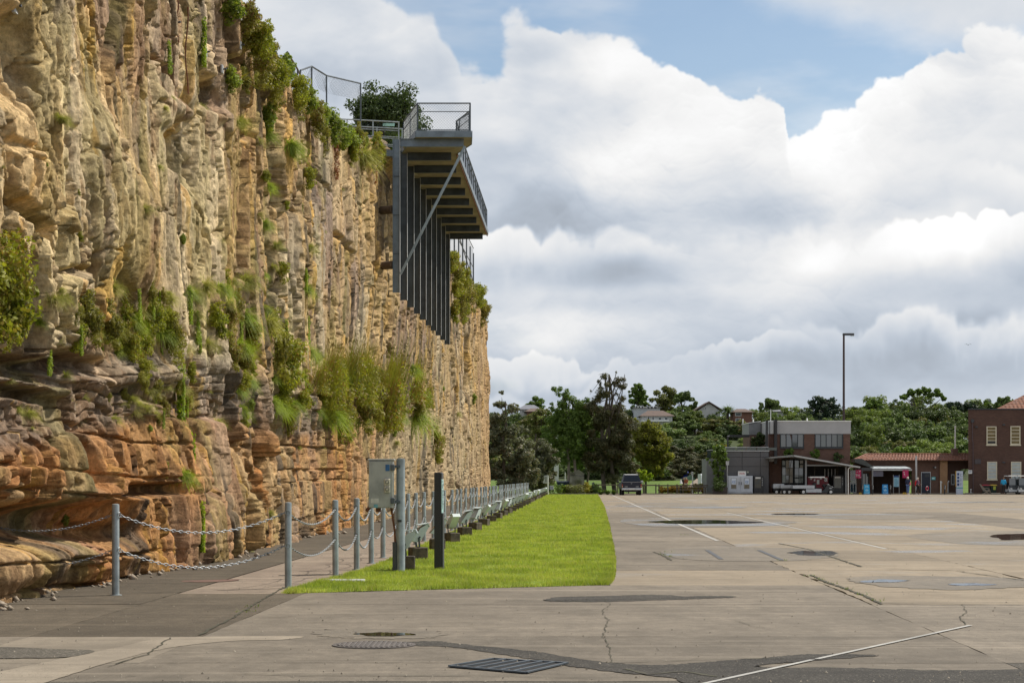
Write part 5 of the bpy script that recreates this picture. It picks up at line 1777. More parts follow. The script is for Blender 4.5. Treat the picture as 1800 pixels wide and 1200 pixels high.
# leaf litter and stones at the foot of the wall
g_ = np.random.default_rng(5)
n = 900
Yv = 24 + 120 * g_.random(n) ** 1.8; Zv = np.full(n, .12)
dx = cliff_d(Yv, Zv)
off = g_.exponential(.13, n)
X = CL_L + K * Yv + dx + off - .05
sz = .008 + .07 * g_.random(n) ** 5
oct_ = np.array([[1, 0, 0], [-1, 0, 0], [0, 1, 0], [0, -1, 0], [0, 0, .7], [0, 0, -.7]])
fo = np.array([[0, 2, 4], [2, 1, 4], [1, 3, 4], [3, 0, 4], [2, 0, 5], [1, 2, 5], [3, 1, 5], [0, 3, 5]])
V = (oct_[None] * (sz[:, None, None] * (.6 + .8 * g_.random((n, 6, 1)))) + np.stack([X, Yv, sz * .4], 1)[:, None, :]).reshape(-1, 3)
F = (fo[None] + 6 * np.arange(n)[:, None, None]).reshape(-1, 3)
o = np_mesh('rubble', V, F, mat('rubble_stone', (.20, .15, .10), .9, 0, .4, 20, col2=(.36, .31, .25)))
tag(o, 'small stones and leaf litter along the foot of the wall', kind='stuff')
# ================================================================== buildings at the back of the apron
YB = 200.0
def X_(px, Y=YB): return AT(px, Y)
def Z_(py, Y=YB): return ZH(py, Y)


def brick_mat(name, c1, c2, mortar, var=.3):
    m = bpy.data.materials.new(name); m.use_nodes = True
    t = NT(m.node_tree); p = t.N['Principled BSDF']
    pos = t.n('ShaderNodeNewGeometry').outputs['Position']
    sp = t.n('ShaderNodeSeparateXYZ'); t.L.new(pos, sp.inputs[0])
    cb = t.n('ShaderNodeCombineXYZ'); t.L.new(t.math('ADD', sp.outputs[0], sp.outputs[1]), cb.inputs[0]); t.L.new(sp.outputs[2], cb.inputs[1])
    br = t.n('ShaderNodeTexBrick'); t.L.new(cb.outputs[0], br.inputs['Vector'])
    br.inputs['Scale'].default_value = 1.0; br.inputs['Brick Width'].default_value = .24; br.inputs['Row Height'].default_value = .086; br.inputs['Mortar Size'].default_value = .010
    br.inputs['Color1'].default_value = (*c1, 1); br.inputs['Color2'].default_value = (*c2, 1); br.inputs['Mortar'].default_value = (*mortar, 1)
    nz = t.noise(pos, .8, 5, .6)
    c = t.mix(t.mr(nz, .3, .75, 0, var), br.outputs['Color'], tuple(x * .5 for x in c1))
    t.L.new(c, p.inputs['Base Color']); p.inputs['Roughness'].default_value = .9
    b = t.n('ShaderNodeBump'); b.inputs['Distance'].default_value = .01; t.L.new(br.outputs['Fac'], b.inputs['Height']); b.invert = True
    t.L.new(b.outputs[0], p.inputs['Normal'])
    return m


brk = brick_mat('red_brown_brick', (.135, .062, .045), (.19, .095, .065), (.16, .13, .11))
brk_dark = brick_mat('dark_brick', (.092, .045, .034), (.130, .066, .048), (.10, .075, .06))
brk_sunlit_orange = brick_mat('sunlit_orange_brick', (.36, .18, .085), (.42, .23, .11), (.30, .24, .17))  # orange brick made brighter; sunlight on the pier is in its colour
clad = mat('grey_cladding', (.105, .103, .108), .6, 0, .08, 1.0)
fascia = mat('pale_fascia', (.40, .395, .40), .6, 0, .06, .8)
tile = mat('terracotta_tiles', (.14, .058, .036), .85, 0, .35, 2.5, col2=(.24, .10, .058))
frame_cream = mat('cream_frame', (.60, .55, .42), .6, 0, .1, 3)
dark_frame = mat('window_frame_dark', (.02, .028, .035), .5, 0, .2, 3)
glass = bpy.data.materials.new('window_glass'); glass.use_nodes = True
gp = glass.node_tree.nodes['Principled BSDF']; gp.inputs['Base Color'].default_value = (.04, .05, .055, 1); gp.inputs['Roughness'].default_value = .04; gp.inputs['Specular IOR Level'].default_value = 1.0; gp.inputs['Coat Weight'].default_value = 1.0
gp.inputs['Coat Roughness'].default_value = .02
shade_in = mat('interior_shade', (.012, .012, .013), .9, 0, .2, 2)  # near-black colour stands in for the shade inside the ground floor
blind = mat('pale_blind', (.45, .50, .50), .7, 0, .1, 3)


def child(mb, name, m, parent, label=None, smooth=False):
    o = mb.build(name, m, parent, smooth=smooth)
    if label: o['label'] = label
    return o


def window(parent, x0, x1, z0, z1, y, n, fm, gm=None, fw=.05, rows=1, tilt=0.0, name='window', rowh=None):
    """framed window in front of plane y; panes are sub-parts of the frame"""
    f = MB()
    f.box(x0, x1, y - .06, y - .002, z1 - fw, z1); f.box(x0, x1, y - .06, y - .002, z0, z0 + fw)
    f.box(x0, x0 + fw, y - .06, y - .002, z0 + fw, z1 - fw); f.box(x1 - fw, x1, y - .06, y - .002, z0 + fw, z1 - fw)
    wv_ = (x1 - x0 - fw) / n
    for i in range(1, n):
        f.box(x0 + fw / 2 + wv_ * i - fw / 3, x0 + fw / 2 + wv_ * i + fw / 3, y - .055, y - .003, z0 + fw, z1 - fw)
    hz = (z1 - z0 - fw) / rows
    for j in range(1, rows):
        f.box(x0 + fw, x1 - fw, y - .05, y - .004, z0 + fw / 2 + hz * j - fw / 3, z0 + fw / 2 + hz * j + fw / 3)
    fo_ = child(f, name, fm, parent)
    for i in range(n):
        for j in range(rows):
            a = x0 + fw / 2 + wv_ * i + fw * .4; b = x0 + fw / 2 + wv_ * (i + 1) - fw * .4
            c = z0 + fw / 2 + hz * j + fw * .4; d = z0 + fw / 2 + hz * (j + 1) - fw * .4
            t1, t2 = (random.random() - .5) * tilt, (random.random() - .5) * tilt
            g = MB().quad((a, y - .025 - t1, c), (b, y - .025 + t1, c), (b, y - .025 + t1 + t2, d), (a, y - .025 - t1 + t2, d))
            child(g, 'pane', gm or glass, fo_)
    return fo_


# ---------- two storey brick and grey building
A = thing('brick_office', 'two storey brick building with a pale grey band and black framed windows', 'building', (0, 0, 0))
x0, x1 = X_(1352), X_(1494.5)
child(MB().box(x0, x1, 200, 212, 0, Z_(762.3)), 'wall', brk, A)
child(MB().box(x0 - .02, x1 + .05, 199.93, 212.1, Z_(762.3) + .003, Z_(741)), 'fascia', fascia, A)
child(MB().box(x0 - .05, x1 + .09, 199.88, 212.2, Z_(741) + .003, Z_(739)), 'roof_cap', white_paint, A)
xl = X_(1318, 206)
child(MB().box(xl, x0 - .05, 206, 212, 0, Z_(764, 206)), 'rear_wall', brk, A)
child(MB().extr([(xl - .1, Z_(764, 206) + .004), (x0 - .1, Z_(764, 206) + .004), (x0 - .1, Z_(741, 206)), (xl - .1, Z_(744, 206))], 'y', 205.93, 212), 'rear_fascia', mid_grey, A)
child(MB().extr([(xl - .15, Z_(743.8, 206)), (x0 - .1, Z_(740.6, 206)), (x0 - .1, Z_(739.5, 206)), (xl - .15, Z_(742.6, 206))], 'y', 205.8, 212.1), 'rear_cap', white_paint, A)
child(MB().box(X_(1345), X_(1348.5), 199.3, 199.9, Z_(790), Z_(739)), 'duct', black_paint, A)
child(MB().box(X_(1360), X_(1365), 199.5, 199.9, Z_(815), Z_(737.5)), 'duct', black_paint, A)
child(MB().box(X_(1353), X_(1359), 199.7, 199.92, Z_(762.3), Z_(741)), 'corner_panel', light_grey, A)
window(A, X_(1371), X_(1413), Z_(786.5), Z_(762), 200, 4, dark_frame, tilt=.05, fw=.10)
window(A, X_(1432), X_(1482), Z_(786.5), Z_(762), 200, 5, dark_frame, tilt=.05, fw=.10)
child(MB().box(X_(1371), X_(1413), 199.85, 199.998, Z_(788.3), Z_(786.8)), 'window_sill', dark_grey, A)
child(MB().box(X_(1432), X_(1482), 199.85, 199.998, Z_(788.3), Z_(786.8)), 'window_sill', dark_grey, A)
ar = MB(); ar.tube((X_(1366), 205, Z_(740)), (X_(1366), 205, Z_(716)), .035, n=6); child(ar, 'aerial', light_grey, A)
for px, h in ((1339, 8), (1437, 10), (1320, 9)):
    child(MB().tube((X_(px), 207, Z_(741)), (X_(px), 207, Z_(741) + h / 17.5), .06, n=8), 'roof_vent', white_paint, A)
# glazed ground floor under the canopy
child(MB().box(X_(1374), X_(1416), 199.94, 199.99, Z_(862), Z_(806)), 'shopfront_backing', shade_in, A)
window(A, X_(1374), X_(1394), Z_(849), Z_(808), 199.9, 3, dark_frame, tilt=.06, rows=3, name='shopfront')
window(A, X_(1396), X_(1412), Z_(849), Z_(808), 199.9, 2, dark_frame, tilt=.06, rows=3, name='shopfront')
child(MB().box(X_(1418), X_(1486), 199.9, 199.96, 0, Z_(818)), 'recess', shade_in, A)  # flat sheet on the wall; shade under the canopy is its colour
for k in range(4):
    child(MB().box(X_(1449 + 6 * k), X_(1450.2 + 6 * k), 199.84, 199.88, Z_(838), Z_(824)), 'recess_light_slot', light_grey, A)

# ---------- cladding annex
B = thing('cladding_annex', 'low dark grey annex faced in large panels, with a glass railed roof terrace', 'building', (0, 0, 0))
ya = 198.4
child(MB().box(X_(1275, ya), X_(1351.5, ya), ya + .06, 206, 0, Z_(792, ya)), 'wall', dark_grey, B)
cuts = [1275, 1304.5, 1336.5, 1351.5]; rows_ = [793, 803, 819.5, 868.4]
for i in range(3):
    for j in range(3):
        a, b = X_(cuts[i], ya) + .02, X_(cuts[i + 1], ya) - .02
        child(MB().bbox(a, b, ya, ya + .055, Z_(rows_[j + 1], ya) + .02, Z_(rows_[j], ya) - .02, .008), 'panel', clad, B)
child(MB().box(X_(1273, ya), X_(1352, ya), ya - .10, ya + .3, Z_(792.9, ya), Z_(791.4, ya)), 'roof_cap', light_grey, B)
child(MB().box(X_(1242, 201), X_(1276, 201), 201, 206, 0, Z_(806, 201)), 'side_wall', mid_grey, B)
rl = MB(); rl.tube((X_(1275, ya), ya + .1, Z_(785.6, ya)), (X_(1351, ya), ya + .1, Z_(785.6, ya)), .03, n=6)
child(rl, 'terrace_rail', light_grey, B)
for k in range(5):
    px = 1277 + k * 18
    child(MB().box(X_(px, ya), X_(px + 16.5, ya), ya + .09, ya + .10, Z_(791, ya), Z_(786.3, ya)), 'glass_panel', glass, B)
for k in range(4):
    px = 1243 + k * 8
    child(MB().box(X_(px, 201), X_(px + 7, 201), 200.95, 200.97, Z_(805, 201), Z_(791.5 - k * .8, 201)), 'glass_panel', glass, B)
child(MB().tube((X_(1242, 201), 200.96, Z_(791.5, 201)), (X_(1275, 201), 200.96, Z_(787.5, 201)), .03, n=6), 'terrace_rail', light_grey, B)
pg = thing('pergola', 'thin black pergola frame on the roof terrace', 'pergola', (0, 0, 0))
child(MB().bar((X_(1282), 201.5, Z_(787)), (X_(1282), 201.5, Z_(767)), .13, .13), 'post', black_paint, pg)
child(MB().bar((X_(1288), 204.5, Z_(787)), (X_(1288), 204.5, Z_(764)), .13, .13), 'post', black_paint, pg)
child(MB().bar((X_(1281.5), 201.5, Z_(767)), (X_(1291), 204.5, Z_(764.5)), .13, .16), 'beam', black_paint, pg)
child(MB().bar((X_(1290), 204.5, Z_(764.3)), (X_(1327), 204.5, Z_(764.3)), .13, .26), 'beam', black_paint, pg)
# sign above the freezers, wall lamp, sign on pole
o = thing('wall_sign', 'small white sign with red writing above the ice freezers', 'sign', (X_(1300), 197.9, Z_(832)))
child(MB().bbox(-.40, .40, -.03, .03, -.24, .24, .01), 'board', white_paint, o)
o = thing('security_light', 'small lamp on the annex wall right of the red lettered sign', 'lamp', (X_(1310.6), 198.3, Z_(829.5)))
child(MB().bbox(-.10, .10, -.12, .05, -.08, .08, .02), 'lamp_body', mat('lamp_cream', (.40, .42, .34), .6), o)
child(MB().bbox(-.03, .03, -.02, .09, .08, .14, .01), 'bracket', dark_grey, o)
o = thing('pole_sign', 'small grey sign on a thin pole left of the ice freezers', 'sign', (X_(1278.5, 197.4), 197.4, 0))
child(MB().tube((0, 0, 0), (0, 0, Z_(816, 197.4)), .035, n=8), 'pole', light_grey, o)
child(MB().bbox(-.16, .16, -.06, -.03, Z_(817, 197.4), Z_(810, 197.4), .01), 'board', light_grey, o)

# text helper
def text_mesh(txt, size, m, parent, loc, name='lettering', ext=.004):
    cu = bpy.data.curves.new(name, 'FONT'); cu.body = txt; cu.size = size; cu.extrude = ext; cu.align_x = 'CENTER'; cu.align_y = 'CENTER'
    cu.resolution_u = 2
    ob = bpy.data.objects.new(name, cu)
    COL.objects.link(ob)
    dg = bpy.context.evaluated_depsgraph_get(); dg.update()
    me = bpy.data.meshes.new_from_object(ob.evaluated_get(dg))
    bpy.data.objects.remove(ob)
    me.materials.clear(); me.materials.append(m)
    o2 = bpy.data.objects.new(name, me); COL.objects.link(o2)
    o2.parent = parent; o2.location = loc; o2.rotation_euler = (R(90), 0, 0)
    return o2
red_print = mat('red_print', (.45, .03, .05), .6, 0, .1, 3)
blue_print = mat('blue_print', (.03, .16, .45), .6, 0, .1, 3)
navy_print = mat('navy_print', (.012, .045, .16), .6, 0, .1, 3)
ws_ = [x for x in bpy.data.objects if x.name.startswith('wall_sign')][0]
mk = MB()
for (a, h0, h1, w_) in ((-.26, -.05, .05, .05), (-.17, -.05, .06, .07), (-.06, -.06, .04, .08), (.05, -.05, .05, .05), (.13, -.05, .06, .08), (.23, -.05, .02, .05)):
    mk.box(a, a + w_, -.036, -.031, h0, h1)
child(mk, 'lettering', red_print, ws_)

# ---------- ice freezers and vending machines
steel_white = mat('freezer_white', (.50, .53, .58), .5, 0, .12, 1.5)
F_ = thing('ice_freezer', 'pale steel two door ice freezer with blue posters against the annex', 'freezer', (X_(1279.6, 197.6), 197.6, 0))
w_ = X_(1323.3, 197.6) - X_(1279.6, 197.6); hz = Z_(836, 197.6)
child(MB().bbox(0, w_, 0, .75, .05, hz, .02), 'cabinet', steel_white, F_)
child(MB().box(.02, w_ - .02, .02, .7, 0, .05), 'plinth', dark_grey, F_)
for i in (0, 1):
    a = .06 + i * (w_ / 2 - .02); b = a + w_ / 2 - .12
    d = child(MB().bbox(a, b, -.045, -.002, .22, hz - .10, .015), 'door', steel_white, F_)
    cx = (a + b) / 2 + (.03 if i else -.05)
    child(MB().bbox(cx - .27, cx + .27, -.06, -.046, .55, hz - .22, .006), 'poster_frame', mat('frame_grey', (.22, .24, .25), .5), d)
    child(MB().box(cx - .23, cx + .23, -.066, -.061, .98, hz - .25), 'poster', mat('poster_white', (.62, .68, .76), .5), d)
    child(MB().box(cx - .24, cx + .24, -.066, -.061, .60, .96), 'poster', mat('poster_brown', (.20, .17, .12), .6, 0, .3, 6), d)
    tmt = text_mesh('ICE', .27, blue_print, d, (cx, -.069, 1.22)); tmt.name = 'lettering'
    tmt.scale = (.85, 1.2, 1)
    child(MB().bbox(b - .10 if i == 0 else a + .02, b - .05 if i == 0 else a + .07, -.09, -.046, .95, 1.25, .008), 'handle', galv_dark, d)
def vending(px0, px1, Y, py_top, m_front, label):
    t = thing('vending_machine', label, 'vending machine', (X_(px0, Y), Y, 0), group='vending machines')
    w_ = X_(px1, Y) - X_(px0, Y); h = Z_(py_top, Y)
    child(MB().bbox(0, w_, 0, .8, .06, h, .02), 'cabinet', black_paint, t)
    child(MB().box(.02, w_ - .02, .03, .7, 0, .06), 'plinth', dark_grey, t)
    child(MB().bbox(.10, w_ * .76, -.02, -.001, .62, h - .14, .006), 'display', m_front, t)
    child(MB().bbox(.16, w_ * .70, -.035, -.021, h - .28, h - .12, .005), 'backlit_strip', white_paint, t)
    f = child(MB().bbox(.15, w_ * .70, -.03, -.001, .16, .40, .006), 'delivery_flap', dark_grey, t)
    child(MB().bbox(.19, w_ * .70 - .04, -.04, -.031, .20, .36, .004), 'flap_cover', black_paint, f)
    pnl = child(MB().bbox(w_ * .80, w_ - .03, -.02, -.001, .8, h - .14, .005), 'keypad_panel', dark_grey, t)
    for k in range(5):
        child(MB().box(w_ * .84, w_ - .07, -.026, -.021, h - .30 - k * .16, h - .24 - k * .16), 'button', light_grey, pnl)
    return t
vending(1325, 1342, 197.7, 836, mat('vend_display', (.10, .085, .055), .2, 0, .6, 5, col2=(.05, .06, .07)), 'black vending machine right of the ice freezer')
vending(1464.5, 1483, 198.6, 835, mat('vend_grey', (.20, .20, .18), .4, 0, .15, 8), 'dark vending machine with a grey front under the canopy')
# red drinks kiosk front under the canopy
kk = thing('red_kiosk', 'dark red kiosk front with white notices under the canopy', 'kiosk', (X_(1420, 199.2), 199.2, 0))
red_dark = mat('kiosk_red', (.22, .018, .03), .5, 0, .2, 3)
child(MB().bbox(0, 2.05, 0, .45, 0, Z_(837, 199.2), .02), 'cabinet', red_dark, kk)
for (a, b, c, d) in ((.22, .45, 1.45, 1.6), (.6, .75, 1.3, 1.5), (.9, 1.15, 1.0, 1.45), (1.65, 1.95, 1.25, 1.65), (1.2, 1.4, 1.5, 1.62)):
    child(MB().box(a, b, -.02, -.004, c, d), 'notice', white_paint, kk)

# ---------- canopy
C = thing('canopy', 'low sloping grey canopy on posts in front of the brick building', 'canopy', (0, 0, 0))
rf = MB()
yf, yr = 195.4, 199.8
sec = [(1352, 803.2), (1396, 799.0), (1512, 819.5)]
def cz(py, Y=yf): return Z_(py, Y)
P = [(X_(px, yf), cz(py)) for px, py in sec]
rf.extr([P[0], P[1], P[2], (P[2][0], P[2][1] - .16), (P[1][0], P[1][1] - .20), (P[0][0], P[0][1] - .12)], 'y', yf, yr)
child(rf, 'roof', mat('canopy_metal', (.20, .205, .20), .45, .2, .15, 2), C)
child(MB().bar((P[1][0], yf - .03, P[1][1] - .10), (P[2][0], yf - .03, P[2][1] - .08), .05, .13), 'gutter', light_grey, C)
for px in (1415, 1485.5):
    child(MB().box(X_(px, 196), X_(px + 3, 196), 195.9, 196.05, 0, Z_(816 if px > 1450 else 806, 196)), 'post', mid_grey, C)
child(MB().bar((X_(1418, 196), 196, Z_(817.5, 196)), (X_(1485, 196), 196, Z_(817.5, 196)), .08, .14), 'beam', mid_grey, C)
child(MB().path([(X_(1506, 195.5), 195.5, Z_(820)), (X_(1494, 195.6), 195.6, Z_(821.5)), (X_(1491, 195.6), 195.6, Z_(824)), (X_(1491, 195.6), 195.6, 0)], .05, 8), 'downpipe', white_paint, C)
child(MB().box(X_(1352.5, 199.5), X_(1366, 199.5), 199.6, 199.7, Z_(811), Z_(805)), 'light_panel', light_grey, C)
# lower second canopy roof
child(MB().extr([(X_(1499), Z_(806)), (X_(1512), Z_(806)), (X_(1534), Z_(822)), (X_(1534), Z_(824)), (X_(1499), Z_(812))], 'y', 198.8, 201), 'side_roof', mat('canopy_dark', (.06, .065, .06), .5, .1), C)

# ---------- low brick block with tiled roof
D = thing('tiled_brick_building', 'long low dark brick building with an orange tiled roof and a navy door', 'building', (0, 0, 0))
def wall_seg(px0, px1, pyt, Y, m, name='wall', thick=.35, pyb=None):
    return child(MB().box(X_(px0, Y), X_(px1, Y), Y, Y + thick, 0 if pyb is None else Z_(pyb, Y), Z_(pyt, Y)), name, m, D)
YD = 201.0
wall_seg(1500, 1534, 808, YD, brk)
wall_seg(1534, 1553, 808, YD, brk, pyb=827)
wall_seg(1553, 1603, 808, YD + .0, brk, pyb=827)
wall_seg(1603, 1652.5, 808, YD, brk)
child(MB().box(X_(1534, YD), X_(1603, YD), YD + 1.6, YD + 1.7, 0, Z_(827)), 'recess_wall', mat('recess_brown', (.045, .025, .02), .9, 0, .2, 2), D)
wall_seg(1652.5, 1665.5, 809, YD - .25, brk_sunlit_orange, 'lit_pier', .8)
wall_seg(1665.5, 1689, 809, YD + .6, brk_dark)
wall_seg(1689, 1702, 809, YD + .6, brk_dark, pyb=824)
# tiled roof as real courses
def tiled_roof(parent, xa0, xa1, ya0, xb0, xb1, yb0, z0, z1, n, name='roof', cols=0.30):
    """courses of tiles rising from the eave (a) to the ridge (b), each course a stepped, scalloped strip"""
    mb = MB()
    for k in range(n):
        f0, f1 = k / n, (k + 1) / n
        la, lb = xa0 + (xb0 - xa0) * f0, xa0 + (xb0 - xa0) * f1
        ra, rb = xa1 + (xb1 - xa1) * f0, xa1 + (xb1 - xa1) * f1
        y0_, y1_ = ya0 + (yb0 - ya0) * f0, ya0 + (yb0 - ya0) * f1
        za, zb = z0 + (z1 - z0) * f0, z0 + (z1 - z0) * f1
        nt = max(1, int((ra - la) / cols))
        for i in range(nt):
            g0, g1 = i / nt, (i + 1) / nt
            jz = random.uniform(-.008, .008)
            a0 = la + (ra - la) * g0; a1 = la + (ra - la) * g1; b0 = lb + (rb - lb) * g0; b1 = lb + (rb - lb) * g1
            am = (a0 + a1) / 2; bm = (b0 + b1) / 2
            mb.add([(a0, y0_, za + .02 + jz), (am, y0_ - .01, za + .075 + jz), (a1, y0_, za + .02 + jz), (b1, y1_, zb - .005 + jz), (bm, y1_, zb + .045 + jz), (b0, y1_, zb - .005 + jz), (a0, y0_, za - .04), (a1, y0_, za - .04)],
                   [(0, 1, 4, 5), (1, 2, 3, 4), (6, 7, 2, 1, 0)])
    o = mb.build(name, tile, parent)
    return o
tiled_roof(D, X_(1499, 200.3), X_(1702.5, 200.3), 200.3, X_(1523, 204), X_(1702.5, 204), 204, Z_(808.3, 200.3), Z_(798, 204), 9)
child(MB().box(X_(1499, 200.3), X_(1702.5, 200.3), 200.35, 204, Z_(809.5), Z_(808.6)), 'eave', dark_frame, D)
child(MB().tube((X_(1523, 204), 204, Z_(797.6, 204)), (X_(1702, 204), 204, Z_(797.6, 204)), .10, n=8), 'ridge', tile, D)
child(MB().tube((X_(1499, 200.3), 200.3, Z_(808, 200.3)), (X_(1523, 204), 204, Z_(797.6, 204)), .08, n=8), 'hip', tile, D)
ch = child(MB().bbox(X_(1674, 203), X_(1684, 203), 203, 203.7, Z_(801, 203), Z_(788, 203), .02), 'chimney', brk, D)
child(MB().tube((X_(1680.3, 203), 203.3, Z_(788, 203)), (X_(1680.3, 203), 203.3, Z_(748, 203)), .07, n=10), 'flue', white_paint, ch)
# door
dr = child(MB().box(X_(1619, YD), X_(1636, YD), YD - .05, YD - .004, 0, Z_(829, YD)), 'door_frame', light_grey, D)
child(MB().box(X_(1620.2, YD), X_(1634.8, YD), YD - .08, YD - .052, 0, Z_(830.5, YD)), 'door', mat('navy_door', (.012, .016, .035), .5, 0, .1, 3), dr)
child(MB().box(X_(1625.5, YD), X_(1633, YD), YD - .09, YD - .082, Z_(838, YD), Z_(833, YD)), 'door_window', dark_grey, dr)
child(MB().box(X_(1671.5, YD + .6), X_(1677.5, YD + .6), YD + .52, YD + .598, Z_(852), Z_(833)), 'window', light_grey, D)
child(MB().box(X_(1672.5, YD + .6), X_(1676.5, YD + .6), YD + .50, YD + .518, Z_(850.5), Z_(834.5)), 'pane', dark_grey, D)
# recess furnishings
window(D, X_(1497), X_(1508), Z_(866), Z_(826), YD - .02, 2, white_paint, rows=2, fw=.07, name='glass_door')
window(D, X_(1518), X_(1530), Z_(862), Z_(831), YD - .02, 2, dark_frame, rows=1, fw=.08, name='window')
o = thing('illuminated_board', 'lilac blank screen board hanging under the awning', 'board', (X_(1543, 199.4), 199.4, Z_(832, 199.4)))
child(MB().bbox(-.54, .54, 0, .10, -.28, .28, .01), 'case', mat('lilac_board', (.27, .28, .42), .5, 0, .06, 2), o)
# awning
aw = thing('glass_awning', 'flat awning of pale panels over the entrance', 'awning', (0, 0, 0))
for k in range(5):
    a = X_(1534 + k * 13.7, 197.5); b = X_(1534 + (k + 1) * 13.7 - .8, 197.5)
    child(MB().add([(a, 197.5, Z_(822.6, 197.5)), (b, 197.5, Z_(822.6, 197.5)), (b, 200.9, Z_(818.5, 200.9)), (a, 200.9, Z_(818.5, 200.9)), (a, 197.5, Z_(823.2, 197.5)), (b, 197.5, Z_(823.2, 197.5)), (b, 200.9, Z_(819.1, 200.9)), (a, 200.9, Z_(819.1, 200.9))],
                   [(0, 1, 2, 3), (7, 6, 5, 4), (0, 4, 5, 1), (1, 5, 6, 2), (2, 6, 7, 3), (3, 7, 4, 0)]), 'roof_panel', mat('awning_panel', (.50, .54, .56), .35, 0, .06, 2), aw)
child(MB().box(X_(1533, 197.4), X_(1603, 197.4), 197.4, 197.5, Z_(826.5, 197.4), Z_(824, 197.4)), 'beam', light_grey, aw)
child(MB().box(X_(1532.5, 197.4), X_(1534.5, 197.4), 197.3, 197.45, 0, Z_(822, 197.4)), 'post', mid_grey, aw)
child(MB().box(X_(1514, 197.4), X_(1516.5, 197.4), 197.3, 197.45, 0, Z_(822, 197.4)), 'post', dark_grey, aw)
child(MB().box(X_(1599.5, 197.4), X_(1601, 197.4), 199.3, 199.45, 0, Z_(824, 197.4)), 'post', dark_grey, aw)
child(MB().box(X_(1514, 197.4), X_(1533, 197.4), 197.42, 197.5, Z_(827, 197.4), Z_(821.5, 197.4)), 'fascia', dark_grey, aw)
# pink banners
pink = mat('magenta_banner', (.42, .02, .10), .7, 0, .12, 2)
for (a, b, t_, bt, lab) in ((1504, 1507.3, 825.6, 840, 'narrow magenta banner, leftmost of the three'), (1507.8, 1513.6, 825.4, 840.4, 'magenta banner beside the narrow one'), (1586.5, 1597, 825.6, 839.6, 'wide magenta banner at the right end of the awning')):
    o = thing('banner', lab, 'banner', (X_(a, 197.2), 197.2, Z_(bt, 197.2)), group='magenta banners')
    w_ = X_(b, 197.2) - X_(a, 197.2); h = Z_(t_, 197.2) - Z_(bt, 197.2)
    child(MB().box(0, w_, -.01, .01, 0, h), 'cloth', pink, o)
    sq = MB()
    rr_ = random.Random(int(a))
    for k in range(7):
        cx, cz_ = w_ * (.15 + .7 * rr_.random()), h * (.1 + .8 * rr_.random())
        sq.box(cx - .05, cx + .05, -.016, -.0115, cz_ - .02, cz_ + .02)
    child(sq, 'print', white_paint, o)
    child(MB().tube((-.02, 0, h + .02), (w_ + .02, 0, h + .02), .015, n=6), 'rod', dark_grey, o)
# A-frame boards
blue_pl = mat('bright_blue_board', (.01, .21, .50), .45, 0, .06, 2)
blue_pl2 = mat('light_blue_board', (.02, .33, .60), .45, 0, .06, 2)
for (a, b, m_, lab) in ((1518, 1528.4, blue_pl2, 'light blue A-frame sign, left of two'), (1550.3, 1561, blue_pl, 'deeper blue A-frame sign, right of two')):
    Yq = 197.0
    o = thing('sandwich_board', lab, 'A-frame sign', (X_((a + b) / 2, Yq), Yq, .0), group='blue A-frame signs')
    h = Z_(851, Yq)
    for s in (-1, 1):
        c_ = MB().add([(-.29, s * .28, .04), (.29, s * .28, .04), (.27, s * .03, h), (-.27, s * .03, h), (-.29, s * .25, .04), (.29, s * .25, .04), (.27, s * .01, h), (-.27, s * .01, h)],
                      [(0, 1, 2, 3), (7, 6, 5, 4), (0, 4, 5, 1), (1, 5, 6, 2), (2, 6, 7, 3), (3, 7, 4, 0)])
        child(c_, 'board', m_, o)
    pr = MB()
    for k, (zz, hw) in enumerate(((.83, .14), (.72, .17), (.52, .05), (.43, .16), (.36, .12))):
        yy = -.28 + (.25 * (zz / h)) - .012
        pr.box(-hw, hw, yy - .004, yy, zz - .035, zz + .03)
    pr.box(-.22, .22, -.262, -.258, .13, .18)
    child(pr, 'print', mat('pale_print', (.35, .65, .85), .5), o)
# map board
mbd = thing('map_board', 'tall notice board with a pale blue panel on two posts', 'notice board', (X_(1575.5, 197.2), 197.2, 0))
for s in (-.29, .29): child(MB().box(s - .03, s + .03, -.03, .03, 0, Z_(834, 197.2)), 'post', mid_grey, mbd)
child(MB().bbox(-.25, .25, -.03, .03, Z_(855, 197.2), Z_(838.5, 197.2), .006), 'panel', mat('pale_blue_panel', (.22, .42, .55), .5, 0, .08, 6), mbd)
child(MB().bbox(-.25, .25, -.03, .03, Z_(838.2, 197.2), Z_(835.5, 197.2), .006), 'panel', navy_print, mbd)
tx = MB()
for k in range(9): tx.box(-.18, -.18 + .16 + .2 * random.random(), -.036, -.031, .85 + k * .085, .875 + k * .085)
child(tx, 'lettering', mat('teal_print', (.06, .22, .28), .6), mbd)
# info totem
tt_ = thing('information_totem', 'white information totem with blue pictures and a teal stripe', 'sign', (X_(1687, 197.0), 197.0, 0))
hT = Z_(827.5, 197)
child(MB().bbox(-.33, .33, 0, .22, 0, hT, .01), 'body', mat('totem_white', (.50, .56, .66), .5, 0, .05, 3), tt_)
child(MB().box(-.39, -.332, .0, .22, .75, hT), 'edge', mat('totem_gold', (.45, .28, .07), .5), tt_)
child(MB().box(-.33, .33, -.012, -.002, .60, .68), 'stripe', mat('teal_stripe', (.01, .28, .30), .5), tt_)
for k in range(4): child(MB().box(-.25, -.05, -.012, -.002, .86 + k * .34, 1.10 + k * .34), 'picture', navy_print, tt_)
tx = MB()
for k in range(12):
    if k % 4 != 3: tx.box(.02, .02 + .1 + .08 * random.random(), -.010, -.002, .9 + k * .108, .93 + k * .108)
    tx.box(.22, .26, -.010, -.002, .9 + k * .108, .94 + k * .108) if k % 2 == 0 else None
child(tx, 'lettering', navy_print, tt_)
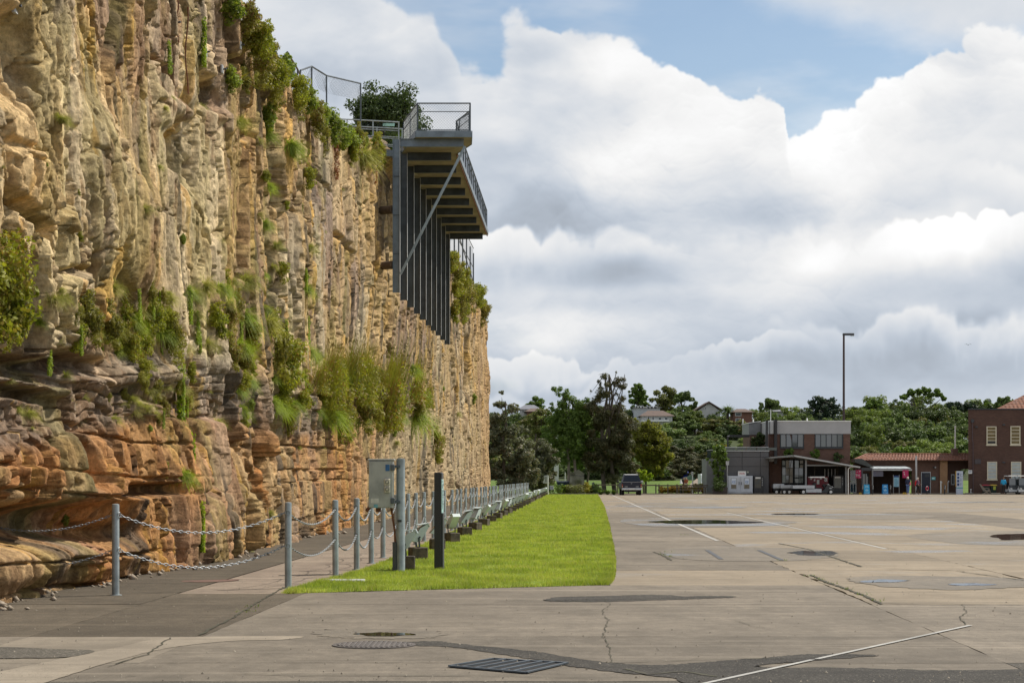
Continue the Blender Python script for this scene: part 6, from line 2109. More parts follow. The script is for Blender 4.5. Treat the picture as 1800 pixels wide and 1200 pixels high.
# silver column in front of the wall, small plate, door lamp
o = MB().tube((0, 0, 0), (0, 0, Z_(801, 198)), .085, n=14).build('steel_column', light_grey, loc=(X_(1610.5, 198), 198, 0), smooth=True); tag(o, 'pale round steel column rising past the eave beside the person in red', 'column')
o = thing('wall_plate', 'small teal and white plate right of the navy door', 'sign', (X_(1644.3), 200.9, Z_(840.3)))
child(MB().bbox(-.20, .20, 0, .04, -.15, .15, .008), 'board', mat('teal_plate', (.10, .45, .48), .5), o)
child(MB().box(-.14, .10, -.006, -.001, -.05, .04), 'print', white_paint, o)
o = thing('wall_lamp', 'small dark lamp high on the brick wall near the lit pier', 'lamp', (X_(1646.5), 200.9, Z_(821)))
child(MB().bbox(-.16, .0, -.1, .05, -.08, .08, .02), 'arm', black_paint, o); child(MB().lathe([(.05, -.08), (.09, .02), (.03, .08)], .04, -.1, 12), 'lamp_shade', light_grey, o)
# posts and small furniture along the front
def stub(name, px, pyt, Y, r, m, label, cat='bollard', parts=()):
    t = thing(name, label, cat, (X_(px, Y), Y, 0))
    child(MB().lathe([(r, 0), (r, Z_(pyt, Y) - .02), (r * .6, Z_(pyt, Y))], n=12), 'post', m, t)
    for (nm, a, b, c, d, mm) in parts: child(MB().bbox(a, b, -r - .05, -r + .02, c, d, .01), nm, mm, t)
    return t
Yp = 195.2
for px, lab in ((1516, 'black bollard left of the light blue A-frame sign'), (1534, 'black bollard between the two blue A-frame signs'), (1565, 'black bollard with pale marks right of the deeper blue sign'), (1660.5, 'black bollard in front of the lit orange pier')):
    stub('bollard', px, 852, Yp, .07, black_paint, lab, parts=(('reflector', -.04, .06, .55, .62, light_grey), ('reflector', -.02, .07, .72, .80, light_grey)))
stub('lifebuoy_post', 1629.5, 856, Yp, .05, black_paint, 'short black post carrying a red and white ring in front of the navy door', 'post')
rg = MB(); n = 14
for k in range(n):
    a0, a1 = 2 * math.pi * k / n, 2 * math.pi * (k + 1) / n
    rg.tube((.12 * math.cos(a0), -.09, .60 + .19 * math.sin(a0)), (.12 * math.cos(a1), -.09, .60 + .19 * math.sin(a1)), .045, n=6, m=1 if k in (3, 4, 10, 11) else 0)
child(rg, 'ring', [mat('ring_red', (.5, .03, .07), .5), white_paint], [x for x in bpy.data.objects if x.name.startswith('lifebuoy_post')][0])
stub('pipe_post', 1653.8, 845, 198.5, .06, white_paint, 'white standpipe against the lit orange pier', 'pipe', (('valve', .0, .12, 1.1, 1.25, light_grey),))
stub('pipe_post', 1666.3, 846, 199.5, .04, light_grey, 'thin grey standpipe right of the lit pier', 'pipe', (('valve', .0, .1, 1.2, 1.35, light_grey),))
stub('standpipe', 1706.5, 859, 196.5, .05, light_grey, 'short metal standpipe at the corner of the dark brick building', 'pipe', (('valve', -.09, .09, .42, .52, light_grey), ('valve', -.08, .08, .12, .2, light_grey)))
yel = mat('yellow_rubber', (.55, .36, .02), .6, 0, .15, 4)
for px, lab in ((1513, 'yellow chock by the narrow magenta banners'), (1590, 'yellow chock beside the person with white hair')):
    t = thing('wheel_chock', lab, 'chock', (X_(px, 196.5), 196.5, 0)); child(MB().extr([(-.2, 0), (.2, 0), (.15, .18), (-.12, .18)], 'y', -.12, .12), 'block', yel, t); child(MB().box(-.06, .06, -.125, -.121, .05, .12), 'marking', black_paint, t)
for px0, px1, Yc, lab in ((1697, 1711, 196.0, 'concrete wheel stop under the standpipe'), (1743, 1759, 193.5, 'concrete wheel stop left of the person in blue'), (1770, 1785, 193.5, 'concrete wheel stop in front of the golf carts'), (1795, 1812, 192.5, 'concrete wheel stop at the right edge'), (1662, 1680, 197.8, 'concrete step in front of the passage')):
    o = MB().bbox(X_(px0, Yc), X_(px1, Yc), Yc, Yc + .3, 0, .16, .03).build('wheel_stop', mat('stop_concrete', (.17, .155, .13), .9, 0, .2, 3)); tag(o, lab, 'kerb block')

# ---------- dark brick two storey block on the right
E = thing('dark_brick_building', 'two storey dark brick building with cream windows and a hipped tile roof', 'building', (0, 0, 0))
YE = 199.0
xe0, xe1 = X_(1702, YE), X_(1900, YE)
sk = AT(1702.5, YE + 12) - xe0
child(MB().prism([(xe0, YE), (xe1, YE), (xe1 + sk, YE + 12), (xe0 + sk, YE + 12)], 0, Z_(720, YE)), 'wall', brk_dark, E)
child(MB().prism([(xe0 - .06, YE - .07), (xe1, YE - .07), (xe1 + sk, YE + 12.1), (xe0 + sk - .06, YE + 12.1)], Z_(720, YE) + .003, Z_(717.7, YE)), 'parapet', dark_frame, E)
tiled_roof(E, X_(1750, 203), X_(1960, 203), 203, X_(1828, 208), X_(1880, 208), 208, Z_(719, 203), Z_(680, 208), 14, cols=.42)
for (px0, px1, pt, pb, up_) in ((1734, 1751.5, 749, 781, 1), (1776, 1793.5, 748.5, 781, 1), (1735, 1752.5, 811, 842, 0), (1777, 1795, 811, 842, 0), (1818, 1835, 748.5, 781, 1), (1818, 1835, 811, 842, 0)):
    wn = window(E, X_(px0, YE), X_(px1, YE), Z_(pb, YE), Z_(pt, YE), YE, 1, frame_cream, gm=mat('amber_blind', (.16, .12, .045), .5, 0, .2, 3) if up_ else blind, rows=5 if up_ else 5, fw=.10)
    child(MB().box(X_(px0, YE) - .05, X_(px1, YE) + .05, YE - .09, YE - .003, Z_(pb, YE) - .12, Z_(pb, YE) - .004), 'window_sill', frame_cream, E)
child(MB().box(X_(1736, YE), X_(1749.5, YE), YE - .075, YE - .062, Z_(779, YE), Z_(775, YE)), 'open_sash', black_paint, E)
dp = child(MB().path([(X_(1709, YE), YE - .1, Z_(738, YE)), (X_(1709, YE), YE - .1, Z_(775, YE)), (X_(1710, YE), YE - .1, Z_(776, YE)), (X_(1710, YE), YE - .1, .1)], .05, 8), 'downpipe', mat('pipe_purple', (.085, .055, .06), .6), E)
child(MB().bbox(X_(1706.5, YE), X_(1711.5, YE), YE - .25, YE - .01, Z_(742, YE), Z_(737, YE), .03), 'rain_head', dark_grey, E)
child(MB().box(X_(1713, YE), X_(1724, YE), YE - .05, YE - .003, Z_(815, YE), Z_(806.5, YE)), 'vent_grille', mat('grille_grey', (.07, .06, .065), .7), E)
for px, py in ((1764, 745), (1764, 811), (1716, 749)):
    child(MB().bbox(X_(px - 2.4, YE), X_(px + 2.4, YE), YE - .18, YE - .01, Z_(py + 2.5, YE), Z_(py, YE), .02), 'wall_fitting', dark_grey, E)
ns = thing('number_plate_sign', 'white building number sign reading 30 in blue at the corner of the dark brick building', 'sign', (X_(1705.5, 198.8), 198.8, Z_(829, 198.8)))
child(MB().bbox(-.19, .19, 0, .03, -.18, .18, .005), 'board', white_paint, ns)
text_mesh('30', .28, navy_print, ns, (0, -.006, .02))

# bins, folding chair
for (px0, px1, m_l, lab) in ((1727, 1739, mat('bin_red_lid', (.35, .02, .04), .5), 'wheelie bin with a red lid behind the folding chair'), (1740, 1751, mat('bin_yellow_lid', (.55, .35, .02), .5), 'wheelie bin with a yellow lid and a yellow label')):
    t = thing('wheelie_bin', lab, 'bin', (X_((px0 + px1) / 2, 197.9), 197.9, 0))
    w_ = (px1 - px0) / 17.6 / 2
    child(MB().add([(-w_ * .8, -.25, .08), (w_ * .8, -.25, .08), (w_ * .8, .25, .08), (-w_ * .8, .25, .08), (-w_, -.33, .86), (w_, -.33, .86), (w_, .3, .86), (-w_, .3, .86)], [(0, 3, 2, 1), (4, 5, 6, 7), (0, 1, 5, 4), (1, 2, 6, 5), (2, 3, 7, 6), (3, 0, 4, 7)]), 'bin_body', mat('bin_green', (.012, .028, .022), .5), t)
    child(MB().extr([(-.37, .865), (-.34, .92), (.2, .97), (.33, .93), (.33, .865)], 'x', -w_ - .02, w_ + .02), 'lid', m_l, t)
    for s in (-1, 1): child(MB().tube((s * w_ * .75, .28, .10), (s * w_ * .95, .28, .10), .10, n=12), 'wheel', black_paint, t)
    if 'yellow' in lab: child(MB().box(-.05, .2, -.33, -.325, .45, .8), 'sticker', mat('lime_sticker', (.45, .5, .06), .5), t)
fc = thing('deck_chair', 'pale folding deck chair in front of the bins', 'chair', (X_(1731.5, 195.5), 195.5, 0))
wood = mat('pale_wood', (.32, .27, .21), .7, 0, .2, 5)
for s in (-.24, .24):
    child(MB().bar((-.50, s, 1.0), (.35, s, .0), .035, .045), 'leg', wood, fc)
    child(MB().bar((-.30, s, .0), (.45, s, .42), .035, .045), 'leg', wood, fc)
    child(MB().bar((-.1, s + .03, .62), (.35, s + .03, .60), .04, .03), 'armrest', wood, fc)
    child(MB().bar((.33, s + .03, .60), (.60, s + .03, .0), .03, .03), 'leg', wood, fc)
child(MB().extr([(-.50, 1.0), (-.16, .32), (.30, .40), (.30, .42), (-.15, .35), (-.48, 1.01)], 'y', -.22, .22), 'seat', mat('canvas', (.30, .27, .24), .8, 0, .15, 4), fc)

# tall lamp column behind
lp = thing('lamp_column', 'very tall thin dark lamp column with a short arm behind the brick building', 'street lamp', (AT(1483.2, 216), 216, 0))
child(MB().tube((0, 0, 0), (0, 0, ZH(586, 216)), .15, .11, n=12), 'pole', mat('column_brown', (.055, .03, .03), .6, 0, .2, 2), lp)
child(MB().bbox(-.12, 1.12, -.14, .14, ZH(586.5, 216) - .18, ZH(586.5, 216) + .06, .03), 'arm', dark_grey, lp)
child(MB().bbox(.75, 1.10, -.16, .16, ZH(586.5, 216) - .24, ZH(586.5, 216) - .185, .02), 'lamp_head', light_grey, lp)

# ---------- utility carts
def wheel(parent, x, y, r, w_=.2, name='wheel'):
    wv_ = child(MB().tube((x, y - w_ / 2, r), (x, y + w_ / 2, r), r, n=18), name, mat('tyre', (.015, .015, .016), .9, 0, .2, 8), parent)
    child(MB().tube((x, y - w_ / 2 - .012, r), (x, y - w_ / 2 - .002, r), r * .55, n=14), 'rim', white_paint, wv_)
    return wv_
alu = mat('aluminium_sides', (.50, .52, .55), .4, .3, .08, 3)
uc = thing('utility_cart', 'small white flatbed utility cart with aluminium drop sides, facing right', 'utility cart', (X_(1391, 196.2), 196.2, 0))
S = 196.2 / 3500
def ux(px): return (px - 1391) * S
def uz(py): return ZH(py, 196.2)
child(MB().bbox(ux(1392), ux(1430), -.7, .7, uz(858), uz(852.5), .01), 'tray_side', alu, uc)
child(MB().box(ux(1392), ux(1430), -.69, .69, uz(858.6), uz(858)), 'tray_floor', dark_grey, uc)
child(MB().bbox(ux(1415), ux(1442.5), -.66, .66, uz(865), uz(858.7), .02), 'side_skirt', alu, uc)
child(MB().bar((ux(1400), -.68, uz(852)), (ux(1412), -.68, uz(856)), .03, .03), 'rail', light_grey, uc)
child(MB().extr([(ux(1436), uz(866)), (ux(1464), uz(866)), (ux(1463), uz(857)), (ux(1458), uz(852.5)), (ux(1453), uz(851)), (ux(1450), uz(856)), (ux(1446), uz(862)), (ux(1436), uz(862))], 'y', -.62, .62), 'body', mat('cart_dark', (.03, .034, .038), .4, 0, .2, 3), uc)
child(MB().extr([(ux(1453), uz(851.2)), (ux(1462.5), uz(856.8)), (ux(1463), uz(855.8)), (ux(1454), uz(850.0))], 'y', -.60, .60), 'bonnet', white_paint, uc)
child(MB().bbox(ux(1430), ux(1433), -.55, .55, uz(858), uz(848), .02), 'backrest', black_paint, uc)
child(MB().bbox(ux(1432), ux(1443), -.55, .55, uz(859), uz(857), .02), 'seat', black_paint, uc)
child(MB().bbox(ux(1422), ux(1448.5), -.62, .62, uz(839.3), uz(837.2), .03), 'canopy_roof', white_paint, uc)
for px0, px1 in ((1425, 1430), (1447, 1456)):
    for s in (-.55, .55):
        child(MB().bar((ux(px1), s, uz(853)), (ux(px0), s, uz(839.5)), .03, .03), 'roof_strut', black_paint, uc)
child(MB().tube((ux(1446), -.2, uz(851)), (ux(1449), -.2, uz(855)), .15, .15, n=12), 'steering_wheel', black_paint, uc)
for px in (1410.5, 1458.5):
    for s in (-.62, .62): wheel(uc, ux(px), s, .25)
child(MB().box(ux(1456), ux(1460), -.63, -.622, uz(858.5), uz(856.5)), 'headlight', light_grey, uc)
for (px0, px1, Yc, lab) in ((1371, 1392, 197.4, 'dark flat trailer with an aluminium side behind the cart'), (1358, 1377, 198.3, 'pale sided trailer furthest left beside the brick wall')):
    t = thing('trailer', lab, 'trailer', (X_(px0, Yc), Yc, 0))
    w_ = (px1 - px0) / 17.7
    child(MB().bbox(0, w_, -.6, .6, Z_(857.5, Yc), Z_(852 if px0 > 1360 else 850, Yc), .01), 'tray_side', alu if px0 < 1360 else light_grey, t)
    child(MB().box(.05, w_ - .05, -.5, .5, .32, Z_(857.7, Yc)), 'chassis', black_paint, t)
    for f in (.3, .72):
        for s in (-.55, .55): wheel(t, w_ * f, s, .24)
# golf carts at the right edge
def golf_cart(px, Y, label):
    t = thing('golf_cart', label, 'golf cart', (X_(px, Y), Y, 0), group='golf carts')
    child(MB().bbox(-.58, .58, -.2, 1.6, .25, .50, .05), 'body', mat('cart_white', (.55, .57, .58), .4), t)
    child(MB().extr([(-.2, .5), (.1, .5), (.1, .95), (-.02, .98), (-.18, .75)], 'x', -.50, .50), 'bonnet', mat('cart_dark', (0, 0, 0)), t)
    child(MB().add([(-.52, -.19, .45), (-.25, -.25, .5), (-.30, -.1, .88), (-.5, -.02, .80), (-.52, .3, .45), (-.25, .3, .5), (-.3, .3, .88), (-.5, .3, .8)], [(0, 1, 2, 3), (4, 7, 6, 5), (0, 3, 7, 4), (1, 5, 6, 2), (3, 2, 6, 7), (0, 4, 5, 1)]), 'fender', white_paint, t)
    child(MB().add([(.52, -.19, .45), (.25, -.25, .5), (.30, -.1, .88), (.5, -.02, .80), (.52, .3, .45), (.25, .3, .5), (.3, .3, .88), (.5, .3, .8)], [(3, 2, 1, 0), (5, 6, 7, 4), (4, 7, 3, 0), (2, 6, 5, 1), (7, 6, 2, 3), (1, 5, 4, 0)]), 'fender', white_paint, t)
    child(MB().bbox(-.5, .5, .75, 1.25, .55, .72, .04), 'seat', black_paint, t); child(MB().bbox(-.5, .5, 1.25, 1.36, .72, 1.15, .04), 'backrest', black_paint, t)
    child(MB().bbox(-.62, .62, -.15, 1.7, 1.78, 1.86, .03), 'canopy_roof', white_paint, t)
    for sx in (-.52, .52):
        for yy in (-.05, 1.6): child(MB().bar((sx, yy, .5), (sx, yy, 1.78), .03, .03), 'roof_strut', black_paint, t)
    child(MB().quad((-.5, -.06, .92), (.5, -.06, .92), (.5, -.0, 1.6), (-.5, -.0, 1.6)), 'windscreen', glass, t)
    for sx in (-.5, .5):
        for yy in (.1, 1.35):
            wv_ = child(MB().tube((sx - .09, yy, .23), (sx + .09, yy, .23), .23, n=14), 'wheel', MATS['tyre'], t)
    for sx in (-.38, .38): child(MB().bbox(sx - .08, sx + .08, -.23, -.18, .55, .66, .01), 'headlight', light_grey, t)
    return t
golf_cart(1783, 195.8, 'golf cart nearest the person in blue')
golf_cart(1800, 195.2, 'golf cart cut off by the right edge')
# ================================================================== park, trees, hillside, houses
YP = 198.0
m_park = ground_mat('park_grass', (.08, .14, .02), (.15, .22, .03), .95, obj=0, streak=.35)
def park_z(X, Y):
    # flat park, then a wooded rise with its crest about 430 m away
    r = sst(300, 430, Y) * (7.2 + 3.0 * math.exp(-((X - 40) / 28.0) ** 2) + 0.8 * math.sin(X / 17.0 + 1))
    r += sst(235, 320, Y) * 1.4
    if Y > 440: r -= sst(440, 900, Y) * 8
    return float(r)
m_hill = ground_mat('hill_scrub', (.035, .055, .016), (.07, .085, .028), .95, obj=0, streak=.35)
for nm, ys_, mm_, lb in (('park_ground', np.linspace(YP, 302, 22), m_park, 'park lawn behind the apron'), ('hillside', np.concatenate([np.linspace(302, 470, 26), np.array([520, 600, 800, 1300, 2500])]), m_hill, 'scrubby ground of the wooded hillside')):
  xs = np.linspace(-260, 330, 60)
  V = [(x * (1 if y < 600 else y / 500), y, park_z(x, y) - .01) for y in ys_ for x in xs]
  n_ = len(xs)
  F = [(j * n_ + i, j * n_ + i + 1, (j + 1) * n_ + i + 1, (j + 1) * n_ + i) for j in range(len(ys_) - 1) for i in range(n_ - 1)]
  o = np_mesh(nm, np.array(V), np.array(F), mm_, smooth=True); tag(o, lb, kind='structure')
o = MB().box(-60, 400, 197.6, 198.0, -.05, .10).build('apron_kerb', m_pale); tag(o, 'low kerb at the back of the apron', kind='structure')
# bare path in the park
pp = MB()
pw = [(AT(1207, 240), 226, AT(1245, 240)), (AT(1205, 250), 250, AT(1250, 250)), (AT(1215, 285), 285, AT(1262, 285)), (AT(1232, 320), 320, AT(1262, 320)), (AT(1240, 345), 345, AT(1256, 345))]
for a, b in zip(pw[:-1], pw[1:]):
    pp.quad((a[0], a[1], park_z(a[0], a[1]) + .02), (a[2], a[1], park_z(a[2], a[1]) + .02), (b[2], b[1], park_z(b[2], b[1]) + .02), (b[0], b[1], park_z(b[0], b[1]) + .02))
o = pp.build('park_path', m_path); tag(o, 'pale path curving up through the park', kind='structure')


def tree(name, X, Y, label, blobs, n, sz, leaf, trunk_r=.16, top=None, seed=0, asp=1.6, flop=.8, sub=22, subr=.30, shell=.45, bk=None, stems=None, z0=None, group=None, cat='tree', ntips=7):
    """trunk with limbs and a crown of leaf cards; blobs are relative to the foot"""
    if z0 is None:
        z0 = park_z(X, Y)
        blobs = [(b[0], b[1], b[2] - z0, b[3], b[4], b[5]) for b in blobs]
    t = thing(name, label, cat, (X, Y, z0), group=group)
    V = crown(blobs, n, sz, seed + 500, asp, flop, shell, sub, subr)
    np_mesh('crown', V, quads(V), leaf, t)
    r_ = random.Random(seed)
    mb = MB()
    for st in (stems or [(0, 0)]):
        tips = [(b[0] + r_.uniform(-.4, .4) * b[3], b[1] + r_.uniform(-.4, .4) * b[4], b[2] + r_.uniform(-.3, .5) * b[5]) for b in [blobs[r_.randrange(len(blobs))] for _ in range(ntips)]]
        hi = max(b[2] for b in blobs)
        limbs(mb, (st[0], st[1], -.2), (st[0] * .4 + blobs[0][0] * .5, st[1] * .4, top or hi), trunk_r, tips, seed + 3)
    mb.build('trunk', bk or bark, t, smooth=True)
    return t


s_ = 205 / 3500
def pb(px, py, Y, rx, rz, cx, ry=None):
    """ellipsoid from picture size at distance Y, relative to a foot at column cx"""
    s = Y / 3500
    return ((px - cx) * s, random.uniform(-.8, .8), ZH(py, Y), rx * s, (ry or rx) * s * .8, rz * s)
tree('coastal_banksia', AT(888, 185), 185, 'broad grey-green tree hard against the end of the rock wall', [pb(884, 740, 185, 26, 50, 888), pb(905, 790, 185, 30, 45, 888), pb(870, 790, 185, 30, 55, 888), pb(880, 705, 185, 16, 18, 888), pb(925, 825, 185, 30, 34, 888), pb(895, 840, 185, 34, 25, 888)], 30000, .135, lf_grey, .2, seed=1, z0=0)
tree('coastal_banksia', AT(945, 192), 192, 'lower spreading grey-green tree left of the white box on a pole', [pb(935, 790, 192, 34, 34, 945), pb(955, 815, 192, 28, 38, 945), pb(925, 825, 192, 34, 36, 945), pb(918, 762, 192, 22, 18, 945), pb(965, 835, 192, 18, 22, 945), pb(940, 845, 192, 34, 18, 945)], 26000, .13, lf_grey, .18, seed=2, z0=0)
tree('gum_tree', AT(1002, 206), 206, 'leafy green tree with twin pale trunks behind the grass end', [pb(1005, 735, 206, 34, 40, 1002), pb(985, 700, 206, 20, 22, 1002), pb(1025, 720, 206, 22, 26, 1002), pb(1020, 770, 206, 30, 34, 1002), pb(975, 760, 206, 26, 30, 1002), pb(1040, 745, 206, 14, 20, 1002), pb(1000, 795, 206, 34, 20, 1002), pb(966, 720, 206, 12, 14, 1002)], 32000, .125, lf_mid, .20, seed=3, bk=bark_pale, stems=[(-.3, 0), (.5, 0)])
tree('gum_tree', AT(958, 225), 225, 'yellow-green tree behind the grey-green ones', [pb(950, 735, 225, 26, 16, 958), pb(938, 745, 225, 22, 22, 958), pb(970, 745, 225, 20, 18, 958), pb(955, 770, 225, 30, 25, 958)], 12000, .14, lf_olive, .15, seed=4)
cas = [pb(1062, 700, 205, 13, 46, 1068), pb(1088, 690, 205, 10, 44, 1068), pb(1048, 735, 205, 15, 50, 1068), pb(1072, 760, 205, 28, 62, 1068), pb(1095, 770, 205, 24, 60, 1068), pb(1050, 800, 205, 22, 40, 1068), pb(1098, 730, 205, 12, 40, 1068), pb(1080, 815, 205, 36, 36, 1068), pb(1105, 815, 205, 20, 30, 1068), pb(1055, 668, 205, 5, 20, 1068), pb(1100, 665, 205, 4, 20, 1068), pb(1086, 658, 205, 4, 14, 1068), pb(1040, 700, 205, 6, 22, 1068)]
tree('she_oak', AT(1066, 205), 205, 'tall dark she-oak with wispy pointed tops, tallest of the near trees', cas, 42000, .075, lf_casu, .26, seed=5, asp=5.0, flop=.5, sub=16, subr=.30, stems=[(-.2, 0), (.9, 0)], ntips=9)
tree('gum_tree', AT(1135, 212), 212, 'round yellow-green tree right of the parked pickup', [pb(1140, 775, 212, 30, 34, 1135), pb(1158, 795, 212, 24, 36, 1135), pb(1128, 755, 212, 20, 20, 1135), pb(1170, 812, 212, 14, 22, 1135), pb(1120, 800, 212, 22, 36, 1135), pb(1148, 828, 212, 28, 14, 1135), pb(1120, 738, 212, 10, 12, 1135)], 30000, .125, leafmat('leaf_yellow_green', (.10, .13, .02), (.30, .29, .04), .45, dry=(.14, .11, .03)), .13, seed=6, bk=bark)  # round crown in its own yellow-green leaf colour
tree('young_gum', AT(1131, 207), 207, 'bright leafy young growth low beside the pickup', [pb(1126, 835, 207, 12, 10, 1131), pb(1140, 838, 207, 9, 8, 1131)], 900, .16, lf_bright, .05, seed=7)
tree('gum_tree', AT(1032, 230), 230, 'mid green tree behind the she-oak and the twin trunked tree', [pb(1035, 780, 230, 26, 36, 1032), pb(1020, 810, 230, 22, 26, 1032)], 12000, .14, lf_mid, .15, seed=8)

# shrubs and beds at the end of the lawn
for (px, Y, w_, h, m_, lab) in ((948, 197, 16, 18, lf_dark, 'dark low shrub at the far end of the floodlight row'), (972, 198.5, 18, 24, lf_mid, 'green shrub behind the white box on a pole'), (990, 199, 14, 14, lf_bright, 'bright low plant at the back edge of the lawn'), (1010, 198.6, 18, 18, lf_olive, 'grey-green shrub in front of the khaki cover'),
                                 (1032, 199, 13, 18, lf_yellow, 'yellow-green shrub right of the khaki cover'), (1047, 199, 12, 15, lf_dark, 'dark shrub before the she-oak trunk'), (1166, 204, 12, 13, lf_orange, 'orange-green mound shrub, first right of the tree trunk'), (1182, 204, 12, 13, lf_orange, 'orange-green mound shrub, second right of the tree trunk'),
                                 (1200, 204, 14, 14, lf_orange, 'dark orange shrub behind the white topped bollard'), (1214, 206, 10, 12, lf_orange, 'orange shrub left of the white post'), (1228, 205, 11, 19, lf_yellow, 'taller orange and yellow shrub right of the white post'), (1241, 204.5, 9, 13, lf_orange, 'orange shrub beside the annex corner'),
                                 (1264, 196.6, 14, 22, lf_dark, 'bushy dark plant growing over the timber planter')):
    s = Y / 3500; rx = w_ * s; rz = h * s * .55
    t = thing('shrub', lab, 'shrub', (AT(px, Y), Y, .25 if 'planter' in lab else park_z(AT(px, Y), Y)), group='shrubs round the park edge')
    V = crown([(0, 0, rz, rx, rx * .8, rz), (rx * .5, 0, rz * .8, rx * .5, rx * .5, rz * .7), (-rx * .5, 0, rz * .9, rx * .5, rx * .5, rz * .8)], 1600, .075, int(px), 1.8, .9, .4, 12, .4)
    np_mesh('foliage', V, quads(V), m_, t)
    MB().tube((0, 0, -.1), (0, 0, rz), .03, n=6).build('stem', bark, t)
for px, lab in ((1056, 'leftmost green strappy plant in front of the rail'), (1068, 'middle green strappy plant in front of the rail'), (1079, 'green strappy plant nearest the pickup')):
    V, F, m_ = tussock(int(px), 420, 1.0, .6, 1.0, .55, .05, lf_mid)
    o = np_mesh('strappy_plant', V, F, m_); o.location = (AT(px, 192.5), 192.5, .02); o.scale = (.9, .9, .85); o.rotation_euler = (0, 0, R(-90)); tag(o, lab, 'plant', 'strappy plants')
# climbing tree on the annex corner and roof plants
tree('potted_tree', AT(1262, 198), 198, 'slender broad leaved tree growing against the annex corner', [pb(1262, 800, 198, 16, 14, 1262), pb(1253, 815, 198, 10, 12, 1262), pb(1270, 815, 198, 9, 18, 1262), pb(1262, 840, 198, 12, 16, 1262)], 2600, .16, lf_mid, .06, seed=9, z0=.2)
tree('terrace_shrub', AT(1333, 203), 203, 'dense dark shrub on the roof terrace', [pb(1333, 773, 203, 11, 13, 1333), pb(1328, 780, 203, 9, 8, 1333)], 2600, .11, lf_dark, .05, seed=10, z0=0)
tree('terrace_shrub', AT(1267, 202.5), 202.5, 'yellow-green shrub at the left end of the roof terrace', [pb(1267, 786, 202.5, 10, 6, 1267)], 900, .10, lf_yellow, .04, seed=11, z0=0)
for px, py, lab in ((1389, 794, 'left leafy bush growing above the canopy roof'), (1432, 797, 'middle leafy bush growing above the canopy roof'), (1472, 803, 'right dark bush growing above the canopy roof')):
    tree('canopy_bush', AT(px, 199.4), 199.4, lab, [pb(px, py + 1, 199.4, 10, 9, px)], 1200, .12, lf_mid if px < 1450 else lf_dark, .04, seed=px, z0=0)
tree('canopy_bush', AT(1500, 212), 212, 'rounded bush between the brick building and the tiled roof', [pb(1503, 800, 212, 14, 14, 1500)], 1600, .14, lf_mid, .06, seed=21)
tree('canopy_bush', AT(1596, 214), 214, 'pale green bush showing above the tiled roof', [pb(1590, 796, 214, 22, 10, 1596), pb(1606, 792, 214, 16, 10, 1596), pb(1575, 799, 214, 10, 7, 1596)], 3000, .14, lf_mid, .06, seed=22)

# ------------------------------------------------------------------ far wood: kinds of tree, then copies
FORE = []
def far_kind(seed, blobs, n, sz, m_, asp=1.6, flop=.75, sub=10, subr=.33):
    t = thing('wood_tree', 'x', 'tree', (0, 0, 0))
    V = crown(blobs, n, sz, seed, asp, flop, .5, sub, subr)
    np_mesh('crown', V, quads(V), m_, t)
    mb = MB(); limbs(mb, (0, 0, -.5), (0, 0, 5.5), .22, [(b[0], b[1], b[2]) for b in blobs], seed)
    mb.build('trunk', bark, t, smooth=True)
    FORE.append(t)
    return t
far_kind(900, [(0, 0, 6.5, 3.6, 3.2, 2.4), (-2, 0, 5.2, 2.5, 2.3, 2.0), (2.2, .3, 5.4, 2.4, 2.2, 2.0), (.3, 0, 8.2, 2.0, 1.8, 1.4), (-1.2, -.5, 3.5, 2.2, 2, 1.8), (1.5, -.5, 3.3, 2.4, 2, 1.8)], 6500, .26, lf_forest)
far_kind(901, [(0, 0, 6.8, 3.0, 2.8, 3.0), (-1.8, 0, 6.0, 2.0, 2, 1.8), (1.6, .5, 4.8, 2.6, 2.4, 2.2), (-.8, 0, 8.8, 1.4, 1.3, 1.2), (0, -.8, 3.2, 2.6, 2.2, 1.8)], 6000, .25, lf_forest2)
far_kind(902, [(0, 0, 7.2, 4.4, 3.6, 1.5), (-2.6, 0, 6.2, 2.2, 2, 1.2), (2.8, 0, 6.5, 2.2, 2, 1.2), (.6, 0, 8.4, 2.4, 2, 1.0), (0, 0, 4.4, 2.8, 2.4, 1.9)], 6500, .26, lf_forest)
far_kind(903, [(0, 0, 6.5, 1.6, 1.6, 3.6), (1.3, .2, 5.0, 1.5, 1.5, 3.0), (-1.4, 0, 4.6, 1.5, 1.5, 2.8), (.2, 0, 8.8, .9, .9, 1.8)], 5200, .15, lf_casu, 4.0, .5)
far_kind(904, [(0, 0, 5.6, 3.2, 3.0, 3.4), (1.6, 0, 7.4, 1.8, 1.8, 1.5), (-1.8, .2, 6.8, 1.7, 1.7, 1.5), (0, -.6, 3.2, 3, 2.6, 2)], 6500, .24, lf_dark)
far_kind(905, [(0, 0, 5.8, 3.4, 3.0, 2.4), (1.9, .2, 6.9, 1.9, 1.8, 1.5), (-1.9, .2, 6.6, 2.0, 1.7, 1.5), (0, -.6, 3.4, 3.1, 2.6, 2)], 6200, .24, lf_olive)
sky_x = [860, 900, 930, 1100, 1120, 1150, 1180, 1210, 1240, 1270, 1300, 1330, 1350, 1370, 1400, 1430, 1480, 1500, 1520, 1545, 1570, 1600, 1640, 1680, 1710, 1740, 1770, 1800, 1900, 2100]
sky_y0 = [725, 722, 728, 712, 712, 716, 722, 725, 730, 738, 740, 738, 728, 722, 728, 722, 722, 722, 712, 700, 704, 706, 708, 712, 712, 712, 716, 712, 705, 700]
sky_y = [y - (12 if x > 1490 else 9 if x > 1160 else 4) for x, y in zip(sky_x, sky_y0)]
rr_ = random.Random(3)
spots = []
used = 0
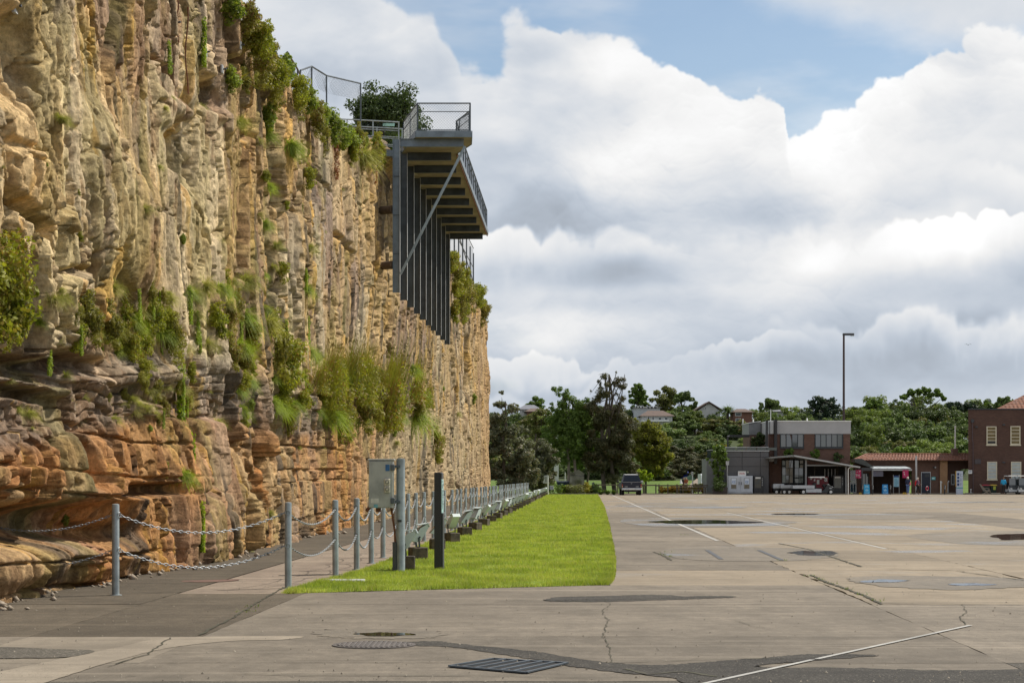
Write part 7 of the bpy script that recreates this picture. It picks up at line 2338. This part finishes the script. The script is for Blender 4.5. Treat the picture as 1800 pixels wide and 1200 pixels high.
for Y, drop, step in ((446, 5, 4.0), (432, 0, 4.2), (412, 12, 4.6), (392, 24, 4.6), (374, 36, 4.4), (356, 48, 4.3), (338, 62, 4.2), (320, 78, 4.2), (306, 92, 4.2)):
    X = AT(850, Y)
    while X < AT(1860, Y):
        px = 900 + X / Y * 3500
        # gaps where houses stand
        house = (1108 < px < 1192 and Y > 396) or (1228 < px < 1270 and Y > 404) or (1284 < px < 1330 and Y > 396) or (1340 < px < 1398 and Y > 410) or (910 < px < 955 and Y > 388)
        lawn_gap = px > 1150 and px < 1260 and Y < 345
        top = float(np.interp(px, sky_x, sky_y)) + drop + rr_.uniform(-5, 9)
        top = min(top, 805)
        nearhouse = (1100 < px < 1195) or (1228 < px < 1340) or (1340 < px < 1400) or (905 < px < 955)
        if nearhouse and Y < 402: top = max(top, 741 + rr_.uniform(0, 6))
        zt = ZH(top, Y)
        zg = park_z(X, Y)
        h = zt - zg
        if (px > 1700 and Y < 350) or (px < 1000 and Y < 320): X += step; continue
        if h > 1.6 and not house:
            if lawn_gap: kd = 3
            elif px > 1480: kd = rr_.choice([0, 0, 1, 2, 5, 1, 4])
            elif px < 1330 and drop > 50: kd = rr_.choice([3, 4, 0, 0, 4, 5])
            else: kd = rr_.choice([0, 1, 0, 4, 2, 5])
            spots.append((X, Y + rr_.uniform(-6, 6), h, kd, px, drop))
        X += step * rr_.uniform(.75, 1.2) * (.72 if px < 1480 else 1)
for (a_, b_, pyb, Yh) in ((1108, 1196, 740, 394), (1222, 1272, 724, 404), (1284, 1330, 736, 393), (1338, 1400, 728, 412), (905, 962, 729, 386), (1196, 1232, 718, 408), (1262, 1292, 722, 414), (1324, 1346, 718, 416), (1390, 1424, 716, 416), (1180, 1200, 722, 410)):
    X = AT(a_, Yh)
    while X < AT(b_, Yh):
        px = 900 + X / Yh * 3500
        h = ZH(pyb + rr_.uniform(-6, 4), Yh) - park_z(X, Yh)
        if h > 1.2: spots.append((X, Yh + rr_.uniform(-3, 1), h, rr_.choice([0, 1, 4, 5]), px, 20))
        X += 2.6
KN = {0: 'mid green rounded', 1: 'lighter green', 2: 'flat topped', 3: 'dark feathery', 4: 'dark dense', 5: 'olive green'}
for i, (X, Y, h, kd, px, drop) in enumerate(spots):
    src = FORE[kd]
    zone = 'right of the lamp column' if px > 1485 else 'left of the lamp column' if px > 1400 else 'above the terrace' if px > 1240 else 'beyond the park lawn' if px > 1040 else 'behind the banksias'
    tier = 'on the hill crest' if drop == 0 else 'high on the hillside' if drop < 30 else 'half down the hillside' if drop < 60 else 'at the hill foot'
    sc = h / 9.6
    wsc = max(.80, min(1.25, sc * 1.25)) * rr_.uniform(.85, 1.15)
    zt_ = h + park_z(X, Y)
    sc = max(sc, .62 * wsc)
    d = dup(src, (X, Y, zt_ - 9.4 * sc - .2), rr_.uniform(0, 6.28), '%s %s tree %s, %s' % ('large' if sc > 1.0 else 'small', KN[kd], tier, zone), 'trees of the hillside wood', (wsc, wsc, sc))
    d['category'] = 'tree'
for f in FORE:
    for c in list(f.children): bpy.data.objects.remove(c)
    bpy.data.objects.remove(f)

# trees that can be singled out on the skyline
def gum_umbrella(px, Yc, lab, top, w_, seed):
    s = Yc / 3500
    b = []
    r_ = random.Random(seed)
    for k in range(11):
        f = -1 + 2 * k / 10
        b.append((f * w_ * s, r_.uniform(-1.5, 1.5), ZH(top + 10 + 14 * f * f + r_.uniform(-3, 3), Yc), 9 * s, 9 * s, 4.2 * s))
    tree('umbrella_gum', AT(px, Yc), Yc, lab, b, 4200, .30, lf_mid, .30, seed=seed, sub=5, subr=.5, shell=.3, bk=bark, stems=[(-.6, 0), (.6, 0)], ntips=9, top=ZH(top + 26, Yc) - park_z(AT(px, Yc), Yc))
gum_umbrella(1621, 425, 'flat umbrella shaped gum with bare limbs standing above the right wood', 677, 36, 31)
gum_umbrella(1535, 425, 'smaller flat topped gum left of the umbrella shaped one', 699, 22, 32)
tree('skyline_pine', AT(1448, 420), 420, 'dark blue-green tree standing above the brick building, left of the lamp column', [pb(1448, 712, 420, 26, 14, 1448), pb(1432, 722, 420, 16, 12, 1448), pb(1466, 718, 420, 16, 14, 1448), pb(1440, 702, 420, 14, 7, 1448), pb(1450, 735, 420, 30, 16, 1448)], 6000, .32, leafmat('leaf_blue', (.018, .038, .022), (.045, .072, .035), .2), .4, seed=33)
for b in ((1448, 420),):
    pass
o_ = bpy.data.objects
for (px, Yc, py, rx, rz, m_, lab, sd) in ((1166, 430, 700, 24, 24, lf_olive, 'big round brownish tree on the skyline above the white flats', 34), (1120, 430, 686, 14, 12, lf_mid, 'clumpy tree on the skyline left of the round brownish one', 35), (1124, 430, 704, 17, 14, lf_mid, 'lower clumpy tree beside the white flats', 36), (1205, 425, 712, 18, 22, lf_forest, 'layered tree right of the round brownish tree', 37), (1197, 428, 697, 12, 7, lf_mid, 'thin topped tree right of the round brownish tree', 38),
                                      (940, 420, 712, 18, 12, lf_mid, 'lacy tree by the slate roofed house', 39), (1352, 425, 716, 20, 14, lf_forest, 'tree between the two right hand houses', 40), (1745, 425, 712, 16, 10, lf_mid, 'cloud shaped tree left of the hipped roof', 41), (1765, 420, 708, 14, 11, lf_forest, 'cloud shaped tree touching the hipped roof', 42), (1690, 425, 714, 28, 8, leafmat('leaf_blue', (0, 0, 0), (0, 0, 0)), 'dark feathery group on the skyline near the dark brick building', 43)):
    tree('skyline_tree', AT(px, Yc), Yc, lab, [pb(px, py, Yc, rx, rz, px), pb(px - rx * .6, py + rz * .5, Yc, rx * .6, rz * .6, px), pb(px + rx * .6, py + rz * .5, Yc, rx * .6, rz * .6, px)], 4200, .30, m_, .3, seed=sd, sub=14, subr=.30)
# palm
pt = thing('palm_tree', 'date palm with a mop of arching fronds left of the brick house on the hill', 'palm', (AT(1279, 405), 405, park_z(AT(1279, 405), 405)))
hp = ZH(722, 405) - park_z(AT(1279, 405), 405)
MB().tube((0, 0, -1), (0, 0, hp), .35, .28, n=10).build('trunk', bark, pt)
V, F, m_ = tussock(300, 260, 3.1, .9, .8, .75, .16, lf_mid)
V2 = V.copy(); V2[:, 0] *= -1
np_mesh('fronds', np.concatenate([V, V2]), np.concatenate([F, F[:, ::-1] + len(V)]), lf_mid, pt).location = (0, 0, hp)

# houses on the hill
wall_w = mat('render_white', (.50, .50, .48), .8, 0, .08, 1); roof_brown = mat('roof_brown', (.10, .065, .05), .8, 0, .25, 2); roof_slate = mat('roof_slate', (.15, .155, .18), .8, 0, .15, 2); wall_brick = mat('house_brick', (.17, .08, .055), .85, 0, .2, 3)
win_dark = mat('far_window', (.05, .06, .07), .2, 0, .2, 2)
def house(px0, px1, py_base, py_eave, py_ridge, Y, wall, roof, label, gable=False, wins=(), extra=None, depth=9):
    t = thing('house', label, 'house', (AT((px0 + px1) / 2, Y), Y, 0))
    w_ = AT(px1, Y) - AT(px0, Y); zb, ze, zr = ZH(py_base, Y), ZH(py_eave, Y), ZH(py_ridge, Y)
    zg = park_z(AT(px0, Y), Y) - 1.5
    MB().box(-w_ / 2, w_ / 2, 0, depth, min(zb, zg), ze).build('wall', wall, t)
    e = .5
    if gable:
        r = MB().extr([(-w_ / 2 - e, ze), (0, zr), (w_ / 2 + e, ze), (w_ / 2 + e, ze + .25), (0, zr + .28), (-w_ / 2 - e, ze + .25)], 'y', -e, depth + e)
        MB().extr([(-w_ / 2, ze + .002), (w_ / 2, ze + .002), (0, zr - .05)], 'y', 0, depth).build('gable', wall, t)
    else:
        r = MB().add([(-w_ / 2 - e, -e, ze), (w_ / 2 + e, -e, ze), (w_ / 2 + e, depth + e, ze), (-w_ / 2 - e, depth + e, ze), (-w_ / 4, depth / 2, zr), (w_ / 4, depth / 2, zr)], [(0, 1, 5, 4), (1, 2, 5), (2, 3, 4, 5), (3, 0, 4), (3, 2, 1, 0)])
    r.build('roof', roof, t)
    for (a, b, c, d) in wins:
        f = MB().box(AT(a, Y) - t.location.x, AT(b, Y) - t.location.x, -.08, -.004, ZH(d, Y), ZH(c, Y)).build('window', white_paint, t)
        MB().box(AT(a, Y) - t.location.x + .08, AT(b, Y) - t.location.x - .08, -.10, -.082, ZH(d, Y) + .08, ZH(c, Y) - .08).build('pane', win_dark, f)
    return t
h1 = house(1128, 1182, 745, 731, 720, 400, wall_w, roof_brown, 'long white block of flats with balconies on the hillside', wins=[(1138, 1142, 732, 738), (1146, 1150, 732, 740), (1157, 1163, 733, 739), (1168, 1174, 733, 738), (1140, 1146, 741, 745)])
MB().box(-3.2, 2.4, -.9, -.01, ZH(741, 400), ZH(737.5, 400)).build('balcony', white_paint, h1)
house(1114, 1160, 735, 716, 714, 412, mat('glazed_white', (.45, .48, .50), .5), mid_grey, 'flat roofed glazed house behind the white flats', wins=[(1117, 1121, 712.5, 718), (1122, 1126, 712.5, 718), (1127, 1131, 712.5, 718), (1137, 1142, 713.5, 719), (1143, 1148, 713.5, 719), (1149, 1155, 713.5, 719)], depth=7)
house(1226, 1266, 735, 722, 707.5, 412, wall_w, roof_brown, 'brown gabled house with white barge boards on the skyline', gable=True, wins=[(1238, 1242, 716, 719)])
house(1292, 1322, 745, 724, 717, 400, wall_brick, roof_brown, 'red brick house with pale windows right of the palm', wins=[(1292.5, 1303, 725, 731), (1293, 1302, 735, 743)])
h5 = house(1344, 1392, 735, 723, 718, 420, wall_w, roof_slate, 'wide pale house with a low grey roof right of the brick house', wins=[(1375, 1380, 724, 728), (1384, 1388, 724, 728)])
house(914, 948, 738, 719, 710, 400, wall_w, roof_slate, 'slate roofed house above the trees near the rock wall', wins=[(917, 922, 721, 725)])
house(926, 956, 738, 723, 716, 392, wall_brick, roof_brown, 'brown roofed house in front of the slate roofed one')
house(975, 982, 765, 742, 738, 300, wall_w, roof_slate, 'small white house glimpsed through the twin trunked tree', depth=4)

# ------------------------------------------------------------------ things round the park edge
t = thing('pole_box', 'white electrical box on a white post at the far end of the lawn', 'electrical box', (AT(963, 190.5), 190.5, .02))
MB().tube((0, 0, 0), (0, 0, 1.86), .07, n=12).build('pole', white_paint, t)
MB().bbox(-.46, -.09, -.12, .12, 1.10, 1.84, .02).build('cabinet', mat('white_cabinet', (.52, .53, .54), .5, 0, .1, 4), t)
MB().box(-.24, -.12, -.135, -.122, 1.2, 1.7).build('label', mid_grey, t)
o = MB().bbox(-.2, .2, -.1, .1, .45, .85, .02).build('meter_box', light_grey, loc=(AT(969.5, 198), 198, 0)); tag(o, 'small pale meter box in the shrubs right of the white box on a post', 'box')
# khaki covered stack
t = thing('tarpaulin_cover', 'khaki tarpaulin draped over something tall behind the lawn end', 'tarpaulin', (AT(1014, 203), 203, 0))
Yt = 203; V = []; F = []
nx, nz = 40, 30
for j in range(nz + 1):
    for i in range(nx + 1):
        f = i / nx; g = j / nz
        px = 999 + 30 * f; py = 868 - g * 38
        sag = .12 * math.sin(f * 7 + g * 9) + .10 * math.sin(f * 3 - g * 14) + .06 * math.sin(f * 19 + g * 3)
        V.append(((px - 1014) * Yt / 3500 * (1.0 - .25 * g), sag - .2 + .5 * g * g, ZH(py, Yt)))
for j in range(nz):
    for i in range(nx):
        a = j * (nx + 1) + i; F.append((a, a + 1, a + nx + 2, a + nx + 1))
khaki = mat('khaki_canvas', (.17, .165, .115), .85, 0, .15, 2)
np_mesh('front_sheet', np.array(V), np.array(F), khaki, t, smooth=True)
MB().extr([(-.85, 0), (.85, 0), (.75, ZH(832, Yt)), (.2, ZH(825, Yt)), (-.55, ZH(831, Yt))], 'y', .35, 1.6).build('side_sheet', khaki, t)
MB().bar((-.6, -.16, ZH(835, Yt)), (.75, -.16, ZH(836, Yt)), .1, .06).build('fold', black_paint, t)
t = thing('skip_bin', 'dark blue steel bin half hidden by the twin trunked tree', 'bin', (AT(990, 204), 204, 0))
MB().add([(-.55, -.5, .05), (.5, -.5, .05), (.5, .5, .05), (-.55, .5, .05), (-.68, -.6, 1.15), (.62, -.6, 1.15), (.62, .6, 1.25), (-.68, .6, 1.25)], [(0, 3, 2, 1), (0, 1, 5, 4), (1, 2, 6, 5), (2, 3, 7, 6), (3, 0, 4, 7)]).build('bin_body', mat('navy_steel', (.015, .03, .05), .5, .2), t)
MB().extr([(-.65, 1.16), (.65, 1.27), (.65, 1.33), (-.65, 1.22)], 'x', -.7, .64).build('lid', mat('navy_steel', (0, 0, 0)), t)
o = MB().tube((0, 0, 0), (0, 0, 2.2), .05, n=8).build('white_post', white_paint, loc=(AT(993.5, 212), 212, 0)); tag(o, 'thin white post in the sunlit gap behind the dark blue bin', 'post')
t = thing('folded_trolley', 'folded steel trolley leaning by the rail left of the strappy plants', 'trolley', (AT(1047, 199.5), 199.5, 0))
MB().bar((-.3, 0, 1.15), (.25, 0, .25), .06, .25).build('frame', galv_dark, t); MB().bar((.2, 0, .3), (.42, 0, .62), .04, .06).build('handle', light_grey, t); MB().tube((.1, -.15, .1), (.1, .15, .1), .1, n=10).build('wheel', black_paint, t)

# rail fence
rf_ = thing('rail_fence', 'low weathered rail fence along the back edge of the apron', 'fence', (AT(1110, 200.5), 200.5, 0))
x0_ = rf_.location.x
for a, b, z in ((1050, 1086, .93), (1086, 1153, .90), (1153, 1245, .86)):
    MB().bar((AT(a, 200.5) - x0_ + .01, 0, z), (AT(b, 200.5) - x0_ - .01, 0, z), .09, .13).build('rail', timber, rf_)
for px in (1052, 1086, 1105, 1132, 1153, 1158.5, 1174, 1190):
    MB().box(AT(px, 200.5) - x0_ - .06, AT(px, 200.5) - x0_ + .06, .06, .18, 0, 1.0).build('post', timber, rf_)
bl2 = stub('white_topped_bollard', 1197, 852, 199.2, .11, black_paint, 'dark bollard with a white cone top beside the walkers')
MB().lathe([(.17, 0), (.02, .42)], n=12).build('cone_cap', white_paint, bl2, loc=(0, 0, 1.05))
stub('white_post', 1217.5, 829, 205, .065, white_paint, 'tall white post right of the white topped bollard', 'post', (('sign_box', -.16, -.02, 1.9, 2.25, light_grey),))
# long low bench row
bn = thing('bench_table', 'row of dark picnic benches beside the timber planter', 'bench', (AT(1222, 198.8), 198.8, 0))
MB().bbox(-1.9, 1.2, -.3, .3, .66, .74, .01).build('tabletop', timber, bn)
MB().bbox(-1.7, 1.0, -.65, -.4, .42, .48, .01).build('seat', timber, bn)
for x in (-1.75, -1.2, -.4, .3, 1.0): MB().box(x - .05, x + .05, -.08, .08, 0, .655).build('leg', timber, bn)
pl = thing('timber_planter', 'stained timber planter box beside the ice freezer', 'planter', (AT(1265.5, 196.8), 196.8, 0))
for k in range(4):
    MB().bbox(-.72, .72, -.4, .4, .03 + k * .17, .03 + k * .17 + .155, .012).build('board', mat('planter_board', (.06, .048, .045), .8, 0, .25, 6), pl)
MB().box(-.66, .66, -.34, .34, .60, .68).build('soil', mat('soil', (.04, .03, .02), .95), pl)
# white van by the annex, blue tarp heap
v = thing('white_van', 'white van partly hidden behind the annex corner', 'van', (AT(1247, 228), 228, park_z(AT(1247, 228), 228)))
MB().extr([(-.1, .35), (-.1, 1.0), (.25, 1.15), (.75, 1.95), (1.0, 2.1), (4.6, 2.1), (4.7, .35)], 'x', -.9, .9).build('body', mat('van_white', (.60, .62, .64), .35, 0, .04, 2), v)
MB().quad((-.78, .30, 1.22), (.78, .30, 1.22), (.70, .70, 1.85), (-.70, .70, 1.85)).build('windscreen', glass, v, loc=(0, -.03, .02))
for s in (-.6, .6): MB().bbox(s - .15, s + .15, -.14, -.11, .72, .9, .01).build('headlight', light_grey, v)
MB().box(-.25, .25, -.14, -.11, .42, .54).build('number_plate', white_paint, v)
for s in (-.8, .8):
    for y in (.8, 3.8): MB().tube((s - .1, y, .33), (s + .1, y, .33), .33, n=16).build('wheel', MATS['tyre'], v)
def heap(px, Y, w_, h, m_, lab):
    V = []; nx, ny = 20, 12; F = []
    for j in range(ny + 1):
        for i in range(nx + 1):
            f, g = i / nx * 2 - 1, j / ny * 2 - 1
            r = max(0, 1 - f * f - g * g)
            V.append((f * w_, g * w_ * .7, h * r ** .6 * (1 + .2 * math.sin(f * 6 + 1) + .12 * math.sin(g * 9))))
    for j in range(ny):
        for i in range(nx):
            a = j * (nx + 1) + i; F.append((a, a + 1, a + nx + 2, a + nx + 1))
    o = np_mesh('covered_heap', np.array(V), np.array(F), m_, smooth=True); o.location = (AT(px, Y), Y, park_z(AT(px, Y), Y) - .02); tag(o, lab, 'heap')
heap(1206, 312, 1.0, .95, mat('blue_tarp', (.01, .05, .42), .5), 'blue tarpaulin heap at the edge of the far lawn')
heap(1213, 306, 1.2, .6, mat('green_tarp', (.07, .13, .07), .7), 'dull green covered heap in front of the blue one')

# ------------------------------------------------------------------ parked pickup
tk = thing('parked_pickup', 'dark navy pickup with a rear canopy, parked facing away behind the lawn end', 'pickup truck', (AT(1110.5, 187), 187, 0))
navy = mat('navy_paint', (.006, .008, .024), .35, .0, .15, 1)
tk_body = MB()
tk_body.extr([(-.93, .55), (.93, .55), (.97, .75), (.95, 1.12), (.88, 1.22), (-.88, 1.22), (-.95, 1.12), (-.97, .75)], 'y', 0, 5.2)
tk_body.build('body', navy, tk)
MB().add([(-.86, .05, 1.225), (.86, .05, 1.225), (.82, 3.6, 1.225), (-.82, 3.6, 1.225), (-.66, .32, 1.90), (.66, .32, 1.90), (.64, 3.1, 1.93), (-.64, 3.1, 1.93)], [(0, 3, 2, 1), (4, 5, 6, 7), (0, 1, 5, 4), (1, 2, 6, 5), (2, 3, 7, 6), (3, 0, 4, 7)]).build('cab', navy, tk)
MB().add([(-.64, .30, 1.905), (.64, .30, 1.905), (.62, 3.1, 1.935), (-.62, 3.1, 1.935), (-.58, .36, 1.965), (.58, .36, 1.965), (.58, 3.0, 1.985), (-.58, 3.0, 1.985)], [(4, 5, 6, 7), (0, 1, 5, 4), (1, 2, 6, 5), (2, 3, 7, 6), (3, 0, 4, 7)]).build('roof', light_grey, tk)
MB().quad((-.76, .06, 1.30), (.76, .06, 1.30), (.60, .29, 1.84), (-.60, .29, 1.84)).build('rear_window', mat('dark_tint', (.012, .02, .035), .12, 0, .1, 2, spec=.2), tk, loc=(0, -.012, 0))
MB().bar((-.84, -.0, 1.24), (.84, -.0, 1.24), .03, .025).build('trim_line', light_grey, tk)
MB().bbox(-.82, .82, -.035, -.002, .66, 1.20, .02).build('tailgate', navy, tk)
for s in (-1, 1):
    MB().bbox(s * .885 - .06, s * .885 + .06, -.05, -.001, .72, 1.05, .01).build('tail_light', mat('tail_red', (.22, .03, .02), .3, 0, .2, 6), tk)
    MB().box(s * .885 - .045, s * .885 + .045, -.056, -.051, .76, .88).build('reverse_light', mat('amber', (.45, .28, .18), .4), tk)
    MB().bbox(s * 1.13 - .10, s * 1.13 + .10, 2.9, 3.0, 1.16, 1.36, .03).build('door_mirror', black_paint if s < 0 else light_grey, tk)
    for y in (.9, 4.2):
        wv_ = MB().tube((s * .80 - .13, y, .38), (s * .80 + .13, y, .38), .38, n=20).build('wheel', MATS['tyre'], tk)
MB().bbox(-.95, .95, -.16, -.04, .50, .66, .03).build('bumper', mat('chrome', (.55, .56, .58), .2, .8, .1, 3), tk)
MB().box(-.24, .24, -.172, -.162, .53, .64).build('number_plate', white_paint, tk)
MB().bbox(-.09, .03, -.05, -.036, 1.08, 1.12, .005).build('badge', light_grey, tk)
MB().box(-.66, -.38, -.045, -.036, .78, .83).build('lettering', light_grey, tk); MB().box(.38, .66, -.045, -.036, .78, .83).build('lettering', light_grey, tk)
MB().box(-.6, .6, .3, 4.6, .30, .54).build('chassis', black_paint, tk)
MB().tube((-.45, .0, .32), (-.45, .6, .32), .05, n=8).build('exhaust', galv_dark, tk)
# ================================================================== people
skin = mat('skin', (.45, .27, .19), .6, 0, .05, 4); hair_w = mat('hair_white', (.60, .57, .52), .8, 0, .1, 8); hair_b = mat('hair_brown', (.10, .055, .03), .8, 0, .2, 8)


def skinned(name, verts, edges, radii, m_, parent, sub=2):
    me = bpy.data.meshes.new(name); me.from_pydata(verts, edges, []); me.materials.append(m_)
    o = bpy.data.objects.new(name, me); COL.objects.link(o)
    o.modifiers.new('skin', 'SKIN')
    for i, r in enumerate(radii):
        v = me.skin_vertices[0].data[i]; v.radius = (r, r) if not hasattr(r, '__len__') else r
        v.use_root = (i == 0)
    s = o.modifiers.new('sub', 'SUBSURF'); s.levels = sub; s.render_levels = sub
    dg = bpy.context.evaluated_depsgraph_get(); dg.update()
    me2 = bpy.data.meshes.new_from_object(o.evaluated_get(dg))
    me2.materials.clear(); me2.materials.append(m_)
    me2.polygons.foreach_set('use_smooth', [True] * len(me2.polygons))
    bpy.data.objects.remove(o)
    o2 = bpy.data.objects.new(name, me2); COL.objects.link(o2); o2.parent = parent
    return o2


def person(X, Y, z, H, rz, label, top_m, leg_m, hair_m, stride=.16, arm_bend=.2, hat=None):
    """H standing height; faces local -y"""
    k = H / 1.7
    t = thing('person', label, 'person', (X, Y, z), rz)
    def S(v): return tuple(c * k for c in v)
    f, b = -stride, stride
    V = [(0, 0, .95), (0, .01, 1.12), (0, .0, 1.32), (0, 0, 1.44), (0, -.01, 1.50), (0, -.02, 1.58), (0, -.02, 1.68),
         (.09, 0, .90), (.10, f * .55, .50), (.10, f, .09), (.11, f - .13, .03),
         (-.09, 0, .90), (-.10, b * .35, .50), (-.10, b, .10), (-.11, b - .12, .03),
         (.17, .0, 1.40), (.22, .04, 1.14), (.21, -.06 - arm_bend, .98), (.19, -.10 - arm_bend, .92),
         (-.17, .0, 1.40), (-.22, .03, 1.14), (-.21, -.04 - arm_bend * .6, .94), (-.20, -.07 - arm_bend * .6, .86)]
    E = [(0, 1), (1, 2), (2, 3), (3, 4), (4, 5), (5, 6), (0, 7), (7, 8), (8, 9), (9, 10), (0, 11), (11, 12), (12, 13), (13, 14), (2, 15), (15, 16), (16, 17), (17, 18), (2, 19), (19, 20), (20, 21), (21, 22)]
    Rr = [(.135, .10), (.125, .09), (.15, .10), (.10, .08), .055, (.082, .095), (.07, .085), .085, .058, .042, .04, .085, .058, .042, .04, .058, .042, .034, .032, .058, .042, .034, .032]
    body = skinned('body', [S(v) for v in V], E, [((r[0] * k, r[1] * k) if hasattr(r, '__len__') else r * k) for r in Rr], skin, t)
    tv = [(0, 0, .88), (0, .01, 1.12), (0, 0, 1.33), (0, 0, 1.43), (.17, 0, 1.39), (.22, .04, 1.14), (.21, -.04 - arm_bend * .9, 1.0), (-.17, 0, 1.39), (-.22, .03, 1.14), (-.21, -.03 - arm_bend * .55, .97)]
    te = [(0, 1), (1, 2), (2, 3), (2, 4), (4, 5), (5, 6), (2, 7), (7, 8), (8, 9)]
    tr = [(.165, .13), (.155, .12), (.175, .125), (.10, .09), .075, .058, .048, .075, .058, .048]
    skinned('jacket', [S(v) for v in tv], te, [((r[0] * k, r[1] * k) if hasattr(r, '__len__') else r * k) for r in tr], top_m, t)
    lv = [(0, 0, .93), (.09, 0, .88), (.10, f * .55, .50), (.10, f * .95, .12), (-.09, 0, .88), (-.10, b * .35, .50), (-.10, b * .95, .13)]
    skinned('trousers', [S(v) for v in lv], [(0, 1), (1, 2), (2, 3), (0, 4), (4, 5), (5, 6)], [(.15 * k, .12 * k), .10 * k, .072 * k, .06 * k, .10 * k, .072 * k, .06 * k], leg_m, t)
    skinned('hair', [S((0, .02, 1.60)), S((0, .0, 1.70)), S((0, .05, 1.56))], [(0, 1), (0, 2)], [(.092 * k, .09 * k), (.07 * k, .08 * k), .06 * k], hair_m, t)
    for s, yy in ((.10, f), (-.10, b)):
        MB().bbox((s - .05) * k, (s + .05) * k, (yy - .19) * k, (yy + .06) * k, 0, .08 * k, .02).build('shoe', dark_grey if hair_m != hair_w else light_grey, t)
    MB().tube((0, -.115 * k, 1.60 * k), (0, -.14 * k, 1.585 * k), .016 * k, .012 * k, n=6).build('nose', skin, t)
    return t
denim = mat('denim_blue', (.10, .16, .34), .8, 0, .15, 5); navy_c = mat('navy_cloth', (.02, .03, .07), .8, 0, .2, 5); blk_c = mat('black_cloth', (.012, .012, .014), .85, 0, .2, 5)
p1 = person(X_(1596, 196), 196, 0, 1.74, R(150), 'white haired person in navy top and pale jeans with a pink bag, before the entrance', navy_c, denim, hair_w)
MB().bbox(-.30, -.20, -.02, .12, .90, 1.20, .03).build('bag', mat('pink_bag', (.55, .06, .16), .7), p1)
p2 = person(X_(1613.5, 195.8), 195.8, 0, 1.66, R(60), 'white haired person in dark clothes with a bright red coat over one side', mat('plum_top', (.10, .04, .08), .8, 0, .2, 5), blk_c, hair_w)
sh = skinned('red_coat', [(.05, .10, 1.42), (.0, .20, 1.25), (-.02, .24, 1.02), (-.02, .22, .82)], [(0, 1), (1, 2), (2, 3)], [(.13, .09), (.15, .10), (.16, .09), (.09, .05)], mat('coat_red', (.60, .012, .02), .7, 0, .1, 4), p2)
p3 = person(X_(1764, 194.6), 194.6, 0, 1.70, R(170), 'person seen from behind in a bright blue jacket and black trousers beside the golf carts', mat('bright_blue_jacket', (.01, .32, .60), .7, 0, .08, 4), blk_c, hair_b, .08)
p4 = person(AT(1201.7, 240), 240, park_z(AT(1201.7, 240), 240), 1.66, R(20), 'distant walker in black on the park path', blk_c, blk_c, hair_b, .12)
p5 = person(AT(1206, 238), 238, park_z(AT(1206, 238), 238), 1.70, R(-10), 'distant walker in rust and white on the park path', mat('rust_top', (.28, .07, .03), .8), mat('pale_trousers', (.45, .42, .38), .8), hair_b, .12)
# a bird against the cloud
bd = thing('bird', 'tiny dark bird flying against the clouds at the right', 'bird', (AT(1702, 230), 230, ZH(606, 230)))
skinned('body', [(0, -.12, 0), (0, 0, 0), (0, .14, .02), (0, .24, .02)], [(0, 1), (1, 2), (2, 3)], [.03, .05, .03, .012], black_paint, bd)
for s in (-1, 1):
    MB().add([(s * .03, -.05, .02), (s * .22, -.02, .12), (s * .42, .06, .05), (s * .24, .08, .10), (s * .03, .06, .02), (s * .03, -.05, .012), (s * .22, -.02, .112), (s * .42, .06, .043), (s * .24, .08, .092), (s * .03, .06, .012)],
             [(0, 1, 2, 3, 4), (9, 8, 7, 6, 5), (0, 5, 6, 1), (1, 6, 7, 2), (2, 7, 8, 3), (3, 8, 9, 4)]).build('wing', black_paint, bd)
